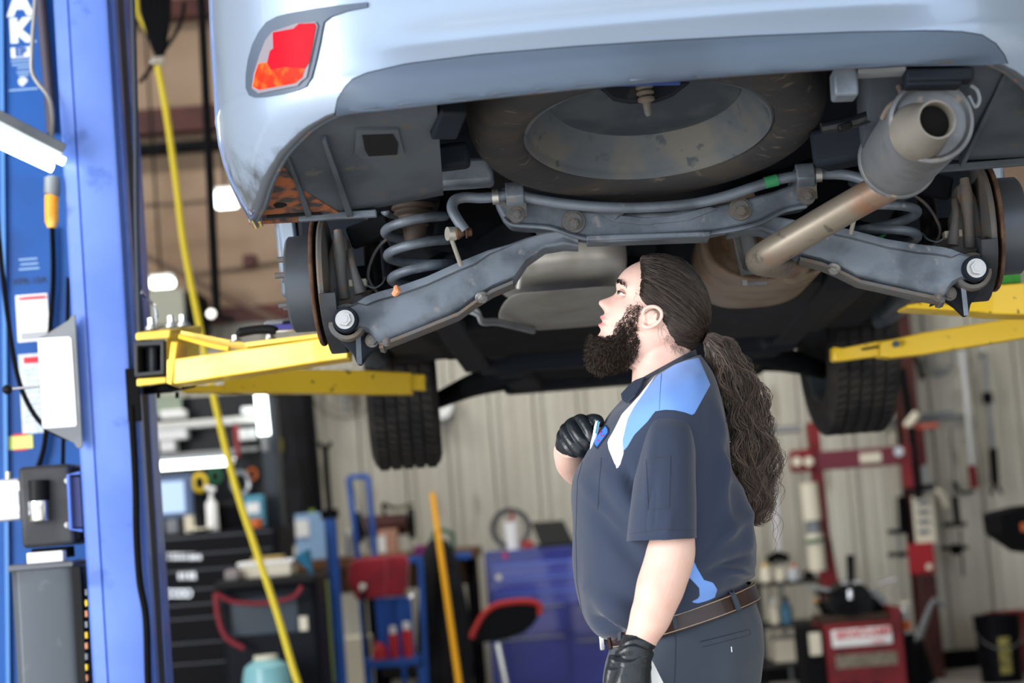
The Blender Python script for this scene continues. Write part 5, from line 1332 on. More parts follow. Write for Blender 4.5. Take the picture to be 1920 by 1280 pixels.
finger(g2, [P(1092, 792, 4.11), P(1104, 788, 4.09), P(1113, 786, 4.06), P(1121, 788, 4.04), P(1124, 792, 4.035)], .0125)
gm = remesh(g2, .0018, 1); wrinkle(gm, .0010, lambda p: 0, 2)
gm.build('glove', m_glove, man, sa=180, fixn=False, label='black glove on the right hand closed around a pen')
pen = thing('pen', 'white and teal pen held at the chest in the gloved hand', 'pen', P(1114, 815, 4.035))
MB().tube([P(1121, 790, 4.022), P(1119, 798, 4.022), P(1115, 818, 4.022), P(1110, 832, 4.024), P(1107, 842, 4.026)], [.0045, .0052, .0048, .0035, .001], 14).build('barrel', mat('pen_white', 'e4f3f7', .25), pen)
MB().tube([P(1121.5, 788, 4.018), P(1117, 812, 4.016)], .0016, 8).build('clip', mat('pen_teal', '2f9bb5', .3), pen)
tag(MB().prism([P(x, y, 3.895) for x, y in ((1219, 1232), (1226, 1244), (1250, 1292), (1258, 1330), (1236, 1335), (1222, 1280))], (0, .004, 0)).build('cloth', m_white), 'white cloth hanging between the lower glove and trousers', 'cloth')
# ---------------------------------------------------------------- along the back wall
def PB(name, x0, y0, x1, y1, Y, d, mt, par=None, bev=.004, **k): return pbx(MB(), x0, y0, x1, y1, Y, d).build(name, mt, par, bev=bev, **k)
def GB(name, x0, x1, yt, Y, d, mt, par=None, z0=0., bev=.005, **k):
    """box from the floor (or z0) up to the picture row yt"""
    xc = (x0 + x1) / 2; c = P(xc, yt, Y); w = (x1 - x0) * Y / FP
    return MB().box((c.x, Y + d / 2, (c.z + z0) / 2), (w, d, c.z - z0)).build(name, mt, par, bev=bev, **k)
def T(name, label, cat, x, y, Y, group=None, z=None):
    p = P(x, y, Y)
    if z is not None: p.z = z
    return thing(name, label, cat, p, group)
m_tool = mat('toolbox_black', '0a0b10', .5, spec=.08)
m_navyb = mat('toolbox_blue', '232c86', .32, coat=.5, c2='1d2574', ns=2)
m_rblue = mat('cart_blue', '1f58b0', .45, c2='1a4c9a', ns=4)
m_lit = mat('screen', 'a9c4e6', .3, e=.35)
m_brn = mat('cardboard', '9c7a58', .8); m_teal = mat('aqua_paint', '7fb9c4', .4, coat=.3); m_lime = mat('lime', '8aa23a', .6)
m_orange = mat('orange_plastic', 'c8652e', .5); m_alu = mat('aluminium', 'a9acb0', .35, .8); m_ivory = mat('ivory', 'd8d2c0', .6)
m_greenp = mat('dark_green', '1e5a3c', .5); m_coat = mat('black_cloth', '141519', .9, c2='1d1f25', ns=7, bump=.4, bs=20)
# left: black roll cabinet and what stands on it
tc = T('tool_chest', 'tall black roll cabinet with chrome emblems behind the blue post', 'tool chest', 400, 1280, 10.4, z=0)
zt = P(400, 992, 10.4).z
GB('cabinet_body', 250, 522, 996, 10.4, .6, m_tool, tc, z0=.10, bev=.008)
for a, b in ((1002, 1030), (1034, 1060), (1064, 1096), (1100, 1124), (1128, 1150), (1154, 1196), (1200, 1235), (1239, 1280)):
    dr = PB('drawer', 258, a + 4, 514, b + 4, 10.385, .02, m_tool, tc, .003)
    PB('drawer_pull', 262, a + 1, 510, a + 5, 10.375, .015, mat('pull_dark', '3a3b40', .3, .6), dr, .002)
for k, w_ in enumerate((5, 7, 6, 6, 5, 8, 6, 7)): PB('emblem_letter', 314 + 8 * k, 1036, 314 + 8 * k + w_, 1049, 10.378, .004, m_alu, tc, 0)
for k, w_ in enumerate((6, 5, 7, 6)): PB('emblem_letter', 334 + 9 * k, 1072, 334 + 9 * k + w_, 1086, 10.378, .004, m_alu, tc, 0)
for k in range(4):
    MB().lathe([(.022, 0), (.022, .004), (.015, .004), (.015, 0)], P(318 + 11.5 * k, 1112, 10.372), (0, -1, 0), 20, True).build('ring_emblem', m_chrome, tc)
for x in (275, 500):
    for dy in (.1, .5): MB().cyl(P(x, 1200, 10.4 + dy) * V((1, 1, 0)) + V((-.02, 0, .05)) if False else V((P(x, 1200, 10.4).x - .02, 10.4 + dy, .05)), V((P(x, 1200, 10.4).x + .02, 10.4 + dy, .05)), .05, n=16).build('caster', m_blk2, tc)
PBz = lambda name, x0, x1, yt, Y, d, z0, mt, par=None, **k: GB(name, x0, x1, yt, Y, d, mt, par, z0=z0, **k)
ZC = P(386, 996, 10.4).z
mo = T('monitor', 'old computer monitor with pale blue screen on the black cabinet', 'monitor', 325, 985, 10.6, z=ZC)
PB('bezel', 272, 892, 360, 972, 10.55, .05, mat('bezel', '53688f', .5), mo, .01)
PB('screen', 284, 903, 346, 962, 10.54, .01, m_lit, mo)
PBz('monitor_stand', 310, 332, 965, 10.58, .06, ZC, m_grey, mo)
sb = T('spray_bottle', 'white spray bottle beside the monitor', 'bottle', 396, 990, 10.55, z=ZC)
q = P(396, 940, 10.55)
MB().lathe([(0, ZC), (.032, ZC), (.032, ZC + .02), (.03, q.z - .01), (.012, q.z + .015), (.011, q.z + .05), (0, q.z + .05)], V((q.x, q.y, 0)), (0, 0, 1), 20).build('bottle_body', m_white, sb)
MB().beam(P(404, 918, 10.55), P(384, 913, 10.55), .02, .025).build('spray_head', m_white, sb, bev=.003)
bn = T('storage_bin', 'black open storage bin on the black cabinet', 'bin', 440, 990, 10.6, z=ZC)
PBz('bin_body', 378, 455, 948, 10.62, .2, ZC, m_blk2, bn); PB('bin_rim', 376, 940, 458, 950, 10.61, .23, m_black, bn)
for nm, lb_, x0, x1, yt, mt_, Y in (('tape_roll', 'cream roll of tape beside the monitor stand', 345, 364, 966, m_ivory, 10.5), ('parts_box', 'blue and white parts box at right end of the black cabinet', 456, 492, 928, mat('teal_box', '4f93ad', .5), 10.6), ('tape_roll', 'orange roll at the right end of the black cabinet', 466, 492, 972, m_orange, 10.45), ('shop_rag', 'crumpled pale rag lying on the black cabinet', 352, 392, 986, m_ivory, 10.45)):
    t = T(nm, lb_, nm.split('_')[-1], (x0 + x1) / 2, yt, Y, z=ZC)
    if 'roll' in nm:
        c = P((x0 + x1) / 2, yt, Y); r_ = (x1 - x0) / 2 * Y / FP; MB().lathe([(r_ * .5, ZC), (r_, ZC), (r_, c.z), (r_ * .5, c.z)], V((c.x, c.y, 0)), (0, 0, 1), 24, True).build('roll', mt_, t); MB().lathe([(r_ * .4, ZC), (r_ * .52, ZC), (r_ * .52, c.z + .002), (r_ * .4, c.z + .002)], V((c.x, c.y, 0)), (0, 0, 1), 24, True).build('core', m_brn, t)
    elif 'rag' in nm:
        g = MB(); w_ = (x1 - x0) * Y / FP; c = P((x0 + x1) / 2, yt, Y)
        g = grid(g, [[V((c.x + w_ * (i / 9 - .5), Y + .2 * (j / 9 - .5), ZC + .012 + .02 * abs(noise.noise(V((i * .5, j * .5, 3))))))for j in range(10)] for i in range(10)]); g.build('rag_cloth', mt_, t, solid=.004)
    else: PBz('box_body', x0, x1, yt, Y, .12, ZC, mt_, t); PB('box_label', x0 + 6, yt + 14, x1 - 6, yt + 34, Y - .004, .004, m_white, t, 0)
hu = T('cabinet_hutch', 'dark tool hutch with painted white reflection strips and shelf, above the black cabinet', 'cabinet', 400, 985, 10.9, z=ZC)
PBz('back_panel', 255, 512, 742, 11.02, .03, ZC, mat('hutch_dark', '0b0f15', .4, spec=.2), hu)
PBz('side_panel', 484, 512, 742, 10.82, .2, ZC, mat('hutch_side', '2a323d', .5), hu)
PB('shelf', 262, 786, 484, 800, 10.82, .18, mat('reflection_pale', 'cfd0cf', .4), hu)  # pale shelf colour stands for white reflections in the dark hutch
PB('shelf', 262, 846, 484, 853, 10.82, .18, mat('reflection_dim', '8d8e90', .4), hu)
PB('cloth_panel', 262, 742, 340, 778, 10.9, .02, mat('sage', '8f9c8c', .7), hu)
for k, (x0, y0, x1, y1) in enumerate(((292, 805, 350, 824), (300, 826, 328, 846), (445, 803, 480, 824), (300, 768, 345, 783), (452, 762, 478, 776))):
    b = tag(PB('box', x0, y0, x1, y1, 10.84, .12, m_white, None, .006), ['long white box on the lower hutch shelf', 'small white box under the long one in the hutch', 'white box at the right on the lower hutch shelf', 'white box on top of the upper hutch shelf, left end', 'white box on top of the upper hutch shelf, right end'][k], 'box', 'boxes in the hutch')
hl = T('hutch_light', 'horizontal lit tube lamp under the hutch shelf', 'light', 365, 870, 10.8)
MB().cyl(P(292, 874, 10.78), P(432, 864, 10.78), .022, n=14).build('lamp_tube', m_tube, hl)
MB().cyl(P(432, 864, 10.78), P(441, 866, 10.78), .026, n=14).build('lamp_cap', m_chrome, hl)
PB('lamp_rail', 285, 853, 440, 859, 10.78, .04, m_grey, hl)
vl = T('upright_light', 'upright lit tube lamp at the right side of the hutch', 'light', 492, 780, 10.7)
MB().cyl(P(488, 735, 10.7), P(496, 815, 10.7), .030, n=16).build('lamp_tube', m_tube, vl); MB().beam(P(492, 775, 10.7), V((P(492, 775, 10.7).x, 10.83, P(492, 775, 10.7).z)), .03, .02).build('lamp_clip', m_grey, vl)
MB().cyl(P(496, 815, 10.7), P(498, 845, 10.7), .024, .02, n=16).build('lamp_handle', mat('clear_grey', '8b8e93', .3), vl)
sd2_ = T('hook_tool', 'red-handled tool hanging in front of the hutch', 'tool', 440, 830, 10.7)
MB().tube([P(440, 795, 10.72), P(442, 802, 10.72), P(446, 850, 10.72), P(447, 858, 10.72)], [.006, .017, .015, .008], 12).build('handle', mat('dull_red', '8a3338', .5), sd2_)
MB().tube([P(440, 796, 10.72), P(439, 790, 10.72), V((P(439, 790, 10.72).x, 10.84, P(439, 790, 10.72).z))], .005, 8).build('hook', m_alu, sd2_)
for k, (x, y, s_, mm_, lb_) in enumerate(((375, 905, 12, m_yel2, 'yellow coil of wire hanging left of the bottle'), (404, 893, 10, m_greenp, 'dark reel hanging behind the bottle'), (452, 905, 16, m_alu, 'silver hand tool hanging above the blue box'), (474, 888, 8, m_orange, 'orange tool hanging at the right end of the hutch'))):
    c = P(x, y, 10.95); r_ = s_ * 10.95 / FP
    tag(MB().tube([c + V((r_ * math.cos(a), -.01, r_ * 1.3 * math.sin(a))) for a in [2 * math.pi * j / 16 for j in range(16)]], r_ * .34, 8, close=True).build('hanging_tool', mm_), lb_, 'tool', 'tools hanging in the hutch')
jk = T('work_jacket', 'dark work jacket hanging by the hutch with a yellow patch', 'jacket', 545, 860, 13.3)
rs = []
for y, a, b, d in ((700, 520, 560, .05), (745, 508, 572, .09), (850, 512, 580, .12), (900, 530, 590, .10), (1000, 525, 592, .12), (1022, 530, 590, .11)):
    A, B = P(a, y, 13.3), P(b, y, 13.3); n_ = 20
    rs.append([(A + B) / 2 + (B - A) / 2 * math.cos(t) + V((0, d * math.sin(t) * (1 + .25 * math.sin(5 * t + y)), 0)) for t in [2 * math.pi * k / n_ for k in range(n_)]])
MB().rings(rs).build('jacket_body', m_coat, jk, sa=60)
PB('patch', 512, 822, 530, 848, 13.17, .01, mat('dull_yellow', '6d661c', .7), jk); MB().cyl(P(540, 702, 13.3), V((P(540, 702, 13.3).x, WY, P(540, 702, 13.3).z)), .015, n=8).build('hook', m_blk2, jk)
pst = T('wall_post', 'dark upright post beside the hanging jacket', 'post', 590, 1000, 12.6, z=0)
MB().beam(P(574, 690, 12.6), V((P(600, 1000, 12.6).x + .02, 12.6, 0)), .06, .06).build('post_shaft', m_blk2, pst)
MB().beam(P(585, 955, 12.57), P(588, 1000, 12.57), .05, .03).build('post_band', m_lime, pst)
# AC machine
am_ = T('service_machine', 'dark service machine with red hoses and an open tray of parts', 'machine', 495, 1280, 9.6, z=0)
GB('machine_body', 412, 592, 1092, 9.6, .5, mat('machine_dark', '12151d', .5, spec=.1), am_, z0=.08, bev=.03)
PB('machine_tray', 402, 1084, 592, 1100, 9.5, .65, m_black, am_, .01)
PB('machine_window', 432, 1118, 560, 1190, 9.59, .02, mat('smoke_window', '35404c', .25), am_, .01)
PB('machine_label', 561, 1155, 577, 1182, 9.59, .006, m_ivory, am_)
MB().tube([P(404, 1112, 9.5), P(410, 1160, 9.5), P(425, 1195, 9.5), P(458, 1215, 9.5)], .0135, 10, 5).build('red_hose', mat('hose_red', '7e2230', .5), am_)
MB().tube([P(404, 1112, 9.5), P(440, 1128, 9.5), P(500, 1130, 9.5), P(550, 1118, 9.5), P(566, 1098, 9.5)], .0115, 10, 5).build('red_hose', MT['hose_red'], am_)
tnk = T('refrigerant_tank', 'aqua gas bottle standing before the service machine', 'gas bottle', 498, 1280, 9.3, z=0)
q = P(498, 1232, 9.3)
MB().lathe([(0, 0), (.105, 0), (.11, .03), (.112, q.z - .09), (.10, q.z - .04), (.05, q.z - .005), (0, q.z)], V((q.x, q.y, 0)), (0, 0, 1), 32).build('tank_shell', m_teal, tnk)
MB().lathe([(.045, q.z - .03), (.055, q.z - .03), (.055, q.z + .01), (.045, q.z + .01)], V((q.x, q.y, 0)), (0, 0, 1), 24, True).build('collar', m_ivory, tnk)
ZM = P(497, 1084, 9.5).z
wt = T('parts_tub', 'white plastic tub of parts on the service machine', 'tub', 495, 1070, 9.7, z=ZM)
PBz('tub_body', 448, 545, 1056, 9.7, .25, ZM, m_ivory, wt, bev=.01); PB('tub_rim', 444, 1051, 549, 1058, 9.69, .27, m_white, wt)
PB('tub_contents', 470, 1042, 530, 1056, 9.75, .12, mat('brass', '9a8550', .5), wt, .01)
tag(PBz('rag', 420, 446, 1068, 9.62, .15, ZM, mat('grey_rag', '8d8788', .9), bev=.012), 'grey rag bunched at the left end of the machine tray', 'rag')
wg = T('blue_funnel', 'small teal funnel leaning at the right end of the machine tray', 'funnel', 560, 1060, 9.75, z=ZM)
MB().tube([P(566, 1036, 9.75), P(572, 1048, 9.75), P(582, 1066, 9.75), P(584, 1080, 9.75)], [.045, .035, .012, .008], 16).build('cone', mat('teal_dark', '2a6f92', .5), wg)

# workbench
ZB = P(650, 1045, 12.3).z
wb = T('workbench', 'wooden topped workbench with dark legs along the wall', 'workbench', 680, 1280, 12.3, z=0)
MB().box((P(690, 1045, 12.3).x, 12.75, ZB - .03), (1.36, .9, .06)).build('bench_top', m_wood, wb, bev=.004)
MB().box((P(690, 1045, 12.3).x, 12.4, ZB - .14), (1.32, .03, .16)).build('apron', m_wood, wb)
for x in (-.62, 0, .62):
    for y in (12.38, 13.1): MB().box((P(690, 1045, 12.3).x + x, y, (ZB - .06) / 2), (.06, .06, ZB - .06)).build('leg', m_blk2, wb)
MB().box((P(690, 1045, 12.3).x, 12.75, .32), (1.28, .8, .03)).build('shelf', m_blk2, wb)
for x0, x1, yt, mt_, lb_, ca in ((552, 612, 962, mat('box_blue', '8fb3dd', .6), 'white and blue product box on the bench by the dark post', 'box'), (700, 735, 940, m_blk2, 'dark machine casting on the bench behind the blue frame', 'casting'), (708, 742, 992, mat('pinkish', 'b98d78', .6), 'pinkish box on the bench in front of the casting', 'box'), (645, 662, 1000, m_alu, 'silver can on the bench at the blue frame', 'can')):
    if ca == 'can':
        q = P((x0 + x1) / 2, yt, 12.7); tag(MB().lathe([(0, ZB), (.028, ZB), (.028, q.z), (.022, q.z + .01), (0, q.z + .01)], V((q.x, q.y, 0)), (0, 0, 1), 20).build('can', mt_), lb_, ca)
    elif ca == 'casting':
        t = T('bench_grinder', 'dark bench grinder on the bench behind the blue frame', 'grinder', 725, 1040, 12.8, z=ZB)
        PBz('grinder_base', 715, 735, 1000, 12.8, .12, ZB, m_blk2, t); c = P(722, 985, 12.86)
        MB().cyl(c - V((.14, 0, 0)), c + V((.14, 0, 0)), .07, n=24).build('motor', m_brown, t)
        for s in (-1, 1): MB().cyl(c + V((s * .15, 0, 0)), c + V((s * .19, 0, 0)), .10, n=28).build('wheel_guard', m_blk2, t)
        MB().tube([P(735, 952, 12.8), P(755, 950, 12.8), P(775, 944, 12.8)], .012, 8, 3).build('tool_arm', mat('olive', '5d5b45', .6), t); MB().tube([P(722, 965, 12.86), P(718, 945, 12.86), P(735, 952, 12.8)], .012, 8, 3).build('arm_bracket', m_blk2, t)
    else:
        t = T('product_box', lb_, ca, (x0 + x1) / 2, yt, 12.5, z=ZB); PBz('carton', x0, x1, yt, 12.5, .2, ZB, mt_, t)
        PB('carton_label', x0 + 2, yt + 12, x0 + (x1 - x0) * .45, yt + 44, 12.49, .006, m_white, t, 0)
tag(GB('waste_box', 640, 690, 1195, 12.0, .3, m_ivory), 'cream box on the floor under the bench', 'box')
tag(GB('crate', 592, 614, 1090, 12.1, .15, m_lime, z0=.335), 'lime green crate on the bench shelf', 'crate')
# tall screw stand
ss = T('jack_stand', 'tall blue jack stand with black screw and cradle', 'stand', 630, 1280, 11.0, z=0)
zb_ = P(618, 962, 11.0); MB().tube([V((P(655, 1500, 11).x + .0, 11, 0.02)), zb_], .034, 16).build('stand_tube', m_rblue, ss)
MB().cyl(P(618, 962, 11.0), P(609, 838, 11.0), .017, n=12).build('screw', m_blk2, ss); MB().tube([P(599, 829, 11), P(604, 838, 11), P(616, 838, 11), P(620, 828, 11)], .012, 8).build('cradle', m_blk2, ss)
MB().cyl(P(617, 955, 11), P(619, 972, 11), .05, n=16).build('collar', m_blk2, ss)
bx_ = V((P(655, 1500, 11).x, 11, 0))
for k in range(3):
    a = 2 * math.pi * k / 3 + .4; MB().tube([bx_ + V((0, 0, .35)), bx_ + V((.28 * math.cos(a), .28 * math.sin(a), .015))], .015, 10).build('leg', m_rblue, ss)
# blue hand frame, parts cart, red seat pad
fr = T('blue_rack', 'blue steel parts cart with slanted frame and low shelf', 'cart', 735, 1280, 11.4, z=0)
for a, b in (((653, 895), (672, 1045)), ((690, 892), (703, 1045)), ((653, 895), (690, 892)), ((672, 1045), (690, 1290)), ((745, 1050), (760, 1290)), ((788, 1050), (800, 1290))):
    MB().beam(P(*a, 11.4), P(*b, 11.4), .035, .03).build('frame_bar', m_rblue, fr, bev=.003)
MB().beam(P(658, 900, 11.42), P(700, 1040, 11.42), .01, .01).build('frame_slat', m_grey, fr)
PB('side_panel', 708, 1120, 775, 1240, 11.45, .02, m_rblue, fr); PB('shelf', 682, 1236, 786, 1250, 11.25, .3, m_rblue, fr)
for a in ((692, 1250), (790, 1250)):
    q = P(*a, 11.3); MB().box((q.x, 11.3, q.z / 2), (.035, .035, q.z)).build('leg', m_rblue, fr)
ZS = P(734, 1236, 11.25).z
for k, (x, yt, r_, mm_, lb_) in enumerate(((737, 1186, 8.5, m_redp, 'red can on the blue cart shelf, the middle one'), (762, 1178, 9.5, m_redp, 'red can with large white cap at the right of the blue cart shelf'))):
    t = T('spray_can', lb_, 'can', x, 1236, 11.3, 'red cans on the blue cart', z=ZS); q = P(x, yt, 11.32); r_ = r_ * 11.3 / FP
    MB().lathe([(0, ZS), (r_, ZS), (r_, q.z - .02), (r_ * .6, q.z), (0, q.z)], V((q.x, q.y, 0)), (0, 0, 1), 20).build('can_body', mat('bright_red', 'c22a30', .4), t)
    MB().lathe([(0, q.z - .005), (r_ * .75, q.z - .005), (r_ * .75, q.z + .035), (0, q.z + .04)], V((q.x, q.y, 0)), (0, 0, 1), 16).build('can_cap', m_white, t)
rc = T('oil_can', 'squat red oil can at the left of the blue cart shelf', 'can', 712, 1236, 11.3, z=ZS); q = P(712, 1212, 11.32)
MB().lathe([(0, ZS), (.045, ZS), (.042, q.z - .01), (.015, q.z + .02), (0, q.z + .02)], V((q.x, q.y, 0)), (0, 0, 1), 20).build('can_body', MT['bright_red'], rc); MB().tube([q, P(700, 1200, 11.32)], .006, 8).build('spout', MT['bright_red'], rc)
rp = T('creeper_pad', 'folded red padded seat hooked over the blue cart', 'seat', 708, 1085, 11.2)
MB().prism([P(x, y, 11.15) for x, y in ((652, 1062), (662, 1048), (700, 1044), (758, 1038), (766, 1050), (764, 1116), (700, 1122), (668, 1126), (660, 1108), (650, 1096))], (0, .10, 0)).build('pad', m_redc, rp, bev=.02, bseg=3)
MB().cyl(P(680, 1105, 11.13), P(680, 1098, 11.1), .02, n=14).build('pad_bolt', m_chrome, rp); MB().tube([P(680, 1090, 11.12), P(683, 1160, 11.14), P(690, 1230, 11.2)], .012, 8, 3).build('pad_strut', m_blk2, rp)
MB().tube([P(759, 1105, 11.13), P(768, 1120, 11.12), P(776, 1112, 11.12)], .010, 8, 3).build('pad_latch', m_chrome, rp); MB().tube([P(722, 1044, 11.143), P(724, 1080, 11.143), P(720, 1118, 11.143)], .004, 6, 3).build('pad_seam', mat('seam_red', 'a84a58', .8), rp)
# coat and tray and yellow pole
rk = T('coat_rail', 'low blue tray stand behind the black coat', 'stand', 830, 1280, 11.9, z=0)
PB('tray', 762, 1040, 882, 1052, 11.85, .3, m_rblue, rk); q = P(830, 1050, 12.0); MB().box((q.x, 12.0, q.z / 2), (.05, .05, q.z)).build('post', m_rblue, rk)
MB().box((q.x, 12.0, .015), (.4, .4, .03)).build('foot', m_rblue, rk)
ct = T('black_coat', 'long black coat hanging over the blue tray stand', 'coat', 835, 1100, 11.7)
rs = []
for y, a, b, d in ((1012, 805, 838, .04), (1032, 796, 850, .10), (1070, 790, 862, .13), (1140, 786, 876, .14), (1210, 782, 884, .15), (1275, 784, 886, .15), (1330, 786, 888, .14)):
    A, B = P(a, y, 11.7), P(b, y, 11.7); n_ = 36
    rs.append([(A + B) / 2 + (B - A) / 2 * math.cos(t) * (1 + .05 * math.sin(6 * t)) + V((0, d * math.sin(t) * (1 + .22 * math.sin(7 * t + y * .01)), 0)) for t in [2 * math.pi * k / n_ for k in range(n_)]])
MB().rings(resample(rs, 3)).build('coat_body', m_coat, ct, sa=80)
MB().tube([P(812, 1045, 11.55), P(800, 1120, 11.52), P(797, 1190, 11.55)], [.04, .045, .035], 14, 4).build('coat_sleeve', m_coat, ct)
ZT = P(822, 1040, 11.85).z
wr = T('grease_gun', 'green handled tool on the blue tray by the yellow pole', 'tool', 850, 1035, 12.0, z=ZT)
MB().tube([P(812, 1002, 12.0), P(818, 996, 12), P(835, 994, 12), P(848, 1003, 12), P(850, 1036, 12.0)], .012, 10, 3).build('handle', m_greenp, wr); MB().tube([P(812, 1002, 12.0), P(812, 1038, 12.0)], .012, 10).build('barrel', m_greenp, wr)
tag(PBz('parts_bag', 776, 800, 1022, 11.95, .1, ZT, mat('magenta', '7d2a66', .6), bev=.01), 'purple bag on the left end of the blue tray', 'bag')
yp = T('yellow_pole', 'yellow handled pole leaning forward of the black coat', 'pole', 840, 1280, 10.9, z=0)
e0 = P(811, 925, 10.9); e1 = P(862, 1290, 10.5); dd_ = (e1 - e0) / (e0.z - e1.z); e2 = e1 + dd_ * (e1.z - .02)
MB().tube([e0, e2], .0165, 14).build('shaft', mat('pole_yellow', 'e0a21c', .5), yp)
MB().box(e2 + V((0, 0, .02)), (.3, .06, .04)).build('broom_head', m_blk2, yp, bev=.01)
# blue tool chest
XB = 12.0
bc = T('tool_chest', 'royal blue tool chest with wide drawers behind the mechanic', 'tool chest', 1020, 1280, XB, z=0)
GB('chest_body', 908, 1240, 1022, XB, .5, m_navyb, bc, z0=.1, bev=.006)
for a, b in ((1046, 1070), (1074, 1098), (1102, 1124)):
    d_ = PB('drawer', 922, a + 4, 1230, b + 4, XB - .015, .02, mat('drawer_blue', '3a44a0', .25, coat=.6), bc, .003); PB('drawer_pull', 926, a + 2, 1226, a + 6, XB - .025, .015, mat('pull_blue', '5c6fc4', .25, .3), d_, .002)
for x0, x1, a, b in ((922, 1066, 1132, 1184), (1074, 1230, 1132, 1184), (922, 1066, 1190, 1275), (1074, 1230, 1190, 1275)):
    d_ = PB('drawer', x0, a + 3, x1, b + 3, XB - .015, .02, m_navyb, bc, .003); PB('drawer_pull', x0 + 8, a + 5, x1 - 8, a + 8, XB - .022, .01, m_grey, d_, .002)
for x, y in ((947, 1041), (935, 1082)): MB().cyl(P(x, y, XB - .02), P(x, y, XB - .03), .018, n=18).build('round_sticker', mat('sticker_pink', 'b0346a', .5) if y < 1050 else m_ivory, bc)
for x in (930, 1210): MB().cyl(V((P(x, 1200, XB).x - .02, XB + .2, .05)), V((P(x, 1200, XB).x + .02, XB + .2, .05)), .05, n=16).build('caster', m_blk2, bc)
Z1 = P(1070, 1022, XB).z
hc = T('hose_coil', 'grey coil of hose standing on the blue tool chest', 'hose', 958, 1020, 12.25, z=Z1)
c = P(957, 985, 12.25); 
for k in range(6):
    r_ = .118 - .008 * (k % 3)
    MB().tube([V((c.x + r_ * math.cos(a), 12.2 + .016 * k, Z1 + .128 + r_ * math.sin(a))) for a in [2 * math.pi * j / 28 for j in range(28)]], .009, 8, close=True).build('hose_loop', m_grey if k % 2 else mat('hose_dark', '4a4b4d', .6), hc)
cp_ = T('paper_cup', 'white paper cup with red straw on the blue chest', 'cup', 959, 1020, 12.08, z=Z1); q = P(959, 980, 12.08)
MB().lathe([(0, Z1), (.036, Z1), (.050, q.z), (.052, q.z + .006), (.0, q.z + .008)], V((q.x, q.y, 0)), (0, 0, 1), 24).build('cup_body', m_white, cp_); MB().cyl(q, q + V((.01, 0, .06)), .012, n=10).build('straw', m_redp, cp_)
tag(PBz('shop_cloth', 978, 1000, 1014, 12.05, .1, Z1, mat('cloth_red', 'a33a3a', .8), bev=.008), 'red shop cloth on the blue chest beside the cup', 'cloth')
lp_ = T('laptop', 'black laptop with raised screen on the blue chest', 'laptop', 1040, 1020, 12.1, z=Z1)
MB().hexa([P(1012, 1020, 12.15), P(1076, 1016, 12.15), P(1076, 1015, 12.17), P(1012, 1019, 12.17)], [P(996, 980, 12.25), P(1056, 976, 12.25), P(1056, 975, 12.27), P(996, 979, 12.27)]).build('lid', m_black, lp_)
q = P(1044, 1018, 12.1); MB().box((q.x, 12.08, Z1 + .01), (.26, .16, .02)).build('keyboard_base', m_black, lp_, bev=.003)
st = T('shop_stool', 'shop stool with tilted red-rimmed black seat on chrome post', 'stool', 935, 1280, 10.8, z=0)
pl2 = [(884, 1196), (892, 1176), (908, 1150), (930, 1134), (968, 1127), (1000, 1128), (1012, 1136), (1012, 1152), (1000, 1172), (980, 1188), (950, 1198), (915, 1204), (890, 1205)]
MB().prism([P(x, y, 10.75) for x, y in pl2], (0, .28, 0)).build('seat_underside', m_blk2, st, bev=.02, bseg=3)
rim_ = [P(x, y, 10.74) for x, y in pl2[:8]]
MB().tube(rim_, .016, 12, 3).build('seat_rim', mat('rim_red', '9c2320', .5), st)
q = P(932, 1205, 10.85); MB().tube([q, V((q.x + .06, 10.85, .12))], .02, 14).build('post', m_chrome, st)
for k in range(5):
    a = 2 * math.pi * k / 5; b0 = V((q.x + .06, 10.85, .12)); MB().tube([b0, b0 + V((.26 * math.cos(a), .26 * math.sin(a), -.07))], .018, 10).build('leg', m_blk2, st)
    MB().ball(b0 + V((.26 * math.cos(a), .26 * math.sin(a), -.092)), .027, 8).build('caster', m_blk2, st)
# on the wall: fan, dial
fn_ = T('wall_fan', 'round caged fan on the wall behind the left front wheel', 'fan', 645, 725, 13.4)
c = P(645, 722, 13.4)
for r_ in (.225, .17, .11, .05): MB().tube([c + V((r_ * math.cos(a), 0, r_ * math.sin(a))) for a in [2 * math.pi * j / 36 for j in range(36)]], .007 if r_ > .2 else .003, 6, close=True).build('guard_ring', mat('fan_wire', '6f675c', .5), fn_)
for k in range(14):
    a = 2 * math.pi * k / 14; MB().tube([c + V((.03 * math.cos(a), -.02, .03 * math.sin(a))), c + V((.225 * math.cos(a), 0, .225 * math.sin(a)))], .003, 6).build('guard_wire', MT['fan_wire'], fn_)
for k in range(3):
    a = 2 * math.pi * k / 3 + .5; MB().beam(c + V((0, .04, 0)), c + V((.19 * math.cos(a), .04, .19 * math.sin(a))), .012, .1, V((0, 1, 0)), h1=.16).build('fan_blade', m_grey, fn_)
MB().cyl(c + V((0, .02, 0)), V((c.x, WY - .03, c.z)), .06, n=20).build('fan_motor', m_blk2, fn_)
ck = T('wall_clock', 'round white dial with grey rim on the wall right of the tyre', 'clock', 832, 762, 13.4); c = P(825, 762, 13.45)
MB().lathe([(0, 0), (.088, 0), (.088, .03), (0, .03)], c, (0, 1, 0), 36).build('dial', m_white, ck); MB().lathe([(.085, -.012), (.097, -.012), (.097, .12), (.085, .12)], c, (0, 1, 0), 36, True).build('rim', m_grey, ck); MB().beam(c + V((0, -.004, 0)), c + V((0, -.004, .06)), .006, .004).build('hand', m_pred, ck)

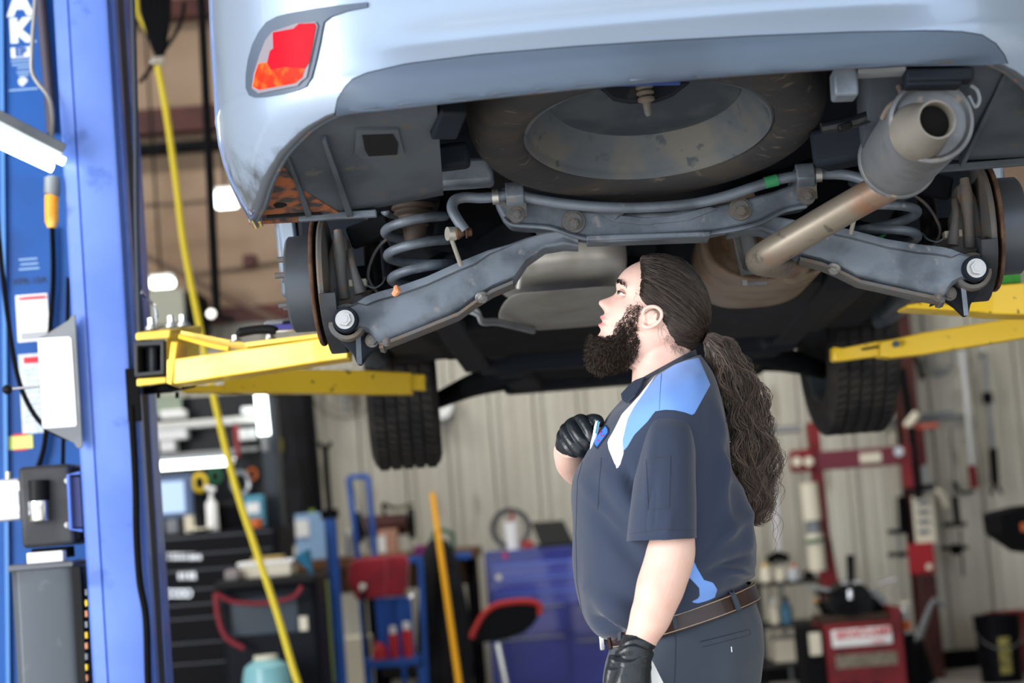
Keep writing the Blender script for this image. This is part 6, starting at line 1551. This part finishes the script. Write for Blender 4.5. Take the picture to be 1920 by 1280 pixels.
# ---------------------------------------------------------------- right side
m_rs = mat('red_steel', '7c1c24', .5, c2='5f161c', ns=6); m_mar = mat('maroon', '6d2a38', .5)
pr = T('shop_press', 'red shop press with crossbar and labelled white bottle jack', 'press', 1530, 1280, 12.4, z=0)
def tb_(name, pts, r_, mt_, par, n=12, **k): return MB().tube([P(*q) for q in pts], r_, n, **k).build(name, mt_, par)
q0 = P(1512, 790, 12.4)
MB().beam(P(1522, 792, 12.4), P(1550, 1075, 12.4), .13, .07).build('press_column', m_rs, pr, bev=.006)
MB().beam(P(1540, 1010, 12.4), V((P(1548, 1075, 12.4).x + .08, 12.4, 0)), .13, .10).build('press_column', m_rs, pr, bev=.006)
MB().beam(P(1484, 868, 12.32), P(1708, 852, 12.32), .08, .115).build('crossbar', m_mar, pr, bev=.006)
MB().beam(P(1612, 859, 12.265), P(1652, 856, 12.265), .01, .06).build('crossbar_label', m_ivory, pr)
MB().beam(P(1694, 835, 12.3), P(1704, 915, 12.3), .08, .06).build('crossbar_end', m_rs, pr, bev=.006); MB().cyl(P(1685, 846, 12.25), P(1685, 846, 12.22), .03, n=16).build('pivot_bolt', m_alu, pr)
PB('pump_head', 1484, 842, 1530, 884, 12.26, .12, m_rs, pr, .02)
for x in (1494, 1516): MB().cyl(P(x, 865, 12.25), P(x, 865, 12.22), .030, n=18).build('gauge', m_ivory, pr)
MB().cyl(P(1516, 905, 12.25), P(1524, 975, 12.25), .055, n=24).build('jack_cylinder', m_ivory, pr); MB().cyl(P(1524, 975, 12.25), P(1527, 1000, 12.25), .045, n=24).build('jack_collar', m_grey, pr); MB().cyl(P(1527, 1000, 12.25), P(1534, 1070, 12.25), .052, n=24).build('jack_base', m_ivory, pr)
tb_('jack_band', [(1526, 1010, 12.24), (1527, 1016, 12.24)], .056, m_greenp, pr, 24)
MB().cyl(P(1450, 806, 12.4), P(1502, 803, 12.4), .025, n=14).build('press_handle', m_alu, pr)
sp2 = T('strut_compressor', 'red strut spring compressor with black tube and steel hooks', 'compressor', 1720, 1000, 12.9, z=0)
q = P(1735, 1080, 12.9); MB().beam(P(1690, 690, 13.0), P(1714, 830, 13.0), .05, .05).build('upright', m_blk2, sp2)
MB().box((q.x + .02, 12.95, q.z / 2), (.1, .08, q.z)).build('stand_post', m_brown, sp2)
PB('red_housing', 1704, 798, 1736, 872, 12.85, .1, m_rs, sp2, .01); PB('red_jaw', 1700, 794, 1760, 804, 12.8, .1, mat('salmon', 'b5574a', .6), sp2, .006)
MB().beam(P(1708, 800, 12.78), P(1722, 935, 12.78), .04, .04).build('black_tube', m_blk2, sp2)
for x in (1712, 1732): MB().cyl(P(x, 872, 12.85), P(x + 4, 925, 12.85), .02, n=12).build('steel_rod', m_alu, sp2)
MB().beam(P(1700, 918, 12.8), P(1752, 912, 12.8), .06, .04).build('clamp_bar', m_blk2, sp2); PB('white_plate', 1714, 930, 1752, 1018, 12.88, .02, m_ivory, sp2)
for k in range(4): PB('plate_print', 1722, 938 + 18 * k, 1742, 946 + 18 * k, 12.87, .006, m_grey, sp2, 0)
PB('red_panel', 1704, 1018, 1752, 1075, 12.86, .03, mat('panel_red', '9c1622', .45), sp2); MB().cyl(P(1742, 1062, 12.85), P(1742, 1062, 12.83), .02, n=14).build('panel_knob', m_ivory, sp2)
tb_('red_arm', [(1700, 800, 12.8), (1716, 780, 12.8), (1720, 776, 12.8)], .03, m_ivory, sp2)
rk2 = T('puller_rack', 'rack of black steel pullers and hooks hanging on the right wall', 'tool rack', 1720, 900, 13.2)
MB().beam(P(1640, 792, 13.45), P(1790, 772, 13.45), .01, .02).build('rack_rail', m_grey, rk2)
for a in (((1672, 815), (1678, 930), .012, m_ivory), ((1782, 800), (1790, 930), .006, m_blk2), ((1690, 930), (1694, 1000), .03, m_blk2), ((1790, 930), (1796, 985), .024, m_blk2), ((1704, 940), (1712, 1080), .02, m_blk2), ((1684, 985), (1690, 1050), .010, m_alu), ((1800, 990), (1806, 1080), .008, m_blk2)):
    MB().tube([P(*a[0], 13.3), P(*a[1], 13.3)], a[2], 10).build('puller_rod', a[3], rk2)
for x0, y0, x1, y1 in ((1664, 997, 1706, 996), (1768, 984, 1812, 982), (1765, 1028, 1815, 1026), (1665, 1040, 1706, 1038)): MB().beam(P(x0, y0, 13.28), P(x1, y1, 13.28), .03, .03).build('puller_bar', m_blk2, rk2, bev=.004)
tb_('puller_claw', [(1745, 915, 13.25), (1765, 925, 13.25), (1775, 950, 13.25)], .022, m_ivory, rk2, 10, sm=3); MB().ball(P(1792, 1030, 13.26), .04, 10).build('puller_knob', m_blk2, rk2)
MB().box((P(1740, 790, 13.5).x, WY - .04, P(1740, 785, 13.5).z), (.6, .06, .03)).build('rack_board', m_grey, rk2)
def hang(name, label, cat, pts, par_parts=None):
    t = T(name, label, cat, pts[0][0], pts[0][1], 13.4); return t
hb1 = T('slide_hammer', 'long white bar with red grip hanging on the wall', 'pry bar', 1815, 780, 13.45)
tb_('bar', [(1803, 655, 13.45), (1812, 740, 13.45), (1822, 872, 13.45)], .019, mat('white_bar', 'd3d6da', .4), hb1); tb_('grip', [(1822, 872, 13.44), (1828, 915, 13.44)], .030, m_rs, hb1); MB().cyl(P(1806, 652, 13.45), V((P(1806, 652, 13.45).x, WY, P(1806, 652, 13.45).z)), .01, n=8).build('nail', m_blk2, hb1)
hb2 = T('hook_bar', 'grey notched bar with black slider and forked foot hanging at right', 'tool', 1860, 800, 13.45)
tb_('bar', [(1846, 660, 13.45), (1856, 780, 13.45), (1864, 860, 13.45)], .016, m_grey, hb2); tb_('slider', [(1850, 735, 13.42), (1853, 756, 13.42)], .035, m_blk2, hb2); tb_('lower_bar', [(1862, 840, 13.44), (1866, 905, 13.44)], .028, m_blk2, hb2)
for x in (1858, 1878): tb_('fork', [(1866, 900, 13.44), (x, 926, 13.44)], .012, m_blk2, hb2)
MB().cyl(P(1848, 664, 13.45), V((P(1848, 664, 13.45).x, WY, P(1848, 664, 13.45).z)), .01, n=8).build('nail', m_blk2, hb2)
hk = T('c_hook', 'dark steel C hook on the wall below the red grip', 'hook', 1805, 915, 13.45); tb_('hook', [(1793, 905, 13.5), (1797, 918, 13.5), (1810, 924, 13.5), (1828, 920, 13.5)], .012, m_blk2, hk, 8, sm=3); MB().cyl(P(1793, 906, 13.5), V((P(1793, 906, 13.5).x, WY, P(1793, 906, 13.5).z)), .01, n=8).build('nail', m_blk2, hk)
cw = T('cable_coil', 'coil of dark cable on the wall under the yellow arm', 'cable', 1764, 675, 13.45)
for k in range(4):
    c = P(1758 + 5 * k, 672, 13.45); r_ = .10 - .012 * k; MB().tube([c + V((r_ * math.cos(a), .005 * k, 1.2 * r_ * math.sin(a))) for a in [2 * math.pi * j / 24 for j in range(24)]], .006, 6, close=True).build('cable_loop', m_grey, cw)
MB().cyl(P(1764, 640, 13.45), V((P(1764, 640, 13.45).x, WY, P(1764, 640, 13.45).z)), .01, n=8).build('nail', m_blk2, cw)
sw = T('swivel_tool', 'black hook and ring hanging beside the red oxide column', 'hook', 1725, 680, 13.4); tb_('hook_body', [(1712, 665, 13.42), (1722, 680, 13.42), (1730, 712, 13.42)], .018, m_blk2, sw, 8, sm=3); MB().cyl(P(1714, 668, 13.42), V((P(1714, 668, 13.42).x, WY, P(1714, 668, 13.42).z)), .01, n=8).build('nail', m_blk2, sw)
pw = T('pickup_pole', 'white pole with black clamp head leaning behind the ponytail', 'pole', 1452, 950, 13.25, z=0)
tb_('pole', [(1448, 860, 13.25), (1461, 1034, 13.25)], .028, mat('pole_white', 'd4d5d8', .5), pw); tb_('clamp', [(1440, 1052, 13.23), (1458, 1040, 13.23), (1478, 1048, 13.23)], .032, m_blk2, pw, 10); MB().cyl(P(1460, 1045, 13.25), V((P(1470, 1100, 13.25).x, 13.25, 0)), .012, n=10).build('pole_foot', m_grey, pw)
# shelf with bottles
sf = T('steel_shelf', 'dark steel shelf unit behind the mechanic, right side', 'shelf', 1480, 1280, 12.6, z=0)
xs0, xs1 = P(1415, 1088, 12.6).x, P(1560, 1088, 12.6).x; zz_ = [P(1490, y, 12.6).z for y in (1092, 1172, 1245)]
for z in zz_: MB().box(((xs0 + xs1) / 2, 12.8, z), (xs1 - xs0, .4, .025)).build('shelf_board', mat('shelf_dark', '2c2a29', .6), sf)
for x in (xs0 + .02, xs1 - .02):
    for y in (12.62, 12.98): MB().box((x, y, zz_[0] / 2), (.03, .03, zz_[0])).build('leg', m_blk2, sf)
def bottle(x, yt, zb, r_, mt_, cap_, label, cat='bottle', grp='bottles on the steel shelf', Y=12.7):
    t = T('bottle', label, cat, x, yt, Y, grp, z=zb); q = P(x, yt, Y); h = q.z - zb
    MB().lathe([(0, 0), (r_, 0), (r_, h * .6), (r_ * .5, h * .8), (r_ * .4, h * .85), (0, h * .85)], V((q.x, q.y, zb)), (0, 0, 1), 20).build('bottle_body', mt_, t)
    MB().lathe([(0, h * .83), (r_ * .5, h * .83), (r_ * .5, h), (0, h)], V((q.x, q.y, zb)), (0, 0, 1), 16).build('bottle_cap', cap_, t); return t
z1_, z2_ = zz_[0] + .0125, zz_[1] + .0125
bottle(1434, 1056, z1_, .035, m_ivory, m_yel2, 'cream bottle with yellow cap on the top shelf, nearest the mechanic')
bottle(1462, 1062, z1_, .032, m_ivory, m_ivory, 'plain ivory bottle on the top steel shelf')
bottle(1488, 1058, z1_, .045, mat('milk_jug', 'b9bec4', .3), m_orange, 'clear jug with orange cap on the top shelf')
bottle(1516, 1064, z1_, .035, m_blk2, m_brn, 'dark bottle on the top shelf next to the jug')
bottle(1472, 1118, z2_, .035, mat('can_blue', '3f6f8f', .5), m_blk2, 'blue-labelled bottle on the middle shelf')
bottle(1450, 1122, z2_, .03, m_ivory, m_white, 'pale bottle on the middle shelf left of the blue one')
tag(MB().box(((xs0 + xs1) / 2 - .05, 12.8, zz_[2] + .0125 + .07), (.2, .25, .14)).build('box', m_ivory, bev=.004), 'ivory box on the bottom steel shelf', 'box')
# brake lathe cabinet
bl_ = T('brake_lathe', 'red brake lathe cabinet with white sign and black machine on top', 'machine', 1620, 1280, 11.6, z=0)
GB('cabinet', 1546, 1690, 1166, 11.6, .5, m_rs, bl_, bev=.008)
PB('cabinet_side', 1512, 1180, 1547, 1300, 11.62, .45, m_blk2, bl_)
PB('side_label', 1518, 1186, 1540, 1228, 11.61, .01, m_ivory, bl_)
MB().beam(P(1560, 1198, 11.59), P(1672, 1189, 11.59), .02, .098).build('sign_board', m_white, bl_, bev=.006)
text('BRW', .062, P(1590, 1190, 11.575), Euler((math.pi / 2, 0, 0)), m_pred, bl_, 'sign_lettering', .001, .001)
text('CLAMP', .062, P(1640, 1185, 11.575), Euler((math.pi / 2, 0, 0)), m_pred, bl_, 'sign_lettering', .001, .001)
text('SERIES', .026, P(1648, 1202, 11.575), Euler((math.pi / 2, 0, 0)), m_pred, bl_, 'sign_lettering', .001)
MB().beam(P(1568, 1241, 11.59), P(1682, 1232, 11.59), .01, .075).build('data_plate', mat('worn_plate', '6f675a', .6, c2='8a8172', ns=40), bl_)
for x in (1582, 1606, 1645): MB().cyl(P(x, 1285, 11.6), P(x, 1285, 11.56), .02, n=14).build('control_knob', m_black, bl_)
ZL = P(1618, 1166, 11.6).z
MB().box((P(1610, 1160, 11.7).x, 11.85, ZL + .02), (.44, .42, .04)).build('chip_tray', mat('rusty_tray', '3a2b22', .7), bl_, bev=.008)
c = P(1598, 1128, 11.8)
MB().cyl(c + V((-.02, -.12, 0)), c + V((-.02, .12, 0)), .125, n=40).build('rotor_disc', m_black, bl_)
MB().cyl(c + V((-.05, -.2, -.02)), c + V((-.05, -.1, -.02)), .05, .04, n=24).build('arbor', m_blk2, bl_)
MB().box(c + V((.02, .1, -.06)), (.34, .2, .14)).build('gear_case', m_blk2, bl_, bev=.02)
for a, b, r_, mt_ in (((1576, 1093), (1590, 1092), .014, m_chrome), ((1598, 1092), (1612, 1091), .014, m_chrome), ((1593, 1105), (1594, 1130), .02, m_chrome), ((1645, 1095), (1680, 1084), .012, m_chrome), ((1515, 1100), (1555, 1106), .014, m_alu), ((1530, 1110), (1580, 1112), .014, m_blk2), ((1635, 1105), (1660, 1130), .02, m_grey)):
    MB().cyl(P(*a, 11.66), P(*b, 11.66), r_, n=12).build('feed_handle' if mt_ is m_chrome else 'tool_arm', mt_, bl_)
MB().cyl(P(1594, 1040, 11.8), P(1596, 1100, 11.8), .022, n=14).build('vertical_screw', m_blk2, bl_)
MB().ball(P(1530, 1126, 11.66), .018, 10).build('brass_knob', mat('brass_knob', 'b08a52', .4, .6), bl_); MB().cyl(P(1530, 1126, 11.66), P(1545, 1150, 11.75), .012, n=8).build('tool_arm', m_blk2, bl_)
PB('back_guard', 1672, 1138, 1690, 1166, 11.6, .5, m_rs, bl_)
bb2 = T('bottle', 'clear spray bottle with orange liquid beside the red cabinet', 'bottle', 1697, 1150, 11.7, z=0)
q = P(1696, 1140, 11.75); sh2 = T('side_stand', 'narrow dark stand right of the red cabinet', 'stand', 1700, 1190, 11.8, z=0)
zq = P(1696, 1188, 11.75).z; MB().box((q.x, 11.8, zq / 2), (.07, .2, zq)).build('stand_body', m_blk2, sh2); bb2.location.z = zq; LOC[bb2] = V((bb2.location.x, bb2.location.y, zq))
MB().lathe([(0, zq), (.026, zq), (.026, q.z - .02), (.01, q.z), (.01, q.z + .02), (0, q.z + .02)], V((q.x, q.y, 0)), (0, 0, 1), 18).build('bottle_body', m_alu, bb2); MB().box((q.x, q.y, q.z + .03), (.05, .02, .02)).build('spray_head', m_ivory, bb2); MB().lathe([(.027, zq + .02), (.0275, zq + .02), (.0275, zq + .08), (.027, zq + .08)], V((q.x, q.y, 0)), (0, 0, 1), 18, True).build('bottle_label', m_orange, bb2)
fj = T('floor_jack', 'grey floor jack with raised handle right of the red cabinet', 'jack', 1715, 1270, 11.9, z=0)
z0_ = P(1700, 1245, 11.9); MB().tube([P(1752, 1125, 12.1), P(1745, 1135, 12.1), P(1715, 1215, 12.0)], [.014, .016, .03], 12).build('handle', m_grey, fj); tb_('handle_grip', [(1750, 1122, 12.1), (1765, 1130, 12.1), (1772, 1138, 12.1)], .014, m_grey, fj)
MB().hexa([V((z0_.x - .1, 11.8, .04)), V((z0_.x + .16, 11.8, .04)), V((z0_.x + .16, 12.1, .04)), V((z0_.x - .1, 12.1, .04))], [V((z0_.x - .06, 11.85, .16)), V((z0_.x + .10, 11.85, .34)), V((z0_.x + .10, 12.05, .34)), V((z0_.x - .06, 12.05, .16))]).build('jack_frame', m_blk2, fj, bev=.01)
for s in (-.08, .14):
    MB().cyl(V((z0_.x + s, 11.78, .045)), V((z0_.x + s, 12.12, .045)), .045, n=16).build('jack_wheel', m_grey, fj)
def bucket(x, yt, Y, r_, mt_, label, lab_=True):
    t = T('bucket', label, 'bucket', x, yt, Y, z=0); q = P(x, yt, Y); h = q.z; o = V((q.x, Y, 0))
    MB().lathe([(0, .003), (r_ * .86, .003), (r_ * .87, 0), (r_ * .96, h - .08), (r_ * 1.02, h - .08), (r_ * 1.02, h - .07), (r_ * .97, h - .07), (r_, h - .01), (r_ * 1.03, h - .01), (r_ * 1.03, h), (r_ * .95, h), (r_ * .84, .01), (0, .01)], o, (0, 0, 1), 44).build('pail', mt_, t)
    MB().tube([o + V((r_ * 1.03 * math.cos(a), -r_ * .75 * math.sin(a) - .04 * math.sin(a), h - .07 - .13 * math.sin(a))) for a in [math.pi * k / 16 for k in range(17)]], .003, 6).build('bail_handle', m_alu, t)
    if lab_:
        rs = []
        for a in range(9):
            an = math.radians(-90 - 15 + 30 * a / 8); rs.append([o + V((math.cos(an) * rr, math.sin(an) * rr, z)) for z, rr in ((.06, r_ * .90), (h - .13, r_ * .965), (h - .13, r_ * .975), (.06, r_ * .91))])
        MB().rings(rs).build('bucket_label', mat('gold_label', '8e8748', .5, c2='4c482a', ns=30), t)
    return t
bucket(1868, 1152, 12.4, .145, m_tool, 'black pail with gold label on the floor at right')
bucket(1888, 1146, 12.95, .145, m_redp, 'red pail mostly hidden behind the black pail', False)
bk = T('tool_cart', 'dark angular cart top at the right edge of the picture', 'cart', 1950, 1000, 10.2, z=0)
MB().prism([P(x, y, 10.2) for x, y in ((1874, 966), (1884, 960), (1930, 948), (2060, 935), (2060, 1050), (1930, 1036), (1880, 1002))], (0, .4, 0)).build('cart_top', m_blk2, bk, bev=.01)
q = P(1990, 1040, 10.4); MB().box((q.x, 10.4, q.z / 2), (.25, .3, q.z)).build('cart_stem', m_blk2, bk); PB('cart_mark', 1914, 980, 1925, 996, 10.19, .01, m_orange, bk)
# ---------------------------------------------------------------- overhead
for i, (x0, y0, x1, y1, Y, lb_) in enumerate(((276, 518, 326, 540, 12.4, 'lit ceiling lamp low beside the blue post, over the hutch'), (398, 354, 446, 390, 12.0, 'lit ceiling lamp just left of the bumper corner'), (1900, 400, 1990, 424, 11.0, 'lit ceiling lamp at the right edge beyond the brake'))):
    t = T('ceiling_lamp', lb_, 'light', (x0 + x1) / 2, y0, Y, 'ceiling lamps')
    PB('lamp_body', x0 + 3, y0 - 4, x1 - 3, y0 + 4, Y, .1, m_white, t, .01); PB('diffuser', x0 + 2, y0 + 3, x1 - 2, y1 - 3, Y - .02, .1, m_tube, t, .02)
    q = P((x0 + x1) / 2, y0 - 6, Y + .15)
    MB().cyl(q, V((q.x, q.y, 5.64)), .008, n=8).build('hanger', m_blk2, t)
hp_ = T('hanging_pipe', 'dark pipe with cross bar and white bulb hanging from the ceiling', 'pipe', 390, 300, 9.5)
MB().cyl(P(372, -120, 9.5) + V((0, 0, 0)), P(406, 590, 9.5), .021, n=12).build('pipe', m_blk2, hp_); MB().tube([P(398, 588, 9.5), P(420, 596, 9.5), P(438, 598, 9.5)], .012, 10).build('cross_bar', m_blk2, hp_); MB().ball(P(396, 588, 9.45), .022, 12).build('bulb', mat('bulb', 'fbfbf2', .3, e=1.2), hp_)
q = P(372, -120, 9.5); MB().cyl(q, V((q.x, q.y, 5.65)), .021, n=12).build('pipe', m_blk2, hp_)
ht = T('unit_heater', 'grey and black unit heater on the tan wall', 'heater', 330, 570, 12.9)
PB('heater_case', 272, 542, 345, 610, 12.9, .6, mat('heater_grey', '8d8e84', .6), ht); PB('heater_fan', 345, 545, 372, 640, 12.95, .5, m_blk2, ht)
for k, (a, b, w_) in enumerate((((270, 478), (540, 610), .02), ((270, 385), (400, 376), .014), ((360, 515), (540, 490), .02))):
    tag(MB().tube([P(*a, 13.3), P((a[0] + b[0]) / 2, (a[1] + b[1]) / 2 + 2, 13.3), P(*b, 13.3)], w_, 8).build('wall_cable', mat('cable_brown', '5a4a40', .7)), ['brown brace running diagonally down the tan wall', 'thin cable level with the lamp beside the bumper corner', 'dark conduit sloping across the tan wall'][k], 'cable')
PB_ = PB('clamp_box', 455, 476, 478, 500, 13.2, .2, m_brown); tag(PB_, 'small dark box where the conduits cross the tan wall', 'box')
